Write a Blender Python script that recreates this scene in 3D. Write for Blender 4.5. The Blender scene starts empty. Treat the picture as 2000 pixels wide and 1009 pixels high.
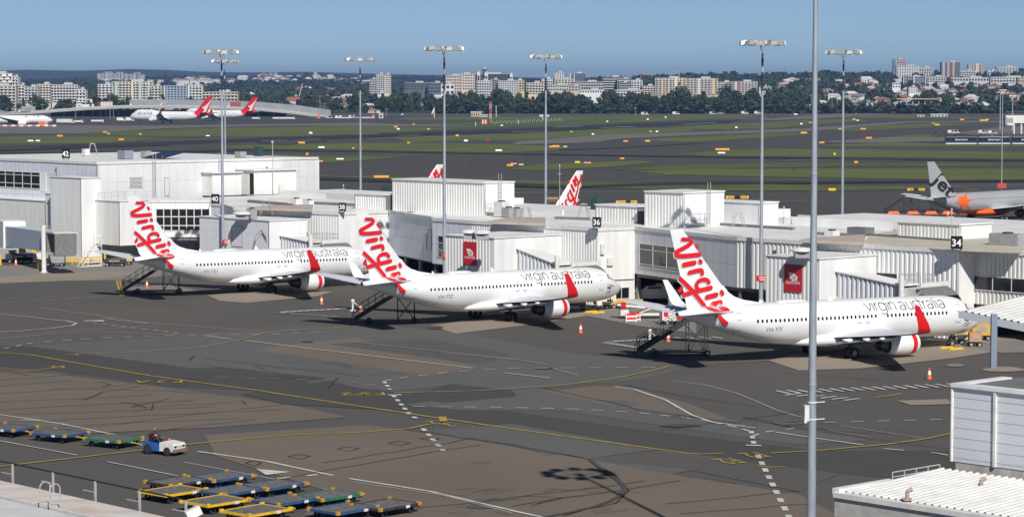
import bpy, bmesh, math, random
from mathutils import Vector, Matrix
R = math.radians
sc = bpy.context.scene
COL = sc.collection
# ------------------------------------------------------------------ camera
F_PX, CAM_H, PITCH = 4833.6, 25.09, R(3.888)      # focal length in pixels of a 2000 px wide picture
cam = bpy.data.cameras.new('camera')
cam.sensor_fit = 'HORIZONTAL'; cam.sensor_width = 36.0
cam.lens = 36.0 * F_PX / 2000.0
cam.clip_start = 1.0; cam.clip_end = 60000.0
cam_o = bpy.data.objects.new('camera', cam); COL.objects.link(cam_o)
cam_o.location = (0, 0, CAM_H); cam_o.rotation_euler = (R(90) - PITCH, 0, 0)
sc.camera = cam_o
# ------------------------------------------------------------------ sky, sun, exposure
SUN = Vector((0.335, -1.2, 1.0)).normalized()
elev = math.asin(SUN.z)
w = bpy.data.worlds.new('World'); sc.world = w; w.use_nodes = True
nt = w.node_tree; nt.nodes.clear()
sky = nt.nodes.new('ShaderNodeTexSky'); sky.sky_type = 'NISHITA'; sky.sun_disc = False
sky.sun_elevation = elev; sky.sun_rotation = math.atan2(SUN.x, SUN.y)
sky.air_density = 0.42; sky.dust_density = 0.0; sky.ozone_density = 3.0; sky.altitude = 0
bgn = nt.nodes.new('ShaderNodeBackground'); bgn.inputs[1].default_value = 0.067
out = nt.nodes.new('ShaderNodeOutputWorld')
nt.links.new(sky.outputs[0], bgn.inputs[0]); nt.links.new(bgn.outputs[0], out.inputs[0])
sl = bpy.data.lights.new('sun', 'SUN'); sl.energy = 5.0; sl.angle = R(0.5); sl.color = (1.0, 0.955, 0.88)
so = bpy.data.objects.new('sun', sl); COL.objects.link(so)
so.rotation_euler = SUN.to_track_quat('Z', 'Y').to_euler()
sc.view_settings.view_transform = 'Standard'; sc.view_settings.look = 'None'
sc.view_settings.exposure = 0.04; sc.view_settings.gamma = 1.0
try:
    sc.cycles.max_bounces = 6; sc.cycles.volume_bounces = 0
    sc.cycles.transparent_max_bounces = 8
except Exception: pass
# ------------------------------------------------------------------ rays: photo pixel -> place
def ray(px, py):
    x = (px - 1000.0) / F_PX; k = -(py - 504.5) / F_PX
    c, s = math.cos(PITCH), math.sin(PITCH)
    return Vector((x, c + k * s, -s + k * c))
def W(px, py, z=0.0):
    r = ray(px, py); k = (z - CAM_H) / r.z
    return Vector((r.x * k, r.y * k, z))
def DP(px, py, Y):
    r = ray(px, py); k = Y / r.y
    return Vector((r.x * k, Y, CAM_H + r.z * k))
TH = R(42.6)
PV = Vector((math.cos(TH), math.sin(TH), 0)); PU = Vector((-math.sin(TH), math.cos(TH), 0))
def ST(s, t, z=0.0): return PU * s + PV * t + Vector((0, 0, z))
def TP(px, py, t):
    r = ray(px, py); k = t / r.dot(PV); p = r * k
    return Vector((p.x, p.y, CAM_H + p.z))
def SP(px, py, s):
    r = ray(px, py); k = s / r.dot(PU); p = r * k
    return Vector((p.x, p.y, CAM_H + p.z))
def depth_px(Y, px): return px * Y / F_PX          # metres covered by px pixels at depth Y
# ------------------------------------------------------------------ materials
MATS = {}
def mat(name, col, rough=0.5, metal=0.0, var=0.0, scale=1.0, bump=0.0, bscale=20.0, spec=0.5, detail=4.0, col2=None, stretch=None, emit=0.0):
    if name in MATS: return MATS[name]
    m = bpy.data.materials.new(name); m.use_nodes = True
    n = m.node_tree.nodes; l = m.node_tree.links
    b = n['Principled BSDF']
    b.inputs['Roughness'].default_value = rough; b.inputs['Metallic'].default_value = metal
    b.inputs['Specular IOR Level'].default_value = spec
    c = (*col, 1)
    b.inputs['Base Color'].default_value = c
    if var or col2 or bump:
        g = n.new('ShaderNodeNewGeometry')
        vec = g.outputs['Position']
        if stretch:
            mp = n.new('ShaderNodeMapping'); mp.inputs['Scale'].default_value = stretch
            l.new(vec, mp.inputs['Vector']); vec = mp.outputs[0]
    if var or col2:
        t = n.new('ShaderNodeTexNoise'); t.inputs['Scale'].default_value = scale; t.inputs['Detail'].default_value = detail
        l.new(vec, t.inputs['Vector'])
        r = n.new('ShaderNodeValToRGB'); l.new(t.outputs['Fac'], r.inputs[0])
        r.color_ramp.elements[0].position = 0.3; r.color_ramp.elements[1].position = 0.7
        if col2: a, d = (*col, 1), (*col2, 1)
        else:
            a = tuple(x * (1 - var) for x in col) + (1,); d = tuple(min(1, x * (1 + var)) for x in col) + (1,)
        r.color_ramp.elements[0].color = a; r.color_ramp.elements[1].color = d
        l.new(r.outputs[0], b.inputs['Base Color'])
    if bump:
        t2 = n.new('ShaderNodeTexNoise'); t2.inputs['Scale'].default_value = bscale; t2.inputs['Detail'].default_value = 3
        l.new(vec, t2.inputs['Vector'])
        bp = n.new('ShaderNodeBump'); bp.inputs['Strength'].default_value = bump; bp.inputs['Distance'].default_value = 0.05
        l.new(t2.outputs['Fac'], bp.inputs['Height']); l.new(bp.outputs[0], b.inputs['Normal'])
    MATS[name] = m
    return m
def panel_mat(name, col, dirv, pu, pz, line=0.06, dark=0.55, z0=0.0, rough=0.45, var=0.03):
    """metal cladding: seams every pu metres along dirv and every pz metres up, sheet to sheet tone changes"""
    if name in MATS: return MATS[name]
    m = bpy.data.materials.new(name); m.use_nodes = True
    n = m.node_tree.nodes; l = m.node_tree.links; b = n['Principled BSDF']
    b.inputs['Roughness'].default_value = rough
    g = n.new('ShaderNodeNewGeometry')
    d = n.new('ShaderNodeVectorMath'); d.operation = 'DOT_PRODUCT'; d.inputs[1].default_value = dirv
    l.new(g.outputs['Position'], d.inputs[0])
    sx = n.new('ShaderNodeSeparateXYZ'); l.new(g.outputs['Position'], sx.inputs[0])
    def mth(op, a, bb=None):
        q = n.new('ShaderNodeMath'); q.operation = op
        for i, v in enumerate((a, bb)):
            if v is None: continue
            if isinstance(v, (int, float)): q.inputs[i].default_value = v
            else: l.new(v, q.inputs[i])
        return q.outputs[0]
    masks = []
    ids = []
    for src, per, off in ((d.outputs['Value'], pu, 0.0), (sx.outputs[2], pz, z0)):
        if not per: continue
        q = mth('DIVIDE', mth('ADD', src, 1000.0 * per - off), per)
        fr = mth('FRACT', q); ids.append(mth('FLOOR', q))
        masks.append(mth('LESS_THAN', fr, line / per))
    mk = masks[0] if len(masks) == 1 else mth('MAXIMUM', masks[0], masks[1])
    wn = n.new('ShaderNodeTexWhiteNoise'); wn.noise_dimensions = '2D'
    cx = n.new('ShaderNodeCombineXYZ'); l.new(ids[0], cx.inputs[0])
    if len(ids) > 1: l.new(ids[1], cx.inputs[1])
    l.new(cx.outputs[0], wn.inputs['Vector'])
    tone = mth('ADD', mth('MULTIPLY', wn.outputs['Value'], 2 * var), 1 - var)
    nz = n.new('ShaderNodeTexNoise'); nz.inputs['Scale'].default_value = 0.7; nz.inputs['Detail'].default_value = 5
    l.new(g.outputs['Position'], nz.inputs['Vector'])
    tone = mth('MULTIPLY', tone, mth('ADD', mth('MULTIPLY', nz.outputs['Fac'], 0.14), 0.93))
    tone = mth('MULTIPLY', tone, mth('SUBTRACT', 1.0, mth('MULTIPLY', mk, 1 - dark)))
    cc = n.new('ShaderNodeMix'); cc.data_type = 'RGBA'; cc.blend_type = 'MULTIPLY'; cc.inputs[0].default_value = 1
    cc.inputs[6].default_value = (*col, 1)
    cb = n.new('ShaderNodeCombineColor')
    for i in range(3): l.new(tone, cb.inputs[i])
    l.new(cb.outputs[0], cc.inputs[7]); l.new(cc.outputs[2], b.inputs['Base Color'])
    MATS[name] = m
    return m
# ------------------------------------------------------------------ mesh builder
def obj_of(name, me, parent):
    o = bpy.data.objects.new(name, me); COL.objects.link(o)
    if parent is not None: o.parent = parent
    return o
class MB:
    def __init__(s): s.v = []; s.f = []; s.m = []; s.mi = 0
    def add(s, vs, fs, mi=None):
        b = len(s.v); s.v += [tuple(x) for x in vs]
        for f in fs: s.f.append(tuple(i + b for i in f)); s.m.append(s.mi if mi is None else mi)
        return s
    def quad(s, a, b, c, d, mi=None): return s.add((a, b, c, d), ((0, 1, 2, 3),), mi)
    def box(s, c, d, rz=0.0, mi=None, ry=0.0, top=1.0, topy=None):
        x, y, z = d[0] / 2, d[1] / 2, d[2] / 2; k = top; k2 = top if topy is None else topy
        vs = [(-x, -y, -z), (x, -y, -z), (x, y, -z), (-x, y, -z), (-x * k, -y * k2, z), (x * k, -y * k2, z), (x * k, y * k2, z), (-x * k, y * k2, z)]
        M = Matrix.Translation(c) @ Matrix.Rotation(rz, 4, 'Z') @ Matrix.Rotation(ry, 4, 'Y')
        return s.add([M @ Vector(p) for p in vs], ((3, 2, 1, 0), (4, 5, 6, 7), (0, 1, 5, 4), (1, 2, 6, 5), (2, 3, 7, 6), (3, 0, 4, 7)), mi)
    def obox(s, o, ax, ay, az, mi=None):
        o, ax, ay, az = map(Vector, (o, ax, ay, az))
        vs = [o, o + ax, o + ax + ay, o + ay]; vs += [p + az for p in vs]
        fs = ((3, 2, 1, 0), (4, 5, 6, 7), (0, 1, 5, 4), (1, 2, 6, 5), (2, 3, 7, 6), (3, 0, 4, 7))
        if ax.cross(ay).dot(az) < 0: fs = tuple(tuple(reversed(f)) for f in fs)
        return s.add(vs, fs, mi)
    def prism(s, poly, z0, z1, mi=None, top=True, bottom=True):
        a = sum(poly[i][0] * poly[(i + 1) % len(poly)][1] - poly[(i + 1) % len(poly)][0] * poly[i][1] for i in range(len(poly)))
        if a < 0: poly = poly[::-1]
        k = len(poly); vs = [(p[0], p[1], z0) for p in poly] + [(p[0], p[1], z1) for p in poly]
        fs = [(i, (i + 1) % k, k + (i + 1) % k, k + i) for i in range(k)]
        if top: fs.append(tuple(range(k, 2 * k)))
        if bottom: fs.append(tuple(reversed(range(k))))
        return s.add(vs, fs, mi)
    def sheet(s, poly, z, mi=None):
        a = sum(poly[i][0] * poly[(i + 1) % len(poly)][1] - poly[(i + 1) % len(poly)][0] * poly[i][1] for i in range(len(poly)))
        if a < 0: poly = poly[::-1]
        return s.add([(p[0], p[1], z) for p in poly], (tuple(range(len(poly))),), mi)
    def loft(s, rings, closed=True, cap0=True, cap1=True, mi=None):
        k = len(rings[0]); vs = [p for r in rings for p in r]; fs = []
        for i in range(len(rings) - 1):
            for j in range(k if closed else k - 1):
                a, b = i * k + j, i * k + (j + 1) % k
                fs.append((a, b, b + k, a + k))
        if cap0: fs.append(tuple(reversed(range(k))))
        if cap1: fs.append(tuple(range((len(rings) - 1) * k, len(rings) * k)))
        return s.add(vs, fs, mi)
    def tube(s, p, q, r, r2=None, n=8, mi=None, caps=True):
        p, q = Vector(p), Vector(q); d = (q - p)
        if d.length < 1e-9: return s
        d.normalize(); a = d.orthogonal().normalized(); b = d.cross(a); r2 = r if r2 is None else r2
        rings = [[c + (a * math.cos(2 * math.pi * i / n) + b * math.sin(2 * math.pi * i / n)) * rr for i in range(n)] for c, rr in ((p, r), (q, r2))]
        return s.loft(rings, True, caps, caps, mi)
    def path(s, pts, r, n=6, mi=None):
        for a, b in zip(pts[:-1], pts[1:]): s.tube(a, b, r, n=n, mi=mi)
        return s
    def lathe(s, prof, o=(0, 0, 0), axis='Z', n=24, mi=None, cap0=False, cap1=False):
        o = Vector(o); rings = []
        for h, r in prof:
            ring = []
            for i in range(n):
                a = 2 * math.pi * i / n; c, t = math.cos(a) * r, math.sin(a) * r
                ring.append(o + (Vector((c, t, h)) if axis == 'Z' else Vector((h, c, t)) if axis == 'X' else Vector((t, h, c))))
            rings.append(ring)
        return s.loft(rings, True, cap0, cap1, mi)
    def ball(s, c, r, n=8, mi=None, sz=1.0):
        prof = [(-math.cos(math.pi * i / n) * r * sz, max(1e-4, math.sin(math.pi * i / n) * r)) for i in range(n + 1)]
        return s.lathe(prof, c, 'Z', max(8, n), mi)
    def build(s, name, mats, parent=None, world=False, smooth=None, loc=None, recalc=False):
        if not isinstance(mats, (list, tuple)): mats = [mats]
        me = bpy.data.meshes.new(name)
        vs = s.v
        if world and parent is not None:
            M = Matrix.Identity(4); q = parent
            while q is not None: M = q.matrix_basis @ M; q = q.parent
            M.invert(); vs = [M @ Vector(p) for p in vs]
        if parent is None and loc is not None:
            vs = [(p[0] - loc[0], p[1] - loc[1], p[2] - loc[2]) for p in vs]
        me.from_pydata([tuple(p) for p in vs], [], s.f)
        for m in mats: me.materials.append(m)
        if len(mats) > 1: me.polygons.foreach_set('material_index', [min(x, len(mats) - 1) for x in s.m])
        if recalc:
            bm = bmesh.new(); bm.from_mesh(me); bmesh.ops.recalc_face_normals(bm, faces=bm.faces); bm.to_mesh(me); bm.free()
        if smooth is not None:
            me.polygons.foreach_set('use_smooth', [True] * len(me.polygons))
            me.set_sharp_from_angle(angle=R(smooth))
        me.update()
        o = obj_of(name, me, parent)
        if parent is None and loc is not None: o.location = loc
        return o
def tag(o, label=None, cat=None, group=None, kind=None):
    if label: o['label'] = label
    if cat: o['category'] = cat
    if group: o['group'] = group
    if kind: o['kind'] = kind
    return o
def thing(name, label, cat, loc=(0, 0, 0), rz=0.0, group=None):
    o = bpy.data.objects.new(name, None); COL.objects.link(o)
    o.location = loc; o.rotation_euler = (0, 0, rz); o.empty_display_size = 0.5
    o.matrix_basis = Matrix.Translation(loc) @ Matrix.Rotation(rz, 4, 'Z')
    return tag(o, label, cat, group)
KIDS = {}
def kids_of(o): return [c for c in ALL_KIDS().get(o.name, [])]
_kc = {'n': -1, 'd': {}}
def ALL_KIDS():
    n = len(bpy.data.objects)
    if _kc['n'] != n:
        d = {}
        for q in bpy.data.objects:
            if q.parent is not None: d.setdefault(q.parent.name, []).append(q)
        _kc['n'] = n; _kc['d'] = d
    return _kc['d']
def dup(root, loc, rz=0.0, label=None, group=None, scale=None):
    kd = ALL_KIDS()
    r = root.copy(); COL.objects.link(r); r.location = loc; r.rotation_euler = (0, 0, rz)
    if scale: r.scale = (scale,) * 3 if isinstance(scale, (int, float)) else scale
    if label: r['label'] = label
    if group: r['group'] = group
    for ch in kd.get(root.name, []):
        c = ch.copy(); COL.objects.link(c); c.parent = r
        for g in kd.get(ch.name, []):
            d = g.copy(); COL.objects.link(d); d.parent = c
    return r
def text_mesh(body, size=1.0, bold=False):
    """outline of a line of writing in the built-in face -> 2D verts, faces, width (baseline at 0)"""
    cu = bpy.data.curves.new('writing', 'FONT'); cu.body = body; cu.size = size; cu.resolution_u = 3
    if bold: cu.offset = 0.02 * size
    o = bpy.data.objects.new('writing', cu); COL.objects.link(o)
    dg = bpy.context.evaluated_depsgraph_get(); me = o.evaluated_get(dg).to_mesh()
    vs = [(q.co.x, q.co.y) for q in me.vertices]; fs = [tuple(p.vertices) for p in me.polygons]
    o.evaluated_get(dg).to_mesh_clear()
    bpy.data.objects.remove(o); bpy.data.curves.remove(cu)
    return vs, fs, (max(x for x, _ in vs) if vs else 0.0)
def ribbon(mb, pts, wid, fn, layer=0.0, mi=None, cap=False, closed=False):
    """stroke of constant width along 2D pts, laid on a surface by fn(a, b, layer)"""
    pts = [Vector(p) for p in pts]; n = len(pts); L = []; Rr = []
    for i in range(n):
        a = pts[i - 1] if (i > 0 or closed) else pts[i]; b = pts[(i + 1) % n] if (i < n - 1 or closed) else pts[i]
        d = (b - a); d = d.normalized() if d.length > 1e-9 else Vector((1, 0))
        nn = Vector((-d.y, d.x)); k = 1.0
        if 0 < i < n - 1:
            d1 = (pts[i] - pts[i - 1]); 
            if d1.length > 1e-9: k = 1 / max(0.6, abs(d.dot(d1.normalized())))
        L.append(pts[i] + nn * wid / 2 * k); Rr.append(pts[i] - nn * wid / 2 * k)
    vs = [fn(p.x, p.y, layer) for p in L] + [fn(p.x, p.y, layer) for p in Rr]
    fs = [(i, n + i, n + (i + 1) % n, (i + 1) % n) for i in range(n if closed else n - 1)]
    mb.add(vs, fs, mi)
    if cap:
        for e, sgn in ((0, -1), (n - 1, 1)):
            c = pts[e]; d = (pts[1] - pts[0]) if e == 0 else (pts[-1] - pts[-2]); d = d.normalized() * sgn; nn = Vector((-d.y, d.x))
            fan = [c + (nn * math.cos(q) + d * math.sin(q)) * wid / 2 for q in [math.pi * j / 6 for j in range(7)]]
            if sgn > 0: fan = fan[::-1]
            k = len(fan); mb.add([fn(p.x, p.y, layer) for p in fan], (tuple(range(k)) if sgn < 0 else tuple(range(k)),), mi)
def dens(pts, step):
    o = []
    for a, b in zip(pts[:-1], pts[1:]):
        a, b = Vector(a), Vector(b); k = max(1, int((b - a).length / step))
        o += [tuple(a.lerp(b, i / k)) for i in range(k)]
    o.append(tuple(pts[-1])); return o
def smooth_pts(pts, it=2):
    for _ in range(it):
        q = [pts[0]]
        for a, b in zip(pts[:-1], pts[1:]):
            q += [tuple(Vector(a) * .75 + Vector(b) * .25), tuple(Vector(a) * .25 + Vector(b) * .75)]
        q.append(pts[-1]); pts = q
    return pts
# ------------------------------------------------------------------ shared materials
M_WHITE = mat('aircraft_white', (0.74, 0.75, 0.765), 0.28, var=0.05, scale=1.0, stretch=(0.4, 0.4, 1.0), detail=6)
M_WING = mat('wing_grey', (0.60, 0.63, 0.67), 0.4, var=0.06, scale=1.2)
M_UNDER = mat('wing_underside_shade', (0.20, 0.21, 0.22), 0.5, var=0.15, scale=1.5)  # dark grey paints in the shade of wing undersides and flaps
M_RED = mat('livery_red', (0.66, 0.012, 0.018), 0.35, var=0.08, scale=1.5)
M_GLASS = mat('dark_glass', (0.012, 0.014, 0.018), 0.12, spec=0.6)
M_LINE = mat('seam_grey', (0.30, 0.31, 0.33), 0.5)
M_TITLE = mat('title_grey', (0.09, 0.09, 0.10), 0.4)
M_SHADE = mat('drop_shadow_grey', (0.45, 0.43, 0.44), 0.4)
M_TYRE = mat('tyre_rubber', (0.018, 0.018, 0.019), 0.85)
M_HUB = mat('wheel_hub', (0.42, 0.43, 0.44), 0.4, metal=0.4)
M_STEEL = mat('galvanised_steel', (0.42, 0.45, 0.48), 0.45, metal=0.35, var=0.14, scale=3.0)
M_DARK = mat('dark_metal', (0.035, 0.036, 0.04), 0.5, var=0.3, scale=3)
M_BLACK = mat('matt_black', (0.012, 0.012, 0.013), 0.8)
M_EXH = mat('exhaust_metal', (0.11, 0.10, 0.09), 0.4, metal=0.7, var=0.3, scale=3)
M_YEL = mat('safety_yellow', (0.72, 0.43, 0.02), 0.5, var=0.12, scale=4)
M_ORANGE = mat('signal_orange', (0.80, 0.14, 0.03), 0.5, var=0.1, scale=6)
M_PAINTW = mat('equipment_white', (0.66, 0.66, 0.64), 0.5, var=0.10, scale=2.5)
M_GREY = mat('equipment_grey', (0.30, 0.31, 0.32), 0.6, var=0.15, scale=3)
M_BLUE = mat('tug_blue', (0.02, 0.10, 0.38), 0.4, var=0.12, scale=4)
M_BLUE2 = mat('dolly_blue', (0.025, 0.075, 0.20), 0.55, var=0.25, scale=3)
M_GREEN = mat('dolly_green', (0.02, 0.15, 0.09), 0.55, var=0.2, scale=3)
M_SKIN = mat('skin', (0.50, 0.28, 0.19), 0.55)
# ------------------------------------------------------------------ light masts
M_MAST = mat('mast_galvanised', (0.36, 0.40, 0.46), 0.5, metal=0.3, var=0.16, scale=2.5, stretch=(1, 1, .3))
M_LAMPB = mat('lamp_housing', (0.40, 0.41, 0.40), 0.5, metal=0.3, var=0.2, scale=6)
M_LENS = mat('lamp_lens', (0.05, 0.055, 0.06), 0.15)
GMAST = 'tall apron light masts'
MH = 30.4
def make_mast(label, red=True, dark=True):
    root = thing('light_mast', label, 'light mast', group=GMAST)
    m = MB(); n = 16; hs = [0, 4, 8, 12, 16, 20, 24, 27, 29.6]
    m.loft([[(r * math.cos(2 * math.pi * i / n), r * math.sin(2 * math.pi * i / n), h) for i in range(n)] for h, r in [(h, .25 - .145 * h / 29.6) for h in hs]])
    m.build('pole', M_MAST, root, smooth=40)
    for h in (9.9, 19.8):
        m = MB(); m.lathe([(h - .06, .265 - .145 * h / 29.6), (h + .06, .265 - .145 * h / 29.6)], n=16); m.build('pole_joint', M_STEEL, root)
    if dark:
        m = MB(); m.lathe([(25.0, .134), (27.0, .124)], n=14); m.lathe([(27.6, .122), (28.5, .118)], n=14); m.build('dark_band', mat('band_navy', (.02, .03, .07), .5), root)
    m = MB(); m.lathe([(29.3, .16), (29.75, .3), (29.9, .3), (29.9, .05)], n=12, cap0=True)
    for i in range(24):
        a, b = 2 * math.pi * i / 24, 2 * math.pi * (i + 1) / 24; m.tube((1.75 * math.cos(a), 1.75 * math.sin(a), 30.05), (1.75 * math.cos(b), 1.75 * math.sin(b), 30.05), .05, n=5)
    for i in range(6):
        a = 2 * math.pi * i / 6 + .2; m.tube((0, 0, 29.8), (1.75 * math.cos(a), 1.75 * math.sin(a), 30.05), .05, n=5)
    m.build('head_frame', M_STEEL, root)
    for i in range(10):
        a = 2 * math.pi * i / 10 + .1; M4 = Matrix.Translation((2.0 * math.cos(a), 2.0 * math.sin(a), 30.02)) @ Matrix.Rotation(a, 4, 'Z') @ Matrix.Rotation(R(12), 4, 'Y')
        m = MB(); m.box((0, 0, .14), (.95, .85, .42), top=.7); m.v = [tuple(M4 @ Vector(p)) for p in m.v]; lm = m.build('floodlight', M_LAMPB, root)
        m = MB(); m.box((.02, 0, -.085), (.86, .76, .03)); m.v = [tuple(M4 @ Vector(p)) for p in m.v]; m.build('lens', M_LENS, lm)
    m = MB(); m.tube((0, 0, 29.9), (0, 0, 31.6), .02, n=5); m.build('lightning_rod', M_STEEL, root)
    m = MB(); m.box((0, -.42, 2.0), (.5, .35, 1.1)); m.build('cabinet', M_PAINTW, root)
    if red:
        m = MB(); m.box((.16, -.32, 4.9), (1.5, .06, .62)); m.box((-.25, -.28, 4.9), (.5, .05, .55), R(50)); q = m.build('notice', mat('notice_red', (.55, .05, .04), .5), root)
        m = MB()
        for k in range(3): m.box((.25, -.357, 5.05 - .17 * k), (.95 - .2 * (k == 2), .01, .05))
        m.build('notice_line', M_SIGNW_, q)
    return root
M_SIGNW_ = mat('notice_white', (0.8, 0.8, 0.8), 0.5)
def mast_at(px, t): r = ray(px, 300); k = t / r.dot(PV); return Vector((r.x * k, r.y * k, 0))
mastA = make_mast('tall light mast at the pier corner just left of the near foreground mast'); mastA.location = mast_at(1488, 199.7)
dup(mastA, mast_at(868, 198), .5, 'tall light mast by the middle airliner with a red notice on its pole')
dup(mastA, mast_at(434, 194.7), 1.1, 'tall light mast by the leftmost airliner, its pole beside sign 40')
mastB = make_mast('tall light mast beyond the pier, first left of the red-lettered far tail', red=False); mastB.location = mast_at(1066, 257)
dup(mastB, mast_at(1646, 257), .4, 'tall light mast beyond the pier, just right of the foreground mast')
dup(mastB, mast_at(704, 257), .9, 'tall light mast beyond the pier, above sign 38')
dup(mastB, mast_at(440, 257), .2, 'distant light mast nearly hidden behind the mast beside sign 40')
# nearest mast: foreground, its head above the picture
nm = make_mast('nearest light mast, a thick grey pole crossing the picture from top to bottom', red=False); nm.location = (590 / F_PX * 122.6 * 1.0, 122.6, 0); nm.rotation_euler.z = .3; nm.scale = (1, 1, 1.06)
for q in ALL_KIDS()[nm.name]:
    if q.name.startswith('cabinet') or q.name.startswith('dark_band'): bpy.data.objects.remove(q)
m = MB(); m.box((-.36, -.05, 8.55), (.25, .3, .75)); m.box((-.44, -.12, 8.2), (.14, .2, .2))
m.build('junction_box', M_PAINTW, nm)
for z in (8.25, 9.05):
    m = MB(); m.lathe([(z - .03, .23), (z - .03, .245), (z + .03, .245), (z + .03, .23)], n=16); m.tube((.1, -.2, z), (.55, -.3, z + .03), .02, n=5); m.build('pole_strap', M_SIGNW_, nm)
# smaller masts far right
def small_mast(label, px, top, base_y=None, Y=None, arms=1):
    p = W(px, base_y) if base_y else Vector(((px - 1000) / F_PX * Y, Y, 0)); h = CAM_H + (176 - top) * p.y / F_PX
    root = thing('lamp_pole', label, 'light mast', p, group='slim lamp poles by the far right apron')
    m = MB(); m.tube((0, 0, 0), (0, 0, h), .3 * p.y / 1100, .16 * p.y / 1100, 10); m.build('pole', M_MAST, root, smooth=40)
    m = MB(); k = p.y / 1600; m.tube((-2.2 * k, 0, h), (2.2 * k, 0, h), .12, n=6); m.build('crossarm', M_STEEL, root)
    for sx in (-1.9, -.8, .8, 1.9): m = MB(); m.box((sx * k, 0, h), (.9 * k, .9 * k, .35 * k), top=.7); m.build('floodlight', M_LAMPB, root)
    return root
q = small_mast('slim lamp pole rising behind the silver airliner, red notice at its foot', 1956, 176, 372)
m = MB(); m.box((0, -.4, 1.2), (2.2, .2, 1.2)); m.build('notice', mat('notice_red', (.55, .05, .04), .5), q)
small_mast('far lamp pole just left of the pole behind the silver airliner', 1953, 180, 254); small_mast('far lamp pole by the white hangar corner at the right edge', 1977, 187, 256)
# ------------------------------------------------------------------ aircraft
def ip(tab, d, c):
    if d <= tab[0][0]: return tab[0][c]
    for i in range(len(tab) - 1):
        if d <= tab[i + 1][0]:
            p1, p2 = tab[i], tab[i + 1]; p0 = tab[i - 1] if i else p1; p3 = tab[i + 2] if i + 2 < len(tab) else p2
            h = p2[0] - p1[0]; t = (d - p1[0]) / h
            m1 = (p2[c] - p0[c]) / max(1e-6, p2[0] - p0[0]); m2 = (p3[c] - p1[c]) / max(1e-6, p3[0] - p1[0])
            s = (p2[c] - p1[c]) / h
            for_m = lambda m: 0 if m * s <= 0 else max(-3 * abs(s), min(3 * abs(s), m))
            m1, m2 = for_m(m1) if i else m1, for_m(m2)
            t2, t3 = t * t, t * t * t
            return (2 * t3 - 3 * t2 + 1) * p1[c] + (t3 - 2 * t2 + t) * h * m1 + (-2 * t3 + 3 * t2) * p2[c] + (t3 - t2) * h * m2
    return tab[-1][c]
class Body:
    """fuselage surface: table rows d(aft of nose), top, bottom, half width, height of the widest line"""
    def __init__(s, tab, X0, tilt, dref, z0, side=-1):
        s.t = tab; s.X0 = X0; s.tilt = tilt; s.dref = dref; s.z0 = z0
    def zb(s, d): return s.z0 + (d - s.dref) * s.tilt
    def ring(s, d, n=32):
        top, bot, hw, zc = (ip(s.t, d, c) for c in (1, 2, 3, 4)); b = s.zb(d); o = []
        for i in range(n):
            a = 2 * math.pi * i / n; c = math.cos(a)
            o.append((s.X0 - d, hw * math.sin(a), b + zc + ((top - zc) if c > 0 else (zc - bot)) * c))
        return o
    def y(s, d, z):
        top, bot, hw, zc = (ip(s.t, d, c) for c in (1, 2, 3, 4)); q = z - s.zb(d) - zc
        h = (top - zc) if q > 0 else (zc - bot)
        return hw * math.sqrt(max(0.0, 1 - (q / h) ** 2))
    def mesh(s, ds, n=32):
        mb = MB(); mb.loft([s.ring(d, n) for d in ds]); return mb
    def stb(s, d, z, off=0.012):                    # point on the starboard skin
        return (s.X0 - d, -(s.y(d, z) + off), z)
AF = [(1, 0), (.8, .32), (.6, .62), (.4, .92), (.25, 1.0), (.12, .8), (.04, .48), (.005, .16)]
def foil(X0, y, z, dle, ch, th, n=None, vert=False, camber=0.0):
    up = []; lo = []
    for x, t in AF:
        up.append((X0 - dle - x * ch, t * th * ch / 2 + camber * ch * (1 - (2 * x - 1) ** 2)))
        lo.append((X0 - dle - x * ch, -t * th * ch / 2 + camber * ch * (1 - (2 * x - 1) ** 2)))
    pts = up + [(X0 - dle, 0.0)] + lo[::-1]
    if vert: return [(p[0], p[1], z) for p in pts]
    return [(p[0], y, z + p[1]) for p in pts]
def fin_half(frac, ch, th):
    xs = AF[::-1]
    for (x0, t0), (x1, t1) in zip([(0, 0)] + xs[:-1], xs):
        if frac <= x1: return (t0 + (t1 - t0) * (frac - x0) / max(1e-6, x1 - x0)) * th * ch / 2
    return 0.0
def wheel(mb_t, mb_h, c, r, wd):
    prof = [(-wd / 2, r * .55), (-wd / 2, r * .85), (-wd * .36, r * .97), (-wd * .15, r), (wd * .15, r), (wd * .36, r * .97), (wd / 2, r * .85), (wd / 2, r * .55)]
    mb_t.lathe(prof, c, 'Y', 20)
    mb_h.lathe([(-wd * .42, r * .15), (-wd * .40, r * .56), (wd * .40, r * .56), (wd * .42, r * .15)], c, 'Y', 16, cap0=True, cap1=True)
def gear(root, name, X, ys, z_ax, r, wd, ztop, lean=0.0, door=None):
    st = MB(); y0 = sum(ys) / len(ys)
    st.tube((X, y0, z_ax), (X, y0, (z_ax + ztop) / 2 + .1), .07, n=10); st.tube((X, y0, (z_ax + ztop) / 2), (X + lean, y0, ztop), .11, n=10)
    st.tube((X, min(ys), z_ax), (X, max(ys), z_ax), .06, n=8)
    st.path([(X + .1, y0, z_ax + .15), (X + .32, y0, z_ax + .45), (X + .1, y0, z_ax + .75)], .04)
    st.tube((X - .05, y0, z_ax + .55), (X - .9, y0, ztop), .05)
    g = st.build(name, M_DARK, root, smooth=50)
    for y in ys:
        t = MB(); h = MB(); wheel(t, h, (X, y, z_ax), r, wd)
        wt = t.build('wheel', M_TYRE, g, smooth=40); h.build('hub', M_HUB, wt, smooth=40)
    return g
GLY = {}
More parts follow.
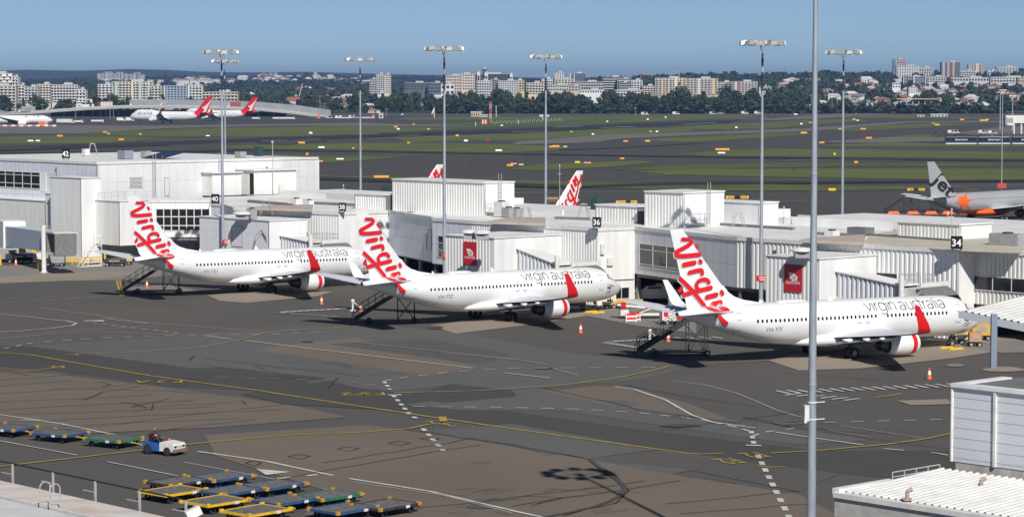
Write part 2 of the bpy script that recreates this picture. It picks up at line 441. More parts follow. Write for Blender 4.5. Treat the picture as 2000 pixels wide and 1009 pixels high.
def _arc(cx, cy, rx, ry, a0, a1, n=12): return [(cx + rx * math.cos(R(a0 + (a1 - a0) * i / n)), cy + ry * math.sin(R(a0 + (a1 - a0) * i / n))) for i in range(n + 1)]
GLY['v'] = (.86, [[(.02, 1), (.43, 0), (.84, 1)]])
GLY['i'] = (.30, [[(.15, 0), (.15, 1)], [(.13, 1.3), (.17, 1.34)]])
GLY['r'] = (.55, [[(.15, 0), (.15, 1)], [(.15, .55)] + _arc(.52, .55, .37, .43, 170, 95, 6)])
GLY['g'] = (1.05, [_arc(.5, .5, .43, .5, 20, 380, 24), [(.93, 1), (.93, -.15)] + _arc(.5, -.12, .43, .35, 0, -150, 10)])
GLY['n'] = (.95, [[(.15, 0), (.15, 1)], [(.15, .55)] + _arc(.48, .62, .33, .38, 170, 0, 10) + [(.81, 0)]])
GLY['a'] = (.95, [_arc(.42, .27, .34, .28, 20, 380, 18), [(.12, .86)] + _arc(.45, .66, .33, .34, 130, 0, 10) + [(.78, 0)]])
GLY['u'] = (.95, [[(.15, 1), (.15, .4)] + _arc(.48, .38, .33, .38, 180, 350, 10), [(.81, 1), (.81, 0)]])
GLY['s'] = (.72, [_arc(.36, .75, .26, .25, 40, 180, 8) + [(.16, .6), (.36, .5), (.58, .38)] + _arc(.36, .25, .28, .25, 20, -150, 9)])
GLY['t'] = (.50, [[(.2, 1.35), (.2, .25)] + _arc(.42, .22, .22, .22, 180, 275, 5), [(.02, 1), (.46, 1)]])
GLY['l'] = (.30, [[(.15, 0), (.15, 1.45)]])
GLY[' '] = (.38, [])
def thin_title(mb, body, text, d_right, d_left, zbase, xh, wd):
    W_ = sum(GLY[c][0] for c in text); sx = (d_left - d_right) / W_; x = 0; k = 0
    def fn(a, b, layer):
        d = d_left - a * sx; z = zbase + b * xh + (d - 6) * body.tilt
        return body.stb(d, z, 0.012 + layer)
    for c in text:
        g = GLY[c]
        for st in g[1]:
            ribbon(mb, dens([(x + p[0], p[1]) for p in st], .22), wd / sx, fn, 0.002 * (k % 3)); k += 1
        x += g[0]
# the red script on the fin, traced as strokes (points in the photograph of the third aircraft, laid on the fin and skin)
SCRIPT = [([(478, 97), (528, 99)], 27), ([(528, 99), (546, 122), (430, 188)], 30), ([(430, 188), (437, 220), (600, 204)], 31),
          ([(487, 276), (562, 262)], 33), ([(600, 250), (607, 257)], 30), ([(526, 331), (600, 312), (614, 318), (616, 338)], 30),
          ([(662, 400), (650, 382), (625, 378), (592, 388), (574, 410), (576, 436), (588, 452)], 29),
          ([(676, 437), (560, 465), (482, 488)], 31), ([(458, 372), (545, 455), (628, 560)], 29),
          ([(648, 503), (714, 486)], 33), ([(750, 466), (758, 477)], 31), ([(690, 555), (740, 544)], 42),
          ([(738, 575), (775, 580), (800, 590), (770, 603), (724, 612)], 21), ([(645, 576), (690, 590), (730, 602)], 20), ([(716, 614), (752, 664), (782, 690)], 30)]
def script_px(): return [([(1200 + x / 3.604, 440 + y / 3.604) for x, y in p], w_ / 3.604) for p, w_ in SCRIPT]
B737 = [(0, -.62, -.66, .02, -.64), (.12, -.42, -.88, .22, -.64), (.35, -.22, -1.10, .47, -.62), (.8, .06, -1.38, .80, -.55), (1.4, .36, -1.62, 1.10, -.45), (2.0, .68, -1.80, 1.34, -.35),
        (2.6, 1.14, -1.92, 1.52, -.25), (3.3, 1.50, -2.01, 1.67, -.15), (4.4, 1.74, -2.09, 1.80, -.05), (6.0, 1.87, -2.13, 1.87, 0), (7.5, 1.88, -2.13, 1.88, 0), (24.5, 1.88, -2.12, 1.88, 0), (26.5, 1.88, -2.0, 1.86, .02),
        (28.5, 1.87, -1.68, 1.78, .1), (30.5, 1.84, -1.22, 1.63, .25), (32.5, 1.79, -.70, 1.36, .45), (34.5, 1.70, -.12, 1.0, .7), (36.3, 1.56, .42, .62, .95), (37.4, 1.42, .78, .34, 1.08), (37.9, 1.32, .92, .2, 1.12)]
X0 = 19.6
body737 = Body(B737, X0, 0.0165, 6.0, 3.27)
FIN = [(4.9, 30.3, 36.70), (7.0, 32.5, 37.22), (12.57, 37.37, 38.79)]
def fin_at(z):
    for (z0, a0, b0), (z1, a1, b1) in zip(FIN[:-1], FIN[1:]):
        if z <= z1: k = (z - z0) / (z1 - z0); return a0 + (a1 - a0) * k, b0 + (b1 - b0) * k
    return FIN[-1][1:]
def tail_skin(d, z, off):                            # starboard surface of fin or fuselage
    y = 0.0
    le, te = fin_at(z)
    if le < d < te: y = fin_half((d - le) / (te - le), te - le, .09)
    y = max(y, body737.y(d, z))
    return (X0 - d, -(y + off), z)
P3 = ((30.088, 232.917), R(34.17)); P2 = ((-2.111, 269.893), R(42.33)); P1 = ((-31.771, 307.243), R(43.01))
def make_737(reg, label, group):
    root = thing('airliner', label, 'airliner', group=group)
    b = body737
    ds = [0, .05, .12, .22, .35, .55, .8, 1.1, 1.4, 1.7, 2.0, 2.3, 2.6, 3.0, 3.4, 3.9, 4.6, 5.3, 6, 7.5, 10, 14, 18, 22, 24.5, 25.5, 26.5, 27.5, 28.5, 29.5, 30.5, 31.5, 32.5, 33.5, 34.5, 35.4, 36.3, 37, 37.4, 37.7, 37.9]
    fu = b.mesh(ds, 40).build('fuselage', M_WHITE, root, smooth=60)
    m = MB(); m.lathe([(0, .2), (-.14, .15), (-.1, .1)], (X0 - 37.9, 0, b.zb(37.9) + 1.12), 'X', 16, cap1=True); m.build('exhaust_outlet', M_DARK, fu, smooth=40)
    # belly fairing
    m = MB(); rr = []
    for d, hw, zt, zbm in ((12.2, .3, -1.75, -2.0), (13.0, 1.2, -1.45, -2.22), (14.5, 1.75, -1.2, -2.38), (17, 1.98, -1.0, -2.45), (20.5, 2.0, -1.0, -2.45), (22.5, 1.8, -1.15, -2.36), (24.0, 1.2, -1.45, -2.24), (25.2, .3, -1.8, -2.02)):
        zz = b.zb(d); c = (zt + zbm) / 2; h = (zt - zbm) / 2
        rr.append([(X0 - d, hw * math.copysign(abs(math.sin(a)) ** .75, math.sin(a)), zz + c + h * math.copysign(abs(math.cos(a)) ** .75, math.cos(a))) for a in [2 * math.pi * i / 24 for i in range(24)]])
    m.loft(rr).build('belly_fairing', M_WHITE, root, smooth=60)
    # wings with fairings, winglets, engines
    for sd in (-1, 1):
        wz = lambda y: 2.02 + (y - 1.9) * .098 + .0022 * (y - 1.9) ** 2 * .6
        st = [(1.2, 12.9, 8.3, .135), (1.9, 13.35, 7.55, .13), (3.6, 14.45, 6.25, .125), (5.9, 15.8, 5.05, .115), (9, 17.85, 3.75, .108), (13, 20.5, 2.6, .10), (17.1, 23.2, 1.62, .095)]
        m = MB()
        rings = [foil(X0, sd * y, wz(y), dl, ch, th, camber=.012) for y, dl, ch, th in st]
        k = len(rings[0]); half = len(AF)
        for i in range(len(rings) - 1):
            for j in range(k):
                q = (rings[i][j], rings[i][(j + 1) % k], rings[i + 1][(j + 1) % k], rings[i + 1][j])
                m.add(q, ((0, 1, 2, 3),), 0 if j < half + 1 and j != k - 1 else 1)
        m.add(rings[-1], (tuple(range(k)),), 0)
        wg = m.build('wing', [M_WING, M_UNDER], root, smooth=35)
        # slot between flap and wing, drooped flap edge
        m = MB()
        for ya, yb in ((2.3, 5.3), (6.0, 11.6)):
            r2 = []
            for y in (ya, yb):
                ch = ip([(q[0], q[2]) for q in st], y, 1); dl = ip([(q[0], q[1]) for q in st], y, 1)
                fl = foil(X0, sd * y, 0, 0, ch * .34, .13); c_, s_ = math.cos(R(13)), math.sin(R(13))
                r2.append([(X0 - dl - ch * .74 + (q[0] - X0) * c_ + q[2] * s_, q[1], wz(y) - .10 + (q[0] - X0) * s_ + q[2] * c_) for q in fl])
            m.loft(r2)
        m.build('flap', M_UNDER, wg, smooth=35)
        for y in (4.1, 7.0, 10.0):
            ch = ip([(q[0], q[2]) for q in st], y, 1); dl = ip([(q[0], q[1]) for q in st], y, 1); z = wz(y)
            m = MB(); rr = []
            for f_, h, wd in ((.50, .02, .03), (.60, .26, .17), (.78, .42, .22), (.95, .46, .22), (1.06, .36, .16), (1.18, .03, .02)):
                rr.append([(X0 - dl - ch * f_, sd * y + wd * math.sin(a), z - .12 - h / 2 + h / 2 * math.cos(a) - .10 * max(0, f_ - .8)) for a in [2 * math.pi * i / 10 for i in range(10)]])
            m.loft(rr).build('flap_fairing', M_WHITE, wg, smooth=50)
        ws = [(17.1, wz(17.1), 23.2, 1.62), (17.42, wz(17.1) + .12, 23.35, 1.55), (17.62, wz(17.1) + .42, 23.6, 1.45), (17.72, wz(17.1) + .9, 23.9, 1.28), (17.88, 6.3, 25.15, .62), (17.89, 6.37, 25.3, .5)]
        m = MB(); rings = []
        for i, (y, z, dl, ch) in enumerate(ws):
            k2 = min(1, i / 3.0) * R(84); ring = []
            for x, _, zz in foil(X0, 0, 0, dl, ch, .085): ring.append((x, sd * (y - zz * math.sin(k2)), z + zz * math.cos(k2)))
            rings.append(ring)
        k = len(rings[0])
        for i in range(len(rings) - 1):
            for j in range(k):
                up = j < half
                m.add((rings[i][j], rings[i][(j + 1) % k], rings[i + 1][(j + 1) % k], rings[i + 1][j]), ((0, 1, 2, 3),), 0 if up else 1)
        m.add(rings[-1], (tuple(range(k)),), 1)
        wl_ = m.build('winglet', [M_WHITE, M_RED], wg, smooth=45); wl_['label'] = 'upturned winglet, red on its outer face'
        # engine
        ye, d0, zc = sd * 4.83, 13.4, 1.36
        m = MB(); o = (X0 - d0, ye, zc)
        prof = [(-.9, .78), (-.3, .80), (-.05, .84), (0, .90), (-.06, .955), (-.2, 1.0), (-.42, 1.03), (-.45, 1.032), (-.98, 1.05), (-1.0, 1.05), (-1.5, 1.055), (-2.4, 1.02), (-3.1, .95), (-3.62, .86), (-3.6, .80), (-3.1, .74)]
        for i in range(len(prof) - 1): m.lathe(prof[i:i + 2], o, 'X', 32, mi=1 if 7 <= i <= 8 else (2 if i in (2, 3) else 0))
        en = m.build('engine', [M_WHITE, M_RED, M_HUB], root, smooth=50)
        en['label'] = 'white engine cowl with a red ring behind its lip'
        m = MB(); m.lathe([(-.85, .79), (-.9, .3), (-.45, .02)], o, 'X', 24); m.build('fan', M_DARK, en, smooth=30)
        m = MB(); m.lathe([(-3.0, .74), (-3.05, .66), (-3.9, .58), (-4.55, .42), (-4.5, .34), (-4.3, .3), (-5.1, .05)], o, 'X', 20); m.build('exhaust_nozzle', M_EXH, en, smooth=40)
        m = MB()
        pr = [(X0 - 14.3, zc + .98), (X0 - 15.4, zc + 1.15), (X0 - 17.6, zc + 1.0), (X0 - 18.3, zc + .6), (X0 - 16.6, zc + .2), (X0 - 15.9, zc + .5)]
        k = len(pr); m.add([(x, ye - .16, z) for x, z in pr] + [(x, ye + .16, z) for x, z in pr], [tuple(range(k))[::-1], tuple(range(k, 2 * k))] + [(i, (i + 1) % k, k + (i + 1) % k, k + i) for i in range(k)])
        m.build('pylon', M_WHITE, root)
        # tailplane
        m = MB(); m.loft([foil(X0, sd * y, z, dl, te - dl, .09) for y, z, dl, te in ((.25, 4.78, 33.5, 37.5), (.8, 4.84, 33.95, 37.6), (7.0, 5.62, 37.0, 38.94), (7.17, 5.64, 37.5, 38.97))])
        m.build('tailplane', M_WING, root, smooth=35)
    # fin
    m = MB(); m.loft([foil(X0, 0, z, le, te - le, .09, vert=True) for z, le, te in FIN])
    dz = [(26.6, 5.36), (28.6, 5.58), (30.2, 5.86), (31.3, 6.2), (32.0, 6.62), (32.7, 7.3), (33.4, 6.8), (33.4, 5.2)]
    k = len(dz)
    m.add([(X0 - d, -.02 - .10 * (i > 4) - .03 * i / k, z) for i, (d, z) in enumerate(dz)] + [(X0 - d, .02 + .10 * (i > 4) + .03 * i / k, z) for i, (d, z) in enumerate(dz)],
          [tuple(range(k)), tuple(range(2 * k - 1, k - 1, -1))] + [(i, k + i, k + (i + 1) % k, (i + 1) % k) for i in range(k)])
    fi = m.build('fin', M_WHITE, root, smooth=35)
    # red script
    (px_, py_), th = P3; fw = Vector((math.cos(th), math.sin(th), 0)); lf = Vector((-math.sin(th), math.cos(th), 0)); o = Vector((px_, py_, 0)); cpos = Vector((0, 0, CAM_H))
    def unproj(q):
        r = ray(*q); y = 0.0
        for _ in range(12):
            kk = (y - lf.dot(cpos - o)) / r.dot(lf); p = cpos + r * kk - o
            d, z = X0 - p.dot(fw), p.z
            y = tail_skin(d, z, 0)[1]
        return d, z
    m = MB(); m2 = MB(); i = 0
    for pts, wd in script_px():
        q = [unproj(p) for p in pts]; wm = wd / 20.9
        q = dens(smooth_pts(q, 2) if len(q) > 2 else q, .25)
        ribbon(m, q, wm, lambda a, c, L: tail_skin(a, c, .05 + L), .006 * i, cap=True)
        q2 = [(a + .10, c - .13) for a, c in q]  # grey drop shadow of the script, painted as an offset copy
        ribbon(m2, q2, wm, lambda a, c, L: tail_skin(a, c, .012 + L), .002 * i, cap=True); i += 1
    m.build('script_lettering', M_RED, fi); m2.build('script_drop_shadow', M_SHADE, fi)
    # the same script on the port side, reading up towards the fin tip
    allp = [unproj(p) for pts, wd in script_px() for p in pts]; A_, B_ = unproj((1322, 470)), unproj((1415, 625))
    bd = Vector((B_[0] - A_[0], B_[1] - A_[1])).normalized(); up = Vector((-.87, .5)); up = (up - bd * up.dot(bd)).normalized(); cc = (Vector(A_) + Vector(B_)) / 2
    m = MB(); i = 0
    for pts, wd in script_px():
        q = [unproj(p) for p in pts]; q = [Vector(p) - cc for p in q]; q = [tuple(cc - bd * p.dot(bd) + up * p.dot(up)) for p in q]
        q = dens(smooth_pts(q, 2) if len(q) > 2 else q, .25)
        def fn(a, c, L): p = tail_skin(a, c, .05 + L); return (p[0], -p[1], p[2])
        ribbon(m, q, wd / 20.9, fn, .006 * i, cap=True); i += 1
    m.build('script_lettering', M_RED, fi)
    # cabin windows: rows with the gaps of the type
    hw = [[math.cos(q) * .125 * (1 if abs(math.cos(q)) > .3 else 1), math.sin(q) * .175] for q in [math.pi * 2 * i / 12 for i in range(12)]]
    n = 47
    for i in range(n):
        d = 6.34 + (29.88 - 6.34) * i / (n - 1)
        if i in (16, 17): continue
        zc = 3.60 + (d - 6.3) * .0165
        m = MB(); m.add([b.stb(d + a, zc + c, .01) for a, c in hw], (tuple(range(12)),))
        m.build('window', M_GLASS, fu)
    def outline(d, z, wd, ht, name, rad=.18):
        pts = []
        for cx, cz, a0 in ((wd / 2 - rad, ht / 2 - rad, 0), (-wd / 2 + rad, ht / 2 - rad, 90), (-wd / 2 + rad, -ht / 2 + rad, 180), (wd / 2 - rad, -ht / 2 + rad, 270)):
            pts += [(cx + rad * math.cos(R(a0 + q)), cz + rad * math.sin(R(a0 + q))) for q in (0, 30, 60, 90)]
        m = MB(); ribbon(m, [(d + a, z + c) for a, c in pts], .045, lambda a, c, L: b.stb(a, c, .014), closed=True)
        m.add([b.stb(d + a, z - ht / 2 + c, .018) for a, c in ((-wd * .38, -.03), (wd * .38, -.03), (wd * .38, .05), (-wd * .38, .05))], ((0, 1, 2, 3),))
        m.add([b.stb(d + a, z + c, .018) for a, c in ((-.2, .2), (.2, .2), (.2, .26), (-.2, .26))], ((0, 1, 2, 3),))
        return m.build(name, M_LINE, fu)
    outline(4.7, 2.58 + .86, .78, 1.72, 'door'); outline(31.87, 3.10 + .86, .78, 1.72, 'door')
    for d in (16.5, 17.6): outline(d, 3.60 + (d - 6.3) * .0165 - .12, .52, 1.0, 'emergency_exit', .14)
    # flight deck glazing, both sides
    m = MB()
    for sg in (-1, 1):
        for quad in (((1.72, .26), (2.25, .38), (2.52, .90), (2.12, .66)), ((2.3, .40), (2.88, .48), (3.0, 1.02), (2.6, .95)), ((2.94, .52), (3.36, .62), (3.32, 1.02), (3.06, 1.02))):
            pts = []
            for d, q in quad:
                z = b.zb(d) + q; p = b.stb(d, z, .02); pts.append((p[0], p[1] * (1 if sg < 0 else -1), p[2]))
            m.add(pts, ((0, 1, 2, 3),))
    m.build('cockpit_window', M_GLASS, fu)
    m = MB(); thin_title(m, b, 'virgin australia', 6.2, 16.55, 4.08, .70, .105); m.build('title_lettering', M_TITLE, fu)
    vs, fs, wd = text_mesh(reg, .62)
    m = MB(); m.add([b.stb(28.9 - x, 2.55 + .38 + y, .012) for x, y in vs], fs); m.build('registration', M_TITLE, fu)
    # dark drawing near the nose, a few sketchy strokes
    rn = random.Random(5); m = MB(); k = 0
    for i in range(26):
        a = rn.uniform(0, 6.28); cx, cz = 3.2 + rn.gauss(0, .28), 2.82 + rn.gauss(0, .2)
        pts = smooth_pts([(cx, cz), (cx + .22 * math.cos(a), cz + .16 * math.sin(a)), (cx + .4 * math.cos(a + .7), cz + .26 * math.sin(a + .7))], 1)
        ribbon(m, pts, .045, lambda p, q, L: b.stb(p, q, .012 + L), .002 * (k % 6)); k += 1
    ribbon(m, smooth_pts([(3.75, 2.5), (3.2, 2.28), (2.5, 2.5), (2.2, 2.9)], 2), .04, lambda p, q, L: b.stb(p, q, .012 + L), .02)
    ribbon(m, smooth_pts([(3.9, 2.3), (3.4, 2.12), (3.0, 2.2)], 2), .04, lambda p, q, L: b.stb(p, q, .012 + L), .02)
    m.build('nose_drawing', M_TITLE, fu)
    # aerials and dome on the crown, small vents and lamp
    for d, h, l_ in ((19.3, .42, .55), (23.2, .16, .3), (28.0, .3, .3)):
        m = MB(); z = b.zb(d) + 1.86; m.add([(X0 - d, -.02, z), (X0 - d - l_, -.02, z), (X0 - d - l_ * 1.15, -.02, z + h), (X0 - d - l_ * .7, -.02, z + h), (X0 - d, .02, z), (X0 - d - l_, .02, z), (X0 - d - l_ * 1.15, .02, z + h), (X0 - d - l_ * .7, .02, z + h)], ((0, 1, 2, 3), (7, 6, 5, 4), (0, 3, 7, 4), (1, 5, 6, 2), (2, 6, 7, 3)))
        m.build('antenna', M_WHITE, fu)
    m = MB(); rr = []
    for d, h in ((22.6, .02), (23.0, .18), (23.6, .26), (25.4, .26), (26.0, .18), (26.5, .02)):
        rr.append([(X0 - d, (.1 + h * 2.2) * math.sin(a), b.zb(d) + 1.82 + h * max(0, math.cos(a))) for a in [2 * math.pi * i / 14 for i in range(14)]])
    m.loft(rr).build('aerial_dome', M_WHITE, fu, smooth=60)
    gear(root, 'nose_gear', X0 - 3.98, (-.2, .2), .34, .34, .2, 1.5)
    for sd in (-1, 1): gear(root, 'main_gear', 0.0, (sd * 2.43, sd * 3.29), .565, .565, .38, 2.1)
    return root
G737 = 'white airliners with red script on the fin'
air = make_737('VH-YIV', 'rightmost white airliner with red fin script, parked nose-in beyond the near light mast', G737)
air.location = (P3[0][0], P3[0][1], 0); air.rotation_euler.z = P3[1]
def reletter(root, reg):
    for fu in ALL_KIDS()[root.name]:
        if fu.name.startswith('fuselage'):
            for q in ALL_KIDS()[fu.name]:
                if q.name.startswith('registration'):
                    vs, fs, wd = text_mesh(reg, .62); me = bpy.data.meshes.new('registration')
                    me.from_pydata([body737.stb(28.9 - x, 2.93 + y, .012) for x, y in vs], [], fs); me.materials.append(M_TITLE); q.data = me
a2 = dup(air, (*P2[0], 0), P2[1], 'middle white airliner with red fin script, its nose at the white wall below sign 36'); reletter(a2, 'VH-YIO')
a1 = dup(air, (*P1[0], 0), P1[1], 'leftmost white airliner with red fin script, in front of the tall panelled terminal block'); reletter(a1, 'VH-YIU')
# ------------------------------------------------------------------ ground, airfield and apron surfaces (thin sheets on one ground)
def asphalt(name, col, var=.12):
    if name in MATS: return MATS[name]
    m = bpy.data.materials.new(name); m.use_nodes = True
    n = m.node_tree.nodes; l = m.node_tree.links; b = n['Principled BSDF']; b.inputs['Roughness'].default_value = .88; b.inputs['Specular IOR Level'].default_value = .3
    g = n.new('ShaderNodeNewGeometry')
    def noise(sc_, det, vec): t = n.new('ShaderNodeTexNoise'); t.inputs['Scale'].default_value = sc_; t.inputs['Detail'].default_value = det; l.new(vec, t.inputs['Vector']); return t.outputs['Fac']
    mp = n.new('ShaderNodeMapping'); mp.inputs['Rotation'].default_value = (0, 0, R(-47)); mp.inputs['Scale'].default_value = (.25, 1.4, 1); l.new(g.outputs['Position'], mp.inputs['Vector'])
    a = noise(.055, 6, g.outputs['Position']); c = noise(.6, 5, mp.outputs[0]); d = noise(7.0, 3, g.outputs['Position'])
    def mth(op, x, y):
        q = n.new('ShaderNodeMath'); q.operation = op
        for i, v in enumerate((x, y)):
            if isinstance(v, (int, float)): q.inputs[i].default_value = v
            else: l.new(v, q.inputs[i])
        return q.outputs[0]
    f_ = mth('ADD', mth('ADD', mth('MULTIPLY', a, 3.2 * var), mth('MULTIPLY', c, 1.6 * var)), mth('ADD', mth('MULTIPLY', d, .9 * var), 1 - 2.85 * var))
    mx = n.new('ShaderNodeMix'); mx.data_type = 'RGBA'; mx.blend_type = 'MULTIPLY'; mx.inputs[0].default_value = 1; mx.inputs[6].default_value = (*col, 1)
    cb = n.new('ShaderNodeCombineColor')
    for i in range(3): l.new(f_, cb.inputs[i])
    l.new(cb.outputs[0], mx.inputs[7]); l.new(mx.outputs[2], b.inputs['Base Color'])
    MATS[name] = m; return m
A_BASE = asphalt('asphalt_brown_grey', (.100, .090, .080))
A_GREY = asphalt('asphalt_blue_grey', (.106, .105, .102), .08)
A_MID = asphalt('asphalt_mid', (.090, .084, .078), .10)
A_DARK = asphalt('asphalt_dark', (.064, .061, .058), .10)
A_BROWN = asphalt('asphalt_brown', (.148, .122, .098), .12)
A_TAN = asphalt('concrete_tan', (.270, .228, .182), .12)
A_CONC = asphalt('concrete_grey', (.205, .195, .180), .10)
A_RUN = asphalt('runway_black', (.030, .030, .030), .15)
A_TAXI = asphalt('taxiway_grey', (.066, .063, .059), .10)
A_TAXIL = asphalt('taxiway_pale', (.150, .140, .125), .08)
M_GRASS = mat('grass', (.062, .098, .010), .95, scale=.02, col2=(.112, .118, .022), stretch=(1, .35, 1), detail=8)
M_GRASSD = mat('grass_dark', (.044, .074, .008), .95, scale=.05, col2=(.085, .098, .018), stretch=(1, .4, 1), detail=8)
mb = MB(); mb.sheet([(-9000, -300), (9000, -300), (9000, 2660), (-9000, 2660)], 0)
ground = mb.build('ground', A_BASE); tag(ground, kind='structure')
def lay(name, m, polys, z, kind='structure'):
    mb = MB()
    for i, p in enumerate(polys): mb.sheet([tuple(W(x, y).xy) for x, y in p], z + .001 * i)
    o = mb.build(name, m); tag(o, kind=kind); return o
def lay_each(name, specs, z0, dz=.004):
    for i, (m, p) in enumerate(specs):
        mb = MB(); mb.sheet([tuple(W(x, y).xy) for x, y in p], z0 + dz * i); tag(mb.build(name, m), kind='structure')
# airfield base: greyer taxiway asphalt beyond the pier
lay('taxiway', A_TAXI, [[(-400, 440), (2400, 440), (2400, 225.5), (-400, 225.5)]], .004)
lay_each('grass', [
 (M_GRASS, [(775, 232), (812, 228.5), (1000, 227.5), (1500, 224), (1450, 230.5), (1350, 234), (1225, 239), (1100, 245), (1000, 246.5), (925, 249.5), (800, 244), (840, 241), (960, 239.5), (960, 234), (800, 234.5)]),
 (M_GRASSD, [(830, 242.5), (960, 240.5), (1000, 235), (1225, 232.5), (1150, 241.5), (1080, 244.5), (925, 248)]),
 (M_GRASS, [(150, 263), (220, 257), (350, 252), (500, 249), (640, 246.5), (775, 247.8), (925, 250), (875, 252.5), (775, 257.5), (725, 260), (640, 264), (500, 267), (325, 266.5)]),
 (M_GRASS, [(-300, 268), (0, 267.5), (62, 265), (225, 266.5), (330, 270), (260, 275), (200, 279), (100, 280), (0, 281), (-300, 283)]),
 (M_GRASS, [(770, 269.5), (825, 267), (1000, 262), (1125, 254.5), (1250, 250), (1350, 252), (1350, 257.5), (1250, 261), (1125, 267.5), (1000, 274), (875, 276), (800, 278)]),
 (M_GRASS, [(440, 285), (500, 283), (625, 281), (775, 279), (875, 279.5), (1000, 282), (1062, 285), (1200, 288.5), (1100, 291), (1000, 298.5), (875, 297), (675, 293.5), (450, 290)]),
 (M_GRASS, [(1287, 250.5), (1375, 245), (1500, 239), (1575, 234.5), (1675, 232.5), (1700, 236), (1585, 243.5), (1500, 251), (1400, 252.8)]),
 (M_GRASS, [(1175, 278), (1275, 271), (1375, 266), (1500, 260), (1550, 258.5), (1585, 262), (1500, 268), (1375, 276), (1250, 280)]),
 (M_GRASS, [(1600, 253.5), (1700, 245.5), (1825, 240.5), (1900, 242.5), (1800, 249.5), (1675, 255.5)]),
 (M_GRASS, [(1625, 230), (1725, 224), (1800, 226), (2000, 231), (2300, 233), (2000, 234), (1925, 233), (1775, 231.5)]),
 (M_GRASS, [(1675, 272.5), (1800, 263), (1875, 261.5), (1830, 266), (1790, 271.5), (1700, 275)]),
 (M_GRASS, [(1590, 284), (1750, 278.5), (1850, 281.5), (2000, 283.5), (2300, 286), (2300, 288.5), (2000, 287), (1625, 285.8)]),
 (M_GRASS, [(1320, 301), (1425, 293), (1500, 291), (1700, 292.5), (2000, 297.5), (2300, 301), (2300, 313), (2000, 310.5), (1700, 307.5), (1500, 305.5), (1375, 304.5)]),
 (M_GRASSD, [(1190, 332), (1330, 322), (1560, 318), (2300, 322), (2300, 326), (1700, 325), (1500, 328), (1300, 333)]),
 (M_GRASS, [(1230, 335), (1400, 330.5), (2000, 330), (2300, 331), (2300, 356), (2000, 354), (1700, 349), (1457, 345), (1300, 341)]),
 (M_GRASS, [(985, 331), (1060, 321), (1240, 314.5), (1290, 317), (1180, 327), (1060, 333.5)]),
 (M_GRASSD, [(985, 352), (1235, 357), (1500, 360), (1812, 366), (1830, 370), (1600, 374), (1346, 373), (1180, 368), (1000, 363)]),
 (M_GRASSD, [(660, 347), (750, 342.5), (875, 346.5), (960, 350), (960, 358), (780, 354), (680, 352)]),
 (M_GRASS, [(540, 301), (625, 305), (720, 306), (790, 307.5), (725, 312.5), (655, 317.5), (600, 318), (500, 308)]),
 (M_GRASSD, [(620, 384), (760, 380), (840, 383), (760, 389), (640, 390)]),
 (M_GRASS, [(-300, 326), (-300, 318), (200, 312), (420, 310), (300, 318)]),
], .02, .006)
lay_each('taxiway', [
 (A_TAXIL, [(-300, 241), (300, 246), (720, 240), (560, 246), (330, 251), (150, 262), (-300, 261)]),
 (A_TAXIL, [(700, 240), (960, 248.3), (720, 247), (520, 246)]),
 (A_TAXIL, [(1010, 278), (1180, 264), (1400, 257.5), (1560, 252), (1760, 238), (1900, 236.5), (2300, 239), (2300, 241), (1880, 240), (1780, 240), (1640, 252), (1580, 257), (1360, 264.5), (1210, 272), (1150, 280), (1000, 283)]),
 (A_TAXIL, [(1480, 233.5), (1640, 221.5), (1760, 221.5), (1700, 226), (1600, 232), (1500, 236)]),
 (A_TAXIL, [(1600, 279), (1750, 270), (1900, 268), (2300, 264), (2300, 275), (1820, 277), (1700, 280)]),
 (A_TAXIL, [(1850, 262), (1960, 248), (2300, 242), (2300, 262), (1960, 268)]),
 (A_RUN, [(-300, 298), (0, 288), (330, 277), (500, 270), (620, 266.5), (820, 259), (1010, 252), (1240, 241.5), (1450, 234.5), (1425, 239.5), (1250, 248), (1010, 259.5), (820, 264.5), (500, 278), (200, 289), (-300, 306)]),
 (A_RUN, [(-300, 303), (0, 299), (500, 291.8), (700, 294), (1000, 299.5), (1250, 303.5), (1700, 309), (2300, 315), (2300, 318), (1700, 313), (1250, 306), (1000, 302), (700, 297), (500, 295.5), (0, 305), (-300, 309)]),
 (A_RUN, [(620, 347), (770, 350), (1130, 364), (1300, 357), (2300, 349), (2300, 353), (1300, 362), (1100, 369), (770, 357), (620, 352)]),
 (A_TAXI, [(500, 280), (620, 270.4), (640, 275), (560, 284)]),
 (A_DARK, [(1130, 279), (1250, 274), (1380, 280), (1200, 290), (1090, 294)]),
], .17, .006)
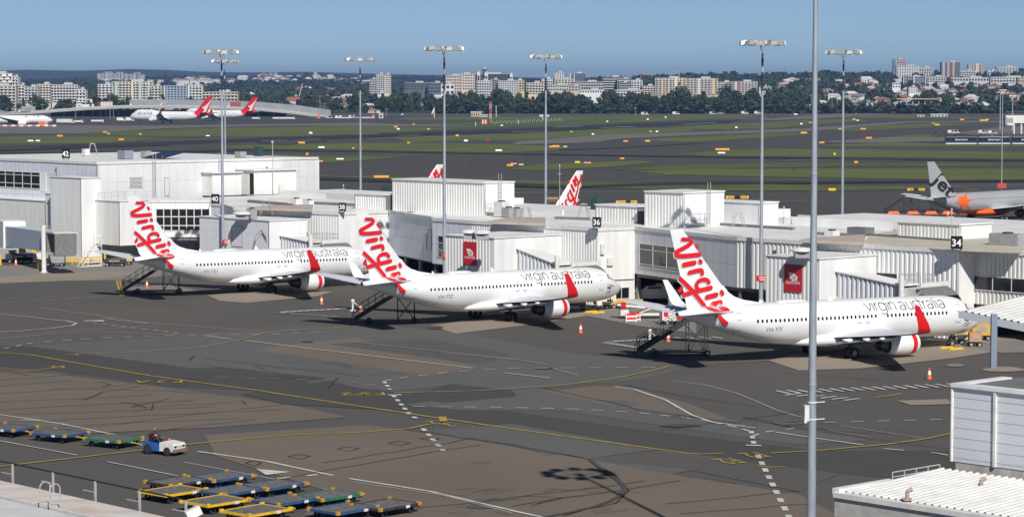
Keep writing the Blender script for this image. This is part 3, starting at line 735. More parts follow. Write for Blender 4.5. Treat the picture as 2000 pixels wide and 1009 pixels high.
# runway and taxiway paint seen from far
M_PW = mat('paint_white', (.52, .52, .50), .7, var=.2, scale=.8)
M_PWOLD = mat('paint_white_worn', (.30, .29, .28), .8, var=.35, scale=1.2)
M_PY = mat('paint_yellow', (.42, .29, .035), .7, var=.2, scale=.8)
M_CRACK = mat('crack_seal', (.012, .012, .012), .6)
def line_px(pts, wid, m, z=.05, name='marking', taper=None):
    mb = MB(); q = [W(x, y).xy for x, y in pts]; ribbon(mb, dens([tuple(p) for p in q], 12), wid, lambda a, b, L: (a, b, z), 0); return mb
def paint(name, m, lines, z):
    mb = MB(); z = z * .55 if z < .2 else z
    for i, (pts, wid) in enumerate(lines):
        q = [tuple(W(x, y).xy) for x, y in pts]; ribbon(mb, dens(q, 10), wid, lambda a, b, L: (a, b, z + .0005 * i), 0)
    tag(mb.build(name, m), kind='structure')
paint('runway_marking', M_PW, [([(690, 263), (740, 262)], 3), ([(780, 265.5), (820, 264.5)], 3), ([(720, 272), (880, 267), (990, 262)], 1.0), ([(1085, 248.5), (1135, 247)], 4), ([(1175, 250), (1240, 248)], 4),
  ([(1000, 258.5), (1060, 257)], 3), ([(510, 276), (560, 274.5)], 2.5), ([(-200, 298), (75, 289)], 1.2), ([(300, 276), (480, 271)], 1.0), ([(330, 285), (500, 279)], 1.0), ([(1330, 243.5), (1400, 240)], 2.5), ([(1440, 233), (1500, 231)], 3), ([(1560, 231), (1600, 230)], 3),
  ([(270, 293), (1000, 301), (2300, 317)], .5), ([(700, 306), (820, 303)], .5), ([(620, 345), (1130, 359)], .4), ([(1000, 379), (2300, 358)], .3), ([(1540, 313.5), (1760, 314.5)], 1.3), ([(1000, 278), (1200, 264.5), (1560, 252)], .6), ([(1600, 278), (1760, 269), (1960, 266)], .8), ([(1640, 279), (2100, 289)], .5)], .26)
paint('taxiway_marking', M_PY, [([(1300, 341), (1310, 342.5)], 1.0), ([(1270, 342.6), (1300, 343)], .8), ([(1390, 395), (1470, 400)], .45), ([(1470, 391), (1620, 398)], .4), ([(1190, 404), (1240, 400)], .5), ([(940, 349), (1000, 349)], .9), ([(1000, 379), (1070, 377)], .3),
  ([(1700, 366), (1860, 365), (1910, 372), (1880, 376)], .35), ([(1120, 376), (1060, 379)], .3)], .27)
# ---- apron patches
lay_each('apron', [
 (A_MID, [(-300, 545), (240, 545), (330, 538), (640, 575), (900, 610), (1500, 640), (2400, 700), (2400, 1200), (-300, 1200)]),
 (A_BASE, [(-300, 600), (250, 592), (520, 630), (700, 640), (600, 660), (200, 668), (-300, 700)]),
 (A_CONC, [(-300, 524), (0, 519), (260, 508), (420, 505), (330, 538), (240, 546), (-300, 556)]),
 (A_TAN, [(-300, 548), (0, 540), (200, 530), (300, 531), (180, 546), (0, 553), (-300, 560)]),
 (A_GREY, [(50, 676), (240, 662), (470, 645), (560, 641), (740, 634), (900, 650), (1120, 690), (1320, 712), (1330, 722), (1250, 740), (1060, 757), (990, 764), (890, 750), (770, 763), (690, 757), (560, 742), (400, 722), (240, 701)]),
 (A_BROWN, [(500, 683), (600, 668), (700, 660), (930, 716), (860, 731), (790, 727), (640, 704)]),
 (A_MID, [(640, 672), (830, 660), (1000, 692), (940, 712)]),
 (A_DARK, [(300, 720), (430, 717), (640, 738), (560, 750), (430, 740)]),
 (A_DARK, [(-300, 668), (60, 676), (240, 701), (420, 726), (620, 748), (760, 765), (900, 790), (1300, 845), (1600, 880), (2000, 880), (2400, 900), (2400, 985), (1700, 930), (1450, 905), (1300, 887), (1000, 833), (850, 812), (700, 790), (500, 763), (340, 756), (260, 745), (110, 724), (-300, 690)]),
 (A_GREY, [(790, 790), (980, 765), (1070, 757), (1180, 775), (1370, 805), (1600, 840), (1700, 860), (1560, 868), (1340, 838), (1100, 802), (900, 800)]),
 (A_DARK, [(880, 750), (1000, 762), (1010, 774), (870, 787), (780, 775)]),
 (A_MID, [(1060, 758), (1200, 748), (1500, 800), (1700, 846), (1560, 838), (1370, 806), (1180, 776)]),
 (A_BROWN, [(1060, 765), (1160, 754), (1230, 756), (1350, 790), (1440, 825), (1300, 806), (1180, 790)]),
 (A_GREY, [(1160, 781), (1215, 781), (1262, 791), (1210, 794)]),
 (A_GREY, [(820, 842), (1000, 828), (1300, 880), (1450, 900), (1290, 930), (1150, 912), (920, 862)]),
 (A_MID, [(1270, 880), (1450, 902), (1640, 925), (1560, 960), (1330, 915), (1155, 900)]),
 (A_DARK, [(1230, 933), (1340, 930), (1440, 944), (1360, 956)]),
 (A_BROWN, [(400, 850), (720, 830), (910, 858), (1150, 898), (1300, 925), (1560, 965), (1640, 1009), (1700, 1100), (500, 1100), (640, 960), (420, 890)]),
 (A_BROWN, [(-300, 720), (100, 730), (340, 760), (560, 790), (680, 815), (420, 835), (100, 850), (-300, 860)]),
 (A_DARK, [(470, 770), (640, 745), (760, 770), (740, 800), (560, 790)]),
 (A_TAN, [(404, 577), (520, 567), (650, 570), (620, 579), (480, 592), (430, 588)]),
 (A_TAN, [(840, 636), (960, 620), (1110, 614), (1250, 596), (1340, 600), (1280, 612), (1140, 618), (1040, 634), (890, 652)]),
 (A_CONC, [(1140, 616), (1240, 599), (1360, 604), (1360, 652), (1240, 636)]),
 (A_TAN, [(1500, 704), (1600, 684), (1740, 688), (1890, 656), (2100, 652), (2100, 664), (1860, 700), (1680, 720), (1560, 724)]),
 (A_CONC, [(1860, 676), (2100, 656), (2100, 684), (1960, 690)]),
 (A_CONC, [(250, 561), (330, 557), (400, 570), (300, 574), (240, 572)]),
 (A_TAN, [(1860, 776), (1990, 770), (1990, 782), (1900, 792)]), (A_TAN, [(1750, 783), (1850, 780), (1860, 790), (1780, 792)]),
], .012, .002)
# ---- apron paint
paint('apron_marking', M_PW, [(p_, w_ * .72) for p_, w_ in [
 ([(100, 625), (130, 627.5), (150, 632), (140, 637), (90, 643), (40, 647), (-100, 654)], .35), ([(-100, 604), (60, 620), (100, 625)], .25),
 ([(200, 622), (290, 633)], .25), ([(480, 666), (925, 720)], .32), ([(396, 656), (452, 663)], .3), ([(985, 729), (1073, 739)], .3), ([(1080, 720), (1128, 733)], .12),
 ([(1200, 756), (1240, 762), (1300, 782), (1350, 811), (1390, 825), (1475, 837)], .35), ([(1312, 744), (1380, 753), (1440, 769), (1520, 803), (1580, 820)], .12),
 ([(1515, 845), (1580, 855), (1685, 870)], .32), ([(387, 883), (520, 902), (650, 930)], .42), ([(683, 936), (840, 961), (1020, 1003), (1100, 1020)], .40), ([(690, 942), (860, 968), (1000, 1003)], .10),
 ([(210, 903), (368, 935)], .2), ([(0, 862), (150, 890)], .2), ([(0, 811), (120, 829), (280, 862)], .35), ([(360, 904), (540, 938)], .12), ([(630, 956), (700, 968)], .12),
 ([(758, 773), (784, 772)], .8), ([(1457, 871), (1487, 871.5)], .7),
]], .152)
paint('apron_marking', M_PWOLD, [([(70, 601), (290, 631), (480, 646)], .2), ([(90, 650), (310, 636)], .15), ([(-60, 668), (110, 652), (220, 650), (340, 654)], .22), ([(650, 664), (1000, 702), (1068, 713)], .2), ([(860, 690), (1000, 703)], .15), ([(1640, 832), (1810, 858)], .12), ([(1620, 842), (1700, 855)], .10)], .150)
def dashes(pts, on, off, wid, m, z, name='apron_marking'):
    z *= .55; q = [W(x, y).xy for x, y in pts]; mb = MB(); pos = 0.0; k = 0
    for a, b in zip(q[:-1], q[1:]):
        L = (b - a).length; d = (b - a) / L; x = -(pos % (on + off)) if pos % (on + off) < on else (on + off) - pos % (on + off)
        while x < L:
            s_, e_ = max(0, x), min(L, x + on)
            if e_ > s_: n = Vector((-d.y, d.x)) * wid / 2; A, B = a + d * s_, a + d * e_; mb.add([(*(A + n), z), (*(A - n), z), (*(B - n), z), (*(B + n), z)], ((0, 1, 2, 3),))
            x += on + off
        pos += L
    tag(mb.build(name, m), kind='structure')
dashes([(0, 595), (140, 595)], 1.2, 1.2, .18, M_PWOLD, .153); dashes([(-40, 690), (15, 680), (60, 671), (150, 664), (240, 659), (350, 655), (520, 654), (640, 648)], 1.1, 1.1, .2, M_PW, .153)
dashes([(750, 745), (790, 738), (880, 727), (1000, 720), (1290, 718)], 1.2, 1.25, .2, M_PW, .154); dashes([(420, 737), (560, 741), (680, 746), (745, 756)], 1.2, 1.3, .18, M_PWOLD, .153)
dashes([(750, 746), (762, 762)], 1.3, 1.3, .36, M_PW, .155); dashes([(768, 773), (800, 810), (812, 818)], 1.3, 1.4, .36, M_PW, .155); dashes([(826, 838), (866, 882)], 1.3, 1.4, .36, M_PW, .155)
dashes([(806, 795), (950, 796), (1100, 799), (1240, 806), (1330, 816), (1400, 826)], 1.0, 1.05, .2, M_PW, .156)
dashes([(1390, 825), (1440, 836), (1470, 845)], 1.3, .9, .3, M_PW, .157); dashes([(1467, 843), (1473, 872)], 1.3, 1.3, .36, M_PW, .157); dashes([(1471, 852), (1500, 844), (1580, 834)], 1.0, 1.2, .25, M_PW, .157)
dashes([(1480, 890), (1540, 1009), (1560, 1050)], 1.5, 1.5, .38, M_PW, .157); dashes([(1610, 826), (1880, 819)], 1.0, 1.1, .18, M_PW, .157); dashes([(1725, 877), (1830, 886), (1880, 896)], 1.6, 2.0, .25, M_PW, .157)
dashes([(165, 628), (190, 632), (250, 640), (300, 645), (350, 652)], 1.0, .9, .2, M_PW, .157)
def chevron(tip, p1, p2, n, name='apron_marking'):
    mb = MB(); T_ = W(*tip).xy; A, B = W(*p1).xy, W(*p2).xy; dr = ((A + B) / 2 - T_).normalized()
    for i in range(n):
        f0 = (i + .15) / n
        for E in (A, B):
            c = T_.lerp(E, f0); inner = T_.lerp((A + B) / 2, min(1, f0 + 1.3 / n)); e2 = c.lerp(inner, .82); w_ = dr * (A - T_).length / n * .42
            mb.add([(*c, .158), (*(c + w_), .158), (*(e2 + w_), .158), (*e2, .158)], ((0, 1, 2, 3),))
    tag(mb.build(name, M_PW), kind='structure')
def hatch(rows):
    mb = MB()
    for (x0, y0), (x1, y1), n, dx, dy in rows:
        for i in range(n):
            cx, cy = x0 + (x1 - x0) * i / (n - 1), y0 + (y1 - y0) * i / (n - 1); ribbon(mb, [tuple(W(cx - dx, cy - dy).xy), tuple(W(cx + dx, cy + dy).xy)], .34, lambda a, b, L: (a, b, .087), 0)
    tag(mb.build('apron_marking', M_PW), kind='structure')
hatch([((1530, 767), (1862, 753), 17, 13, 2.8), ((1548, 771), (1664, 781), 6, 15, -1.8)])
hatch([((1196, 668), (1292, 662), 8, 13, -1.7), ((1192, 671.5), (1262, 682), 6, 15, 1.3)]); hatch([((552, 610), (664, 604), 9, 12, -1.4), ((556, 612), (650, 619), 7, 13, 1.2)]); hatch([((1330, 662), (1400, 660), 4, 12, 2)])
# give-way triangles
for tri in ([(500, 917), (567, 923), (520, 929)], [(160, 627), (200, 626), (205, 629)]):
    mb = MB(); mb.sheet([tuple(W(x, y).xy) for x, y in tri], .087); tag(mb.build('apron_marking', M_PW), kind='structure')
dashes([(542, 936), (620, 928)], 1.0, 1.2, .4, M_PW, .157)
paint('apron_marking', M_PY, [([(-100, 682), (60, 694), (160, 712), (300, 736), (500, 763), (660, 788), (860, 818), (1100, 853), (1340, 886), (1365, 888), (1412, 887)], .26),
 ([(-60, 735), (80, 723), (120, 716)], .2), ([(-100, 595), (60, 590), (235, 578)], .2), ([(130, 693), (250, 689), (390, 680), (470, 664), (520, 650), (700, 637), (800, 630)], .18), ([(0, 912), (150, 895), (385, 867), (560, 851), (700, 846), (800, 838), (840, 829)], .24), ([(770, 768), (930, 764), (1100, 753), (1200, 740), (1270, 726), (1308, 716)], .22), ([(1300, 716), (1500, 704)], .14),
 ([(864, 815), (866, 824)], .6), ([(1505, 886), (1600, 881), (1740, 868), (1810, 858), (1880, 843)], .24), ([(1478, 911), (1500, 914), (1535, 913)], .2), ([(228, 549), (236, 579)], .25), ([(234, 549), (242, 579)], .25), ([(1710, 777), (1740, 774), (1760, 770)], .25)], .160)
def ground_text(body, px, py, size, ang, m=None, z=.09, kx=.6):
    vs, fs, wd = text_mesh(body, size); p = W(px, py); c, s_ = math.cos(ang), math.sin(ang); mb = MB()
    mb.add([(p.x + (x - wd / 2) * kx * c - y * s_, p.y + (x - wd / 2) * kx * s_ + y * c, z) for x, y in vs], fs); tag(mb.build('apron_marking', m or M_PY), kind='structure')
ground_text('F 3 A', 313, 744, 2.6, R(182), kx=.75)
for x, y, a in ((690, 768, 188), (728, 768, 188)): ground_text('F2', x, y, 2.6, R(a), kx=.9)
ground_text('2', 838, 824, 2.6, R(205)); ground_text('3', 868, 828, 2.6, R(205)); ground_text('F2', 1458, 886, 3.2, R(205), kx=.5); ground_text('F2', 1408, 897, 3.4, R(205), kx=.5); ground_text('F2', 112, 716, 2.4, R(195)); ground_text('F', 148, 692, 2.2, R(195))
# crack seal lines
rc = random.Random(11); mb = MB(); k = 0
def crack(pts, wd=.10, jit=.5):
    global k
    q = dens([tuple(W(x, y).xy) for x, y in pts], 2.2); q = [q[0]] + [(a + rc.uniform(-jit, jit) * .25, b + rc.uniform(-jit, jit)) for a, b in q[1:-1]] + [q[-1]]
    ribbon(mb, q, wd, lambda a, b, L: (a, b, .091 + .0002 * (k % 12)), 0); k += 1
for y0, x1, y1 in ((744, 160, 731), (756, 140, 744), (770, 250, 753), (786, 300, 772), (800, 380, 783), (812, 420, 795), (826, 560, 800), (838, 470, 818)): crack([(-40, y0 + 3), (x1 * .5, (y0 + y1) / 2), (x1, y1)])
for pts in ([(163, 782), (200, 768), (275, 755)], [(190, 746), (215, 752), (200, 756)], [(235, 786), (290, 797), (255, 795), (330, 780)], [(100, 760), (330, 764), (385, 770)], [(290, 797), (470, 785), (480, 790)], [(370, 704), (380, 696)], [(400, 700), (560, 720), (700, 735), (790, 730)], [(260, 805), (300, 800), (300, 790)], [(300, 845), (420, 828), (500, 820)], [(630, 905), (920, 858), (1150, 898)], [(640, 760), (660, 740)],
            [(940, 870), (700, 910), (560, 935)], [(1000, 990), (1170, 965), (1330, 940)], [(700, 1009), (900, 985), (1170, 955), (1260, 940)], [(1150, 898), (1215, 940), (1230, 960), (1200, 985), (1100, 1009)], [(1330, 1005), (1600, 985)], [(1300, 985), (1560, 960)], [(1150, 898), (1290, 880)], [(1060, 757), (1250, 800), (1440, 828)], [(1220, 752), (1400, 785), (1480, 795)], [(800, 842), (1000, 868), (1150, 898)], [(1290, 842), (1440, 822), (1600, 800)], [(1500, 726), (1720, 743)], [(1450, 815), (1560, 840), (1760, 866), (1880, 880)], [(920, 905), (960, 905)], [(1060, 890), (1090, 887)], [(1030, 970), (1100, 975), (1050, 985)], [(40, 845), (240, 828), (420, 806)], [(0, 726), (60, 735)], [(560, 790), (470, 800)]): crack(pts, .09)
for cx, cy, a, b in ((585, 893, 22, 5), (680, 878, 22, 4), (780, 867, 22, 4), (840, 858, 20, 3), (495, 906, 16, 5), (1330, 815, 22, 3)):
    crack([(cx - a, cy), (cx - 4, cy - b), (cx + a, cy - 1), (cx + 4, cy + b), (cx - a, cy)], .08, .1)
for i in range(26): x, y = rc.uniform(850, 1220), rc.uniform(955, 1005); crack([(x, y), (x + rc.uniform(20, 70), y + rc.uniform(-9, 6))], .06)
for i in range(22): x, y = rc.uniform(1400, 1600), rc.uniform(815, 842); crack([(x, y), (x + rc.uniform(10, 50), y + rc.uniform(-5, 4))], .07)
for i in range(18): x, y = rc.uniform(300, 760), rc.uniform(700, 740); crack([(x, y), (x + rc.uniform(40, 130), y + rc.uniform(3, 14))], .06)
tag(mb.build('crack_seal', M_CRACK), kind='structure')
crack_w = MB(); q = dens([tuple(W(x, y).xy) for x, y in smooth_pts([(1152, 899), (1190, 928), (1215, 945), (1222, 958), (1205, 975), (1150, 995), (1060, 1012)], 3)], 1.5); ribbon(crack_w, q, .32, lambda a, b, L: (a, b, .095), 0); tag(crack_w.build('crack_seal', A_DARK), kind='structure')
# oil and rubber stains, manhole lids
for x, y, a, b, m in ((850, 640, 16, 3, A_DARK), (1062, 720, 20, 1.5, A_DARK), (600, 668, 12, 1.5, A_DARK), (1330, 832, 40, 3, A_DARK), (1865, 714, 18, 3, A_CONC), (1960, 722, 40, 5, A_TAN), (940, 990, 28, 5, A_MID), (60, 822, 22, 3, A_CONC), (1540, 826, 30, 5, A_GREY), (1690, 697, 14, 1.5, A_DARK)):
    mb = MB(); mb.sheet([tuple(W(x + a * math.cos(t) * (1 + .12 * math.sin(3 * t)), y + b * math.sin(t)).xy) for t in [2 * math.pi * i / 20 for i in range(20)]], .078 + rc.random() * .003); tag(mb.build('stain', m), kind='structure')
# ------------------------------------------------------------------ terminal pier (s runs along the pier away from us, t inwards from the apron)
PVt, PUt = tuple(PV), tuple(PU)
MP_GREY = panel_mat('cladding_grey', (0.58, 0.60, 0.63), PUt, 1.5, 2.7, z0=.55)
MP_BLUE = panel_mat('cladding_pale_blue_grey', (0.66, 0.70, 0.77), PUt, 1.25, 3.2, z0=2.6)
MP_WHITE = panel_mat('cladding_white', (0.66, 0.67, 0.69), PVt, 1.55, 2.9, z0=2.72, line=.05, dark=.7)
MP_W2 = panel_mat('cladding_white_front', (0.78, 0.79, 0.82), PUt, 2.4, 3.1, line=.05, dark=.75)
M_CORR = mat('ribbed_sheet', (0.77, 0.77, 0.76), 0.45, var=0.09, scale=1.3, stretch=(1, 1, .10), detail=6)
M_CORRD = mat('ribbed_sheet_darker', (0.66, 0.66, 0.64), 0.5, var=0.11, scale=1.3, stretch=(1, 1, .10), detail=6)  # darker tone of the ribbed sheet, with upright streaks
M_WALLW = mat('render_white', (0.72, 0.72, 0.72), 0.5, var=0.07, scale=1.2, stretch=(1, 1, .10), detail=6)
M_TOWER = mat('tower_sheet', (0.76, 0.76, 0.74), 0.5, var=0.07, scale=1.2, stretch=(1, 1, .12), detail=6)
M_ROOF = mat('roof_sheet', (0.74, 0.74, 0.73), 0.5, var=0.10, scale=0.22, detail=6)
M_ROOFC = mat('roof_membrane_cream', (0.52, 0.48, 0.39), 0.6, var=0.10, scale=0.3)
M_ROOFP = mat('roof_pinkish', (0.46, 0.385, 0.33), 0.6, var=0.08, scale=0.4)
M_GUTTER = mat('gutter_grey', (0.16, 0.165, 0.17), 0.6, var=0.15, scale=2)
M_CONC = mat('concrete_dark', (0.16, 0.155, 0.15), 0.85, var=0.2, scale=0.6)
M_RAIL = mat('rail_galvanised', (0.46, 0.47, 0.48), 0.45, metal=0.3)
M_SIGNK = mat('sign_black', (0.012, 0.012, 0.012), 0.4)
M_SIGNW = mat('sign_white', (0.85, 0.85, 0.85), 0.5)
M_BANNER = mat('banner_red', (0.52, 0.018, 0.03), 0.55, var=0.05, scale=1)
class Seg:
    """a wall line from p to q in (s, t), seen from the apron"""
    def __init__(s, p, q):
        s.p = ST(*p); s.q = ST(*q); s.e = (s.q - s.p); s.L = s.e.length; s.e.normalize()
        n = Vector((-s.e.y, s.e.x, 0)); c = (s.p + s.q) / 2
        if n.dot(Vector((0, 0, 0)) - c) < 0: n = -n
        s.n = n
    def at(s, a, z, off=0.0): return s.p + s.e * a + s.n * off + Vector((0, 0, z))
    def px(s, x, y):                                  # picture point on this wall -> (a, z)
        r = ray(x, y); k = s.n.dot(s.p) / s.n.dot(r); P = r * k
        return (P - s.p).dot(s.e), P.z + CAM_H
def plain(mb, g, z0, z1, th=.25, a0=0.0, a1=None, off=0.0, mi=None):
    a1 = g.L if a1 is None else a1
    mb.obox(g.at(a0, z0, off), g.e * (a1 - a0), -g.n * th, Vector((0, 0, z1 - z0)), mi)
def ribbed(mb, g, z0, z1, pitch=.62, dep=.09, th=.25, off=0.0, mi=None):
    n = max(1, round(g.L / pitch)); p = g.L / n; pts = []
    for i in range(n): pts += [(p * i, 0), (p * (i + .42), 0), (p * (i + .5), -dep), (p * (i + .92), -dep)]
    pts.append((g.L, 0))
    lo = [g.at(a, z0, off + o) for a, o in pts]; hi = [g.at(a, z1, off + o) for a, o in pts]
    k = len(pts); mb.add(lo + hi, [(i, i + 1, k + i + 1, k + i) for i in range(k - 1)], mi)
    mb.obox(g.at(0, z0, off - dep - .01), g.e * g.L, -g.n * th, Vector((0, 0, z1 - z0)), mi)
def window(parent, g, a0, a1, z0, z1, nx=1, nz=1, off=0.05, name='window', glass=None, splits=None, fr=.07, frm=None):
    if parent.parent is not None: parent = parent.parent
    m = MB(); m.obox(g.at(a0, z0, off), g.e * (a1 - a0), -g.n * .04, Vector((0, 0, z1 - z0)))
    w_ = m.build(name, glass or M_GLASS, parent, world=True)
    m = MB(); xs = [a0 + (a1 - a0) * i / nx for i in range(nx + 1)]; zs = [z0 + (z1 - z0) * i / nz for i in range(nz + 1)] if not splits else [z0] + splits + [z1]
    for a in xs: m.obox(g.at(a - fr / 2, z0 - fr / 2, off + .05), g.e * fr, -g.n * .08, Vector((0, 0, z1 - z0 + fr)))
    for z in zs: m.obox(g.at(a0 - fr / 2, z - fr / 2, off + .047), g.e * (a1 - a0 + fr), -g.n * .07, Vector((0, 0, fr)))
    f = bpy.data.meshes; o = m.build('window_frame', frm or M_PAINTW, w_, world=True)
    return w_
def railing(mb, pts, h=1.05, post=1.6, r=.028, mid=True):
    for a, b in zip(pts[:-1], pts[1:]):
        a, b = Vector(a), Vector(b); L = (b - a).length; n = max(1, round(L / post)); up = Vector((0, 0, h))
        for i in range(n + 1): c = a.lerp(b, i / n); mb.tube(c, c + up, r, n=5)
        mb.tube(a + up, b + up, r, n=5)
        if mid: mb.tube(a + up * .5, b + up * .5, r * .8, n=5)
def ladder(mb, base, top, across, wd=.5, ext=1.1, step=.33):
    base, top, across = Vector(base), Vector(top), Vector(across).normalized(); n = int((top - base).length / step)
    d = (top - base).normalized()
    for sg in (-1, 1): mb.tube(base + across * sg * wd / 2, top + across * sg * wd / 2 + d * ext, .035, n=5)
    for i in range(1, n + 1): c = base + d * step * i; mb.tube(c - across * wd / 2, c + across * wd / 2, .028, n=5)
pier = thing('terminal_pier', 'long low white airport pier with sawtooth walls behind the three red-finned airliners', 'terminal', ST(200, 222, 0))
PL = [(118, 203.8), (152.4, 203.8), (152.5, 201.4), (175.4, 201.4), (182.5, 201.4), (204.8, 208.0), (205.5, 202.5), (227.5, 202.5), (236.0, 203.4), (237.9, 205.0), (255.0, 212.0), (255.0, 203.5), (275.5, 201.5), (286.0, 207.0), (288.5, 207.0), (296.5, 212.8), (305.1, 203.4)]
RZ = 9.0
far = [(305.1, 240), (118, 240)]
def inset(poly, d=.3): return poly
mb = MB(); mb.prism([tuple(ST(*p).xy) for p in PL + far], RZ - .35, RZ); mb.build('roof', M_ROOF, pier, world=True)
SEG = [Seg(PL[i], PL[i + 1]) for i in range(len(PL) - 1)]
def wallpart(i, z0, style, m, **k):
    g = SEG[i]; q = MB(); zt = RZ - .352
    (ribbed if style == 'rib' else plain)(q, g, z0, zt, **k)
    o = q.build('wall', m, pier, world=True)
    c = MB(); c.obox(g.at(-.02, RZ - .34, .1), g.e * (g.L + .04), -g.n * .28, Vector((0, 0, .40))); c.build('roof_edge', M_PAINTW, o, world=True)
    return o, g
def win_px(o, g, x0, y0, x1, y1, **k):
    a0, zt = g.px(x0, y0); a1, zb = g.px(x1, y1); lo, hi = sorted((a0, a1))
    return window(o, g, max(.1, lo), min(g.L - .1, hi), min(zt, zb), max(zt, zb), **k)
o, g = wallpart(0, 3.5, 'rib', M_CORRD, pitch=.5)
w0 = window(o, g, g.px(2060, 0)[0], g.px(1910, 0)[0], 4.95, 6.35, nx=4)
o, g = wallpart(1, 0, 'plain', M_WALLW)
o, g = wallpart(2, 0, 'rib', M_CORR, pitch=.6)
win_px(o, g, 1682, 530, 1700, 540); win_px(o, g, 1704, 531, 1753, 549, nx=1)
o, g = wallpart(3, 3.5, 'rib', M_CORRD, pitch=.6)
q = MB(); q.box(g.at(g.px(1516, 480)[0], g.px(1516, 492)[1], .3), (.3, .3, .4)); q.build('floodlight', M_DARK, o, world=True)
o, g = wallpart(4, 3.5, 'plain', MP_GREY)
win_px(o, g, 1250, 475, 1330, 530, nx=3, splits=[g.px(1250, 515)[1], g.px(1250, 486)[1]])
o, g = wallpart(5, 0, 'plain', M_WALLW)
win_px(o, g, 1198, 562, 1228, 582, nx=2)
q = MB()
for x, y, ww, hh in ((1178, 476, .5, 1.2), (1195, 503, .8, .9), (1172, 530, .5, .5)):
    a, z = g.px(x, y); b_ = MB(); b_.obox(g.at(a, z, .3), g.e * ww, -g.n * .3, Vector((0, 0, -hh))); b_.build('wall_box', M_PAINTW, o, world=True)
q = MB(); a, z = g.px(1205, 546); q.tube(g.at(.2, z, .12), g.at(g.L - .2, z + .05, .12), .06); q.build('pipe', M_RAIL, o, world=True)
o, g = wallpart(6, 0, 'rib', M_CORR, pitch=.45, dep=.05)
win_px(o, g, 1010, 482, 1043, 497); win_px(o, g, 1046, 484, 1083, 502)
o, g = wallpart(7, 3.3, 'plain', MP_BLUE)
win_px(o, g, 856, 460, 877, 503, nx=1, nz=3)
o, g = wallpart(8, 3.3, 'plain', MP_BLUE)
o, g = wallpart(9, 3.3, 'plain', MP_BLUE)
win_px(o, g, 834, 447, 843, 489, nx=1, nz=3)
o, g = wallpart(10, 0, 'plain', M_WALLW)
o, g = wallpart(11, 0, 'rib', M_CORR, pitch=.5, dep=.04)
win_px(o, g, 563, 450, 570, 457); win_px(o, g, 574, 451, 602, 463)
for i in (12, 13): wallpart(i, 0, 'plain', MP_BLUE)
o, g = wallpart(14, 3.6, 'plain', MP_W2)
o2, g2 = wallpart(15, 3.6, 'plain', MP_W2)
window(o2, g2, .3, g2.px(305, 420)[0] if g2.px(305, 420)[0] > 1 else g2.L - .35, 4.55, 7.75, nx=7, splits=[5.3, 6.6], fr=.13)
window(o, g, .3, g.L - .4, 4.55, 7.75, nx=4, splits=[5.3, 6.6], fr=.13)
# open ground level under the raised bays: slab, columns, dark back wall
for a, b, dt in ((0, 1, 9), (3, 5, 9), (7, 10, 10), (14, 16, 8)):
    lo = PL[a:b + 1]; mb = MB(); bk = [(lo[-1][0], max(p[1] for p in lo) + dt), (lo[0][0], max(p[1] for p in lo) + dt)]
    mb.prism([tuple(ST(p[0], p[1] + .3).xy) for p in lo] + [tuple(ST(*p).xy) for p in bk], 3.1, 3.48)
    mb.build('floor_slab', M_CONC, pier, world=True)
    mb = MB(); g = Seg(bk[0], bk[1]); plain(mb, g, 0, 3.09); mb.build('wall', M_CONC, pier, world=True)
    for p, q in zip(lo[:-1], lo[1:]):
        L = math.hypot(q[0] - p[0], q[1] - p[1]); n = max(1, int(L / 6))
        for i in range(n + 1):
            f_ = i / n; c = ST(p[0] + (q[0] - p[0]) * f_, p[1] + (q[1] - p[1]) * f_ + .6)
            mb = MB(); mb.box((c.x, c.y, 1.54), (.4, .4, 3.08), TH); mb.build('column', M_GREY, pier, world=True)
# far side wall and end walls so the pier is closed
mb = MB(); plain(mb, Seg((118, 240), (305, 240)), 0, 8.64); mb.build('wall', M_WALLW, pier, world=True)
# roof upstands, gutters and coloured membranes laid on the roof
def strip(name, m, pts, z, h):
    q = MB(); q.prism([tuple(ST(*p).xy) for p in pts], z, z + h); return q.build(name, m, pier, world=True)
def zpx(x, y, z): r = ray(x, y); k = (z - CAM_H) / r.z; p = r * k; return (p.dot(PU), p.dot(PV))
def roofpatch(m, pts, h=.05, name='roof_membrane', z=RZ):
    return strip(name, m, [zpx(x, y, z + h) for x, y in pts], z + .004, h)
roofpatch(M_ROOFP, [(1690, 458), (1688, 473), (1560, 468), (1600, 462)], .3)
roofpatch(M_ROOFC, [(1686, 474), (1870, 489), (1990, 493), (2040, 470), (1990, 450), (1900, 452), (1790, 443), (1700, 458)], .06)
roofpatch(M_ROOFP, [(611, 399), (610, 409), (480, 405), (540, 400)], .3)
roofpatch(M_ROOFP, [(1065, 424), (1066, 436), (950, 432), (1000, 424)], .3)
def gutter(x0, y0, x1, y1, wd=.7, h=.35, m=None, name='gutter'):
    a, b = zpx(x0, y0, RZ + h), zpx(x1, y1, RZ + h); A, B = ST(*a), ST(*b); d = (B - A).normalized(); n = Vector((-d.y, d.x, 0)) * wd / 2
    q = MB(); q.prism([(A + n).xy[:], (B + n).xy[:], (B - n).xy[:], (A - n).xy[:]], RZ + .006, RZ + h); return q.build(name, m or M_GUTTER, pier, world=True)
gutter(1376, 433, 1550, 444, .5, .3); gutter(1595, 453, 1690, 457, .5, .3); gutter(1696, 456, 1860, 467, .6, .25)
gutter(1085, 423, 1150, 425, .6, .3); gutter(540, 396, 572, 398, .5, .5); gutter(614, 394, 700, 398, .7, .35); gutter(486, 390, 560, 396, .5, .4)
gutter(990, 404, 1100, 410, .3, .6, M_PAINTW, 'roof_upstand'); gutter(1440, 420, 1560, 425, .4, .8, M_PAINTW, 'roof_upstand'); gutter(1560, 419, 1735, 431, .4, .9, M_PAINTW, 'roof_upstand')
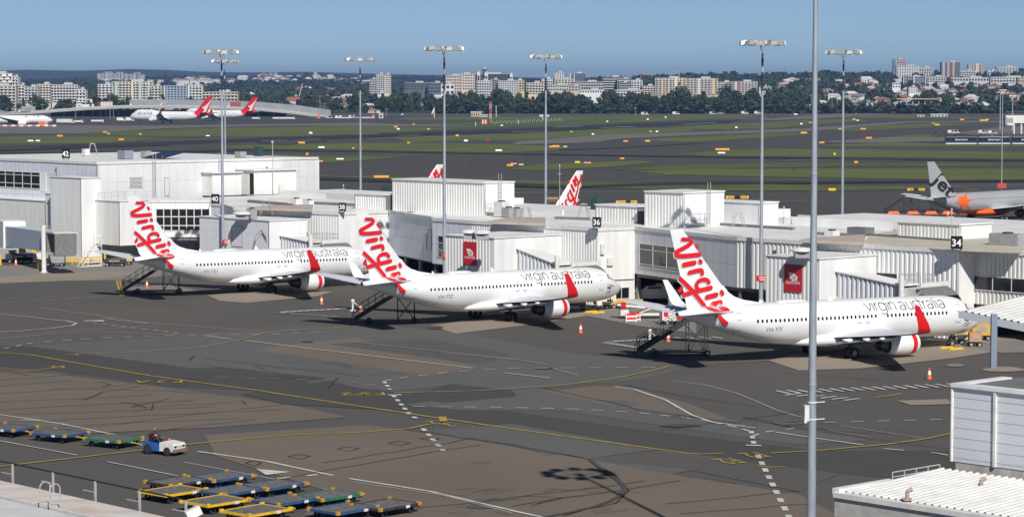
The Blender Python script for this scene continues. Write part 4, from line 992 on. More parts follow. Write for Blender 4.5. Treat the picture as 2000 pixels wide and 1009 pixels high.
gutter(620, 375, 700, 381, .4, .9, M_PAINTW, 'roof_upstand')
# long raised roof light blocks on the pier roof (behind the gate numbers)
def roofbox(s0, s1, t0, t1, h, m=M_TOWER, name='roof_upstand'):
    return strip(name, m, [(s0, t0), (s1, t0), (s1, t1), (s0, t1)], RZ + .004, h)
roofbox(208, 224, 229, 239.5, 1.0, M_ROOF); roofbox(150, 196, 226, 239.5, .9, M_ROOF); roofbox(258, 300, 228, 239.5, .8, M_ROOF)
# ------------------------------------------------------------------ boxes standing on the roof
GPL = 'plant rooms on the pier roof'
def plant(label, fl, w_s, w_t, z0, z1, m_front, m_side, rib=True, lad=None, lip=True):
    """fl = (s, t) of the front right corner; extends +s and +t"""
    s0, t0 = fl; root = thing('plant_room', label, 'plant room', ST(s0, t0, z0), group=GPL)
    A, B, C_, D_ = (s0 + w_s, t0), (s0, t0), (s0, t0 + w_t), (s0 + w_s, t0 + w_t)
    for p, q, m, r_ in ((A, B, m_front, rib), (B, C_, m_side, False), (C_, D_, m_side, False), (D_, A, m_side, False)):
        g = Seg(p, q)
        if r_ is False and (p in (C_, D_) and q in (D_, A)): pass
        mb = MB(); (ribbed if r_ else plain)(mb, g, z0 + .01, z1, **({'pitch': .5, 'dep': .05} if r_ else {'th': .12})); mb.build('wall', m, root, world=True)
    mb = MB(); mb.prism([tuple(ST(s + ds, t + dt).xy) for (s, t), (ds, dt) in ((A, (.15, -.15)), (B, (-.15, -.15)), (C_, (-.15, .15)), (D_, (.15, .15)))], z1, z1 + .14)
    mb.build('roof', M_ROOF, root, world=True)
    if lad is not None:
        g = Seg(B, C_); mb = MB(); a = g.at(lad if (g.p - ST(*B)).length < .1 else g.L - lad, z0 + .1, .25)
        ladder(mb, a, a + Vector((0, 0, z1 - z0)), g.e); mb.build('ladder', M_RAIL, root, world=True)
        mb = MB(); b0 = g.at(.4, z0 + .5, .9); b1 = g.at(lad - .6, z0 + .5, .9)
        railing(mb, [g.at(.2, z0 + .5, .1), b0, b1, g.at(lad - .6, z0 + .5, .1)]); mb.obox(g.at(.2, z0 + .4, .9), g.e * (lad - .8), -g.n * .85, Vector((0, 0, .08))); mb.build('access_platform', M_RAIL, root, world=True)
    return root
def fr(px, py, z): return zpx(px, py, z)
c36 = fr(945, 421, 9.0)
plant('biggest grey box on the pier roof, long ribbed face, left of the roof ladder', (c36[0], c36[1]), 18.2, 5.2, 9.0, 13.15, M_TOWER, M_WALLW, lad=2.6)
c34 = fr(1334, 444, 9.0)
plant('tall grey box on the pier roof marked by a palm-like lamp shadow, left of the second roof ladder', (c34[0], c34[1]), 6.2, 7.0, 9.0, 13.0, M_TOWER, M_WALLW, lad=4.2)
b34 = fr(1400, 437, 9.0); plant('low white box with an open hatch beside the shadow-marked plant room', (b34[0] - 5.4, b34[1] + 1.5), 8.2, 3.4, 9.0, 11.6, M_WALLW, M_WALLW, rib=False)
d1 = fr(762, 411, 9.0); plant('low grey shed with a lean-to roof left of the biggest roof box', (d1[0] + .8, d1[1]), 6.6, 4.5, 9.0, 11.0, M_TOWER, M_GUTTER)
d2 = fr(1246, 438, 9.0); plant('low grey shed between sign 36 and the tall shadowed roof box', (d2[0] + 1.0, d2[1] + 1), 7.2, 4.5, 9.0, 11.0, M_CORRD, M_GUTTER)
d3 = fr(1874, 468, 9.0); plant('wide ribbed roof box right behind sign 34', (d3[0], d3[1]), 8.3, 5.6, 9.0, 10.55, M_CORRD, M_WALLW)
# tall block of gate 42
blk = thing('terminal_block', 'tall white panelled terminal block with dark window band at left, behind sign 42', 'terminal', ST(320, 222, 0))
BZ = 14.4; cs, ct = 311.0, 202.6
BP = [(cs, 244), (cs, ct), (322.0, ct), (322.0, ct + .7), (360, ct + .7), (360, 244)]
mb = MB(); mb.prism([tuple(ST(*p).xy) for p in BP], BZ - .3, BZ); mb.build('roof', M_ROOF, blk, world=True)
def bwall(p, q, z0, z1, m, style='plain', **k):
    g = Seg(p, q); mb = MB(); (ribbed if style == 'rib' else plain)(mb, g, z0, z1, **k)
    o = mb.build('wall', m, blk, world=True); c = MB(); c.obox(g.at(-.05, BZ - .28, .12), g.e * (g.L + .1), -g.n * .3, Vector((0, 0, .36))); c.build('roof_edge', M_PAINTW, o, world=True); return o, g
o, g = bwall((cs, ct), (cs, 244), 0, BZ - .31, MP_WHITE)
a0, z0_ = g.px(252, 346); a1, z1_ = g.px(278, 366)
window(o, g, a0, a1, z1_, z0_, nz=8, nx=1, name='louvre', glass=M_GREY, frm=M_PAINTW)
a0, z0_ = g.px(541, 339); a1, z1_ = g.px(550, 374)
window(o, g, a0, a1, z1_, z0_, nz=10, nx=1, name='louvre', glass=M_GREY, frm=M_PAINTW)
a0, z0_ = g.px(321, 347); a1, z1_ = g.px(330, 372)
window(o, g, a0, a1, z1_ - .8, z0_, name='door', glass=M_PAINTW, frm=M_GREY, fr=.05)
mb = MB(); a0, z0_ = g.px(300, 388); ladder(mb, g.at(a0, 9.05, .3), g.at(a0, BZ, .3), g.e); mb.build('ladder', M_RAIL, o, world=True)
mb = MB(); a0, z0_ = g.px(428, 340); ladder(mb, g.at(a0, 12, .3), g.at(a0, BZ, .3), g.e); mb.build('ladder', M_RAIL, o, world=True)
o, g = bwall((322, ct), (cs, ct), 0, BZ - .31, MP_BLUE)
o, g = bwall((360, ct + .7), (322, ct + .7), 0, BZ - .31, MP_BLUE)
a1 = g.px(75, 0)[0]
window(o, g, 2, a1 - .1, 10.0, 12.5, nx=12, splits=[10.7, 12.0], fr=.10)
q = MB(); q.obox(g.at(a1 + .1, 9.6, .06), g.e * 1.5, -g.n * .05, Vector((0, 0, 2.9))); q.build('louvre', M_TOWER, o, world=True)
mb = MB(); plain(mb, Seg((360, 244), (cs, 244)), 0, BZ - .31); mb.build('wall', M_WALLW, blk, world=True)
# white rooms against its bright side
def annex(label, x0, x1, ytop, ybot, t_dep, m=M_TOWER, zt=None):
    g = Seg((cs, ct), (cs, 244)); a0, zz = g.px(x0, ytop); a1, zb = g.px(x1, ybot)
    root = thing('roof_annex', label, 'roof annex', ST(cs - t_dep / 2, ct + a0, 9), group='rooms against the tall block')
    h = zz if zt is None else zt
    mb = MB(); mb.prism([tuple(ST(cs - .05, ct + a0).xy), tuple(ST(cs - t_dep, ct + a0).xy), tuple(ST(cs - t_dep, ct + a1).xy), tuple(ST(cs - .05, ct + a1).xy)], 9.0 + .01, h - .15); mb.build('wall', m, root, world=True)
    mb = MB(); mb.prism([tuple(ST(cs - .05, ct + a0 - .3).xy), tuple(ST(cs - t_dep - .4, ct + a0 - .3).xy), tuple(ST(cs - t_dep - .4, ct + a1 + .1).xy), tuple(ST(cs - .05, ct + a1 + .1).xy)], h - .148, h); mb.build('roof', M_ROOF, root, world=True)
    return root, a0, a1
r_, a0, a1 = annex('pale lean-to room with a drooping eave on the tall block', 395, 452, 337, 385, 2.6, zt=12.6)
r_, a0, a1 = annex('larger pale room with a wall air-conditioner on the tall block', 462, 545, 334, 385, 4.4, zt=12.9)
mb = MB(); c = ST(cs - 4.75, ct + a0 + (a1 - a0) * .62, 9.7); mb.box(c, (.35, .9, 1.6), TH - R(90)); mb.build('air_conditioner', M_PAINTW, r_, world=True)
mb = MB()
for dz in (-.35, .35): mb.lathe([(0, .28), (.02, .28), (.02, .03)], (0, 0, 0), 'X', 12, cap0=True)
mb = MB(); c2 = ST(cs - 4.6, ct + a0 + .1, 0); mb.obox(ST(cs - 4.42, ct + a0 - .02, 9.1), PV * .02 - PU * .03, PU * 1.0, Vector((0, 0, 3.2))); mb.build('doorway', M_BLACK, r_, world=True)
mb = MB(); pp = ST(cs - 4.7, ct + a0 + (a1 - a0) * .42, 9); mb.tube(pp, pp + Vector((0, 0, 8.0)), .06); mb.box(pp + Vector((0, 0, 8.1)), (.3, .3, .35)); mb.build('camera_pole', M_RAIL, r_, world=True)
# front towers with the banners
GT = 'stair towers in front of the pier'
def tower(label, fl, w_s, w_t, zt, rib=True, m=M_TOWER, ms=M_WALLW, z0=0.0):
    s0, t0 = fl; root = thing('stair_tower', label, 'stair tower', ST(s0 + w_s / 2, t0, 0), group=GT)
    g = Seg((s0 + w_s, t0), (s0, t0)); mb = MB(); (ribbed if rib else plain)(mb, g, z0, zt, **({'pitch': .55, 'dep': .05} if rib else {})); fw_ = mb.build('wall', m, root, world=True)
    g2 = Seg((s0, t0), (s0, t0 + w_t)); mb = MB(); plain(mb, g2, z0, zt, off=-.01); mb.build('wall', ms, root, world=True)
    g3 = Seg((s0 + w_s, t0), (s0 + w_s, t0 + w_t)); mb = MB(); mb.obox(ST(s0 + w_s - .01, t0 + .02, z0), PV * w_t, -PU * .2, Vector((0, 0, zt - z0))); mb.build('wall', ms, root, world=True)
    mb = MB(); mb.prism([tuple(ST(s0 - .12, t0 - .12).xy), tuple(ST(s0 + w_s + .12, t0 - .12).xy), tuple(ST(s0 + w_s + .12, t0 + w_t).xy), tuple(ST(s0 - .12, t0 + w_t).xy)], zt, zt + .12); mb.build('roof', M_ROOF, root, world=True)
    return root, g, g2
t34, g34, g34s = tower('ribbed bannered stair tower behind the rightmost airliner, left of bridge at sign 34', (163.0, 192.2), 7.2, 9.1, 8.0)
t36, g36, g36s = tower('ribbed stair tower with red banner behind the middle airliner', (211.4, 191.6), 8.6, 10.8, 8.0)
t38, g38, g38s = tower('smooth stair tower with an outlined door, behind the leftmost airliner', (259.4, 195.4), 15.6, 6.2, 8.0, rib=False, m=MP_W2)
a, z = g38.px(453, 440); a1, z1 = g38.px(474, 482); window(t38, g38, a, a1, z1, z, name='door', glass=M_WALLW, frm=M_LINE, fr=.06, off=.02)
t42, g42, g42s = tower('tallest pale stair tower at left, beside the retracted air bridge', (306.9, 197.2), 8.3, 3.4, 12.3, rib=False)
tl, gl, gls = tower('square pale bay raised on a chamfered base beside the tallest stair tower', (300.6, 199.6), 6.4, 5.0, 9.05, rib=False, z0=2.7)
tl2, gl2, gls2 = tower('small pale lobby left of the tallest stair tower', (315.3, 199.5), 5.0, 3.5, 9.6, rib=False)
tl3, gl3, gls3 = tower('low pale lobby at the left edge of the picture', (320.4, 200), 30.0, 3.5, 8.4, rib=False)
# banners
def banner(label, x0, y0, x1, y1, g, body='australia'):
    a0, zt = g.px(x0, y0); a1, zb = g.px(x1, y1); wd = abs(a1 - a0); ht = zt - zb; c = g.at((a0 + a1) / 2, zb, .06)
    o = thing('banner', label, 'banner', c, group='red banners on the stair towers')
    m = MB(); m.obox(g.at(min(a0, a1), zb, .05), g.e * wd, g.n * .04, Vector((0, 0, ht))); m.build('sheet', M_BANNER, o, world=True)
    ex = -PU                                              # to the right as seen from the apron
    C0 = g.at((a0 + a1) / 2, zb, .1)
    def P(u_, v_, k=0): return C0 + ex * u_ + Vector((0, 0, v_)) + g.n * .004 * k
    m = MB(); em = [(-.27, .70), (.02, .695), (.27, .55), (.2, .42), (-.05, .40), (-.13, .46)]
    m.add([P(x * wd, y * ht) for x, y in em], (tuple(range(6)),)); m.build('emblem', M_SIGNW, o, world=True)
    m = MB(); k = 1
    for st_ in ([(-.12, .62), (-.06, .5), (.0, .62)], [(.02, .52), (.03, .6)], [(.06, .5), (.07, .6), (.12, .58)], [(.15, .53), (.11, .49), (.14, .44)], [(-.12, .44), (.02, .48), (.2, .57)]):
        ribbon(m, [(x * wd, y * ht) for x, y in st_], .05, lambda p, q, L: P(p, q, 1 + L), k * .5); k += 1
    m.build('script', M_BANNER, o, world=True)
    vs, fs, tw = text_mesh(body, 1.0); sc_ = wd * .80 / tw
    m = MB(); m.add([P(x * sc_ - wd * .40, y * sc_ + ht * .29) for x, y in vs], fs); m.build('writing', M_SIGNW, o, world=True)
banner('red banner reading australia under a white emblem, left of the nearest light mast', 1533, 515, 1567, 571, g34)
banner('red hanging banner reading australia under a white emblem, behind the middle airliner', 906, 471, 932, 519, g36)
# gate numbers
def gate_sign(num, x, ytop, ybot, z_base, wd=1.25, hb=None):
    r = ray(x, ybot); hb_ = .15; k = (z_base + hb_ - CAM_H) / r.z; p = r * k; c = Vector((p.x, p.y, z_base))
    ht = (ybot - ytop) * p.y / F_PX; wd = ht * .9
    o = thing('gate_sign', 'black gate number sign reading ' + num, 'gate sign', c, group='gate number signs on the roof edge')
    ex = Vector((.93, -.36, 0)); n = Vector((-.36, -.93, 0)); b = c + Vector((0, 0, hb_))
    m = MB(); m.obox(b - ex * wd / 2, ex * wd, -n * .25, Vector((0, 0, ht))); m.build('sign_panel', M_SIGNK, o, world=True)
    vs, fs, tw = text_mesh(num, 1.0, True); s_ = ht * .78; tw *= s_
    m = MB(); m.add([b + ex * (x_ * s_ - tw / 2) + Vector((0, 0, ht * .22 + y_ * s_)) + n * .02 for x_, y_ in vs], fs); m.build('number', M_SIGNW, o, world=True)
    m = MB()
    for q in (-.35, .35): m.tube(c + ex * q * wd - n * .1, c + ex * q * wd - n * .1 + Vector((0, 0, hb_)), .05)
    m.build('bracket', M_DARK, o, world=True)
    return o
gate_sign('34', 1868, 461, 486, RZ + .1); gate_sign('36', 1165, 424, 443, RZ + .1); gate_sign('38', 668, 396, 412, RZ + .1); gate_sign('40', 420, 379, 397, RZ + .1)
gate_sign('42', 128, 291, 309, BZ + .1)
# aerials beside the signs
GM = 'thin aerial masts on the pier roof'
def aerial(label, x, ytop, ybot, z=RZ):
    r = ray(x, ybot); k = (z - CAM_H) / r.z; p = r * k; h = (ybot - ytop) * p.y / F_PX
    m = MB(); m.tube((0, 0, 0), (0, 0, h), .035); m.tube((-.25, 0, h * .8), (.25, 0, h * .8), .02, n=5); m.box((0, 0, h), (.14, .14, .3)); m.tube((.0, 0, h * .5), (1.2, .8, 0), .015, n=4)
    o = m.build('aerial', M_RAIL); o.location = (p.x, p.y, z); tag(o, label, 'aerial', GM)
aerial('thin aerial mast above sign 34', 1858, 409, 480); aerial('thin aerial mast above sign 38', 671, 362, 396); aerial('thin aerial mast on the roof left of the nearest light mast', 1531, 405, 437)
aerial('white camera pole on the pier roof beside the red-lettered tail', 1093, 323, 405)
# roof-top machines
GV = 'round roof ventilators'
def vent(label, x, y, z, r=.9):
    p = Vector((*ST(*zpx(x, y, z)).xy, z)); o = thing('roof_vent', label, 'roof vent', p, group=GV)
    m = MB(); m.box((0, 0, .3), (r * 1.5, r * 1.5, .6)); m.build('base', M_GREY, o)
    m = MB(); m.lathe([(.62, r * .9), (.66, r * 1.15), (.8, r * 1.15), (1.0, r * .8), (1.08, r * .1)], n=18, cap0=True, cap1=True); m.build('cap', M_PAINTW, o, smooth=40)
vent('round white roof ventilator on the tower with the right-hand banner', 1566, 503, 8.1, 1.0)
vent('left of two round white ventilators on the middle stair tower', 917, 466, 8.1, .9); vent('right of two round white ventilators on the middle stair tower', 942, 467, 8.1, .95)
vent('round white ventilator on the left stair tower', 474, 428, 8.1, 1.15)
GA = 'roof air handling units'
def unit(label, x, y, z, d, m=M_GREY, cat='air handler', rz=TH - R(90), fan=True):
    p = Vector((*ST(*zpx(x, y, z)).xy, z)); o = thing('air_handler', label, cat, p, rz, GA)
    q = MB(); q.box((0, 0, d[2] / 2 + .08), d); q.build('casing', m, o)
    q = MB()
    for sx in (-1, 1): q.box((sx * d[0] * .4, 0, .04), (.1, d[1], .08))
    q.build('skid', M_DARK, o)
    if fan:
        q = MB(); q.lathe([(0, d[1] * .35), (.15, d[1] * .35), (.15, .02)], (0, 0, d[2] + .082), n=16); q.build('fan_cowl', M_DARK, o, smooth=30)
unit('grey box unit on the roof of the tall block', 245, 311, BZ, (2.0, 1.6, 1.3), mat('unit_blue_grey', (.22, .26, .31), .5))
unit('dark grey drum-topped unit on the roof of the tall block', 285, 308, BZ, (1.2, 1.2, 1.0))
unit('square unit with round top near the far end of the tall block roof', 470, 308, BZ, (1.5, 1.2, .9))
unit('small beige unit by the climbing hoops on the tall block', 168, 305, BZ, (.9, .9, 1.1), M_PAINTW)
unit('small air unit beside the ventilator on the left stair tower', 492, 428, 8.1, (.9, 1.0, 1.3))
unit('flat dark skylight box on the roof left of sign 34', 1681, 459, RZ, (2.6, 1.6, .8), M_GUTTER, 'roof unit', fan=False)
unit('grey ducted unit on the roof right of sign 34', 1968, 480, RZ, (3.6, 1.6, 1.2)); unit('white round-topped unit on the cream roof', 1760, 450, RZ, (1.3, 1.3, .8), M_PAINTW)
unit('first grey cabinet in the row beside the roof ladder', 994, 425, RZ, (1.3, 1.2, 1.2)); unit('second grey cabinet in the row beside the roof ladder', 1009, 425, RZ, (1.3, 1.2, 1.1)); unit('white cowl unit close to the roof ladder', 980, 424, RZ, (1.6, 1.3, 1.9), M_PAINTW)
unit('pale vent box on the roof before the lower white parapet', 579, 400, RZ, (1.3, 1.1, .8), M_PAINTW); unit('second pale vent box on the roof left of sign 38', 604, 402, RZ, (1.0, .9, .7), M_PAINTW)
unit('white vent drum beside the near light mast on the roof', 1625, 464, RZ, (1.2, 1.2, .7), M_PAINTW)
# dark green cabinets on the far roof edge
for lab, x, y in (('dark green cabinet left of the biggest roof box', 755, 383), ('dark green cabinet on the roof right of the red-lettered tail', 1165, 409), ('grey-green cabinet on the tall block roof near its far corner', 505, 305)):
    unit(lab, x, y, RZ if y > 320 else BZ, (1.25, 1.0, 1.5), mat('cabinet_green', (.025, .06, .055), .5), 'cabinet', fan=False)
# A-frame steps on the roof
GS = 'stile steps over roof gutters'
for lab, x, y in (('stile steps right of the biggest roof box', 1027, 432), ('stile steps left of sign 36', 1140, 428), ('stile steps on the roof left of the light mast', 1442, 444), ('stile steps near the air unit on the roof of the tall block', 181, 303), ('stile steps leaning at the parapet left of sign 38', 520, 420)):
    z = RZ if y > 320 else BZ; p = ST(*zpx(x, y, z)); m = MB()
    for sy in (-.35, .35):
        m.tube((-.8, sy, 0), (-.3, sy, 1.9), .04, n=5); m.tube((.8, sy, 0), (.3, sy, 1.9), .04, n=5); m.tube((-.3, sy, 1.9), (.3, sy, 1.9), .04, n=5)
    for i in range(1, 6):
        f_ = i / 6; m.tube((-.8 + .5 * f_, -.35, 1.9 * f_), (-.8 + .5 * f_, .35, 1.9 * f_), .03, n=5); m.tube((.8 - .5 * f_, -.35, 1.9 * f_), (.8 - .5 * f_, .35, 1.9 * f_), .03, n=5)
    o = m.build('stile_steps', M_RAIL); o.location = (p.x, p.y, z); o.rotation_euler.z = R(20); tag(o, lab, 'stile', GS)
# dark solar array on the tall block
p = ST(*zpx(318, 310, BZ)); o = thing('solar_array', 'dark sloping solar array on the tall block roof', 'solar array', (p.x, p.y, BZ), TH)
m = MB(); m.box((0, 0, .55), (4.2, 5.5, .1), ry=R(-12)); m.build('panel', mat('solar_dark', (.012, .016, .04), .25), o)
m = MB()
for x in (-1.8, 1.8):
    for y in (-2.5, 2.5): m.tube((x, y, 0), (x, y, .5), .04)
m.build('frame', M_RAIL, o)
# handrails along the lower roof in front of the tall block
def free_rail(label, pts, z):
    m = MB(); P_ = [ST(*zpx(x, y, z), z) for x, y in pts]; c = P_[0]
    railing(m, [p - c for p in P_]); o = m.build('roof_railing', M_RAIL); o.location = c; tag(o, label, 'railing', 'roof railings')
free_rail('railing along the roof edge above the glazed bay', [(192, 391), (243, 388), (330, 388), (415, 387)], RZ + .06)
# ------------------------------------------------------------------ air bridges
GB = 'air bridges at the gates'
M_CAN = mat('canopy_grey', (.16, .165, .17), .7, var=.15, scale=2)
def bridge(label, s0, s1, tc, ztop0, ztop1, h=2.65, w_=2.6, plat=True):
    root = thing('air_bridge', label, 'air bridge', ST((s0 + s1) / 2, tc, 0), group=GB)
    L = s0 - s1; n = round(L / .62); m = MB(); e = -PU; t0 = tc - w_ / 2
    def zt(a): return ztop0 + (ztop1 - ztop0) * a / L
    pts = []
    for i in range(n): p = L / n; pts += [(p * i, .16), (p * (i + .38), .16), (p * (i + .5), 0), (p * (i + .88), 0)]
    pts.append((L, .16))
    for side in (0, 1):
        lo = []; hi = []
        for a, dep in pts:
            t = t0 + (dep if side == 0 else w_ - dep); c = ST(s0 - a, t)
            lo.append(c + Vector((0, 0, zt(a) - h))); hi.append(c + Vector((0, 0, zt(a) - .12)))
        k = len(pts); m.add(lo + hi, [(i, i + 1, k + i + 1, k + i) for i in range(k - 1)])
    m.build('tunnel_wall', mat('bridge_sheet', (.62, .64, .68), .45, var=.05, scale=1), root, world=True)
    m = MB()
    for dz0, dz1, ex in ((-.118, 0, .12), (-h - .25, -h, -.02)):
        A = [ST(s0, t0 - ex, zt(0) + dz0), ST(s1, t0 - ex, zt(L) + dz0), ST(s1, t0 + w_ + ex, zt(L) + dz0), ST(s0, t0 + w_ + ex, zt(0) + dz0)]
        B = [p + Vector((0, 0, dz1 - dz0)) for p in A]; m.add(A + B, ((0, 1, 2, 3), (7, 6, 5, 4), (0, 4, 5, 1), (1, 5, 6, 2), (2, 6, 7, 3), (3, 7, 4, 0)))
    m.build('tunnel_roof', M_ROOF, root, world=True)
    # cab: rotunda post, head and folding canopy toward the fuselage
    m = MB(); c = ST(s1 - .1, t0 - .25); m.tube(c, c + Vector((0, 0, zt(L) + 1.0)), .28, n=12); m.build('lift_column', M_PAINTW, root, world=True, smooth=40)
    z1 = zt(L); m = MB(); a = ST(s1 - 2.4, t0 + .05, z1 - h - .3); m.obox(a, PU * 2.35, PV * (w_ + 1.2), Vector((0, 0, h))); m.build('cab', M_PAINTW, root, world=True)
    m = MB(); nrib = 8; rr = []
    for i in range(nrib + 1):
        f_ = i / nrib; s = s1 - 2.41 - 1.7 * f_; zz = z1 - .12 - .75 * f_ * f_
        rr.append([ST(s, t0 - .2, z1 - h - .3), ST(s, t0 - .2, zz - .6), ST(s, t0 + .3, zz), ST(s, t0 + w_ + 1.0, zz), ST(s, t0 + w_ + 1.6, zz - .6), ST(s, t0 + w_ + 1.6, z1 - h - .3)])
    m.loft(rr, closed=False, cap0=False, cap1=False)
    for i in range(0, nrib + 1):
        for a, b in zip(rr[i][:-1], rr[i][1:]): m.tube(a, b, .05, n=5)
    m.build('canopy', M_CAN, root, world=True)
    m = MB(); m.obox(ST(s1 - 2.6, t0 - .3, z1 - .1), PU * .25, PV * (w_ + 2.0), Vector((0, 0, .45))); m.build('canopy_hood', M_PAINTW, root, world=True)
    if plat:
        m = MB(); zz = z1 + .02
        railing(m, [ST(s1 + .2, t0 + .1, zz), ST(s1 - 2.2, t0 + .1, zz), ST(s1 - 2.2, t0 + w_, zz), ST(s1 + .2, t0 + w_, zz), ST(s1 + .2, t0 + .1, zz)], post=.8); m.build('railing', M_RAIL, root, world=True)
    m = MB(); c = ST(s1 + 1.6, tc, 0)
    for dt in (-1, 1):
        m.tube(c + PV * dt * .9, c + PV * dt * .9 + Vector((0, 0, z1 - h - .2)), .16); 
    m.box(c + Vector((0, 0, .5)), (.9, 2.6, .3), TH); m.build('undercarriage', M_GREY, root, world=True)
    for dt in (-1, 1):
        t_ = MB(); h_ = MB(); cc = c + PV * dt * 1.25; M4 = Matrix.Translation(cc + Vector((0, 0, .45))) @ Matrix.Rotation(TH - R(90), 4, 'Z')
        wheel(t_, h_, (0, 0, 0), .45, .35); t_.v = [tuple(M4 @ Vector(p)) for p in t_.v]; t_.build('wheel', M_TYRE, root, world=True, smooth=40)
    return root
bridge('ribbed air bridge at sign 34, sloping from the bannered tower to the nearest airliner', 162.9, 154.4, 196.0, 6.72, 5.75)
bridge('ribbed air bridge at sign 36, sloping down to the middle airliner', 211.3, 204.4, 196.4, 6.75, 5.2, plat=False)
bridge('ribbed air bridge at sign 38, behind the leftmost airliner', 259.3, 252.6, 198.4, 6.1, 5.5)
# retracted bridge of gate 42: blue-grey tunnel with open cab
b42 = thing('air_bridge', 'smooth blue-grey air bridge with an open cab, parked empty below sign 42', 'air bridge', ST(296, 184, 0), group=GB)
tA = TP(10, 442, 190); tB = TP(86, 452, 183)
m = MB(); e = (tB - tA); e.z = 0; L = e.length; e.normalize(); nrm = Vector((-e.y, e.x, 0)); nrm = nrm if nrm.y > 0 else -nrm
zt0, zt1 = tA.z, tB.z
A = [tA.xy.to_3d() + Vector((0, 0, zt0 - 2.9)), tB.xy.to_3d() + Vector((0, 0, zt1 - 2.75)), tB.xy.to_3d() + Vector((0, 0, zt1)), tA.xy.to_3d() + Vector((0, 0, zt0))]
B = [p + nrm * 2.7 for p in A]; m.add(A + B, ((0, 1, 2, 3), (7, 6, 5, 4), (0, 4, 5, 1), (1, 5, 6, 2), (3, 2, 6, 7), (0, 3, 7, 4)))
m.build('tunnel', mat('bridge_blue_grey', (.50, .55, .66), .45, var=.04, scale=.5), b42, world=True)
m = MB(); A2 = [p - e * 4 + nrm * -.2 for p in (A[0], A[3])]; m.obox(A[0] - e * 5 - nrm * .25 - Vector((0, 0, .3)), e * 4.9, nrm * 3.3, Vector((0, 0, 3.9))); m.build('outer_tunnel', M_TOWER, b42, world=True)
m = MB(); c = tB.xy.to_3d() + e * .5 - nrm * .2; m.tube(c, c + Vector((0, 0, zt1 + .9)), .33, n=14); m.lathe([(0, .5), (.2, .5)], c, n=14, cap1=True); m.build('lift_column', M_PAINTW, b42, world=True, smooth=40)
cb = tB.xy.to_3d() + e * 1.2; m = MB(); m.obox(cb + Vector((0, 0, zt1 - 3.1)), e * 4.2, nrm * 3.2, Vector((0, 0, .25))); m.obox(cb + Vector((0, 0, zt1 - .1)), e * 4.4, nrm * 3.2, Vector((0, 0, .2)))
m.obox(cb + nrm * 2.4 + Vector((0, 0, zt1 - 2.84)), e * 4.2, nrm * .2, Vector((0, 0, 2.73))); m.build('cab', M_PAINTW, b42, world=True)
for i in (0, 1):
    m = MB(); m.obox(cb + e * (.7 + i * 1.0) + nrm * 2.36 + Vector((0, 0, zt1 - 2.8)), e * .75, nrm * .03, Vector((0, 0, 2.1))); m.build('door', M_GLASS if i else M_PAINTW, b42, world=True)
m = MB(); m.obox(cb + e * 4.2 + Vector((0, 0, zt1 - 3.0)), e * .5, nrm * 3.0, Vector((0, 0, 3.0))); m.obox(cb - e * .2 + Vector((0, 0, zt1 - 2.8)), e * .5, nrm * 1.0, Vector((0, 0, 2.7))); m.build('canopy', M_CAN, b42, world=True)
m = MB(); railing(m, [cb + Vector((0, 0, zt1 + .1)), cb + e * 3 + Vector((0, 0, zt1 + .1)), cb + e * 3 + nrm * 2.5 + Vector((0, 0, zt1 + .1))], post=.8); m.build('railing', M_RAIL, b42, world=True)
# ------------------------------------------------------------------ the two red-finned airliners on the far side of the pier
for lab, s_, t_ in (('whole red-lettered fin above the pier roof', 276.9, 269.7), ('fin tip above the biggest roof box', 315.9, 274.7)):
    h = -PV; o_ = ST(s_, t_) + h * 19.19
    dup(air, (o_.x, o_.y, 0), math.atan2(h.y, h.x), 'white airliner beyond the pier, ' + lab)
# ------------------------------------------------------------------ silver airliner at right
M_SILV = mat('silver_paint', (.50, .51, .53), .32, metal=.35, var=.04, scale=.6); M_JORG = mat('livery_orange', (.80, .13, .02), .4)
B320 = [(0, -.5, -.55, .02, -.52), (.15, -.25, -.85, .3, -.5), (.5, .05, -1.2, .65, -.45), (1.2, .5, -1.6, 1.1, -.3), (2.2, 1.2, -1.9, 1.5, -.15), (3.2, 1.68, -2.02, 1.75, -.05), (5, 1.95, -2.1, 1.93, 0), (6.5, 2.0, -2.12, 1.97, 0), (24.5, 2.0, -2.12, 1.97, 0), (27, 2.0, -1.9, 1.93, .05), (29.5, 1.97, -1.35, 1.75, .2), (32, 1.88, -.65, 1.38, .45), (34.5, 1.7, .1, .85, .8), (36.5, 1.45, .7, .4, 1.05), (37.4, 1.25, .9, .15, 1.08)]
b320 = Body(B320, 17.7, 0.0, 6, 3.72)
def generic_wing(root, X0, sts, mwing, munder, name='wing', red_tip=False, wl=None):
    o = []
    for sd in (-1, 1):
        m = MB(); rings = [foil(X0, sd * y, z, dl, ch, th, camber=.012) for y, z, dl, ch, th in sts]; k = len(rings[0]); hf = len(AF)
        for i in range(len(rings) - 1):
            for j in range(k): m.add((rings[i][j], rings[i][(j + 1) % k], rings[i + 1][(j + 1) % k], rings[i + 1][j]), ((0, 1, 2, 3),), 0 if j < hf + 1 and j != k - 1 else 1)
        m.add(rings[-1], (tuple(range(k)),), 0); o.append(m.build(name, [mwing, munder], root, smooth=35))
        if wl:
            m = MB(); m.loft([foil(X0, sd * (y + .04 * i), z, dl, ch, .09) if i == 0 else [(p[0], sd * y + (p[2] - z) * sd * -1, z) for p in foil(X0, 0, z, dl, ch, .09)] for i, (y, z, dl, ch) in enumerate(wl)])
            m.build('winglet', M_RED if red_tip else mwing, o[-1], smooth=35)
    return o
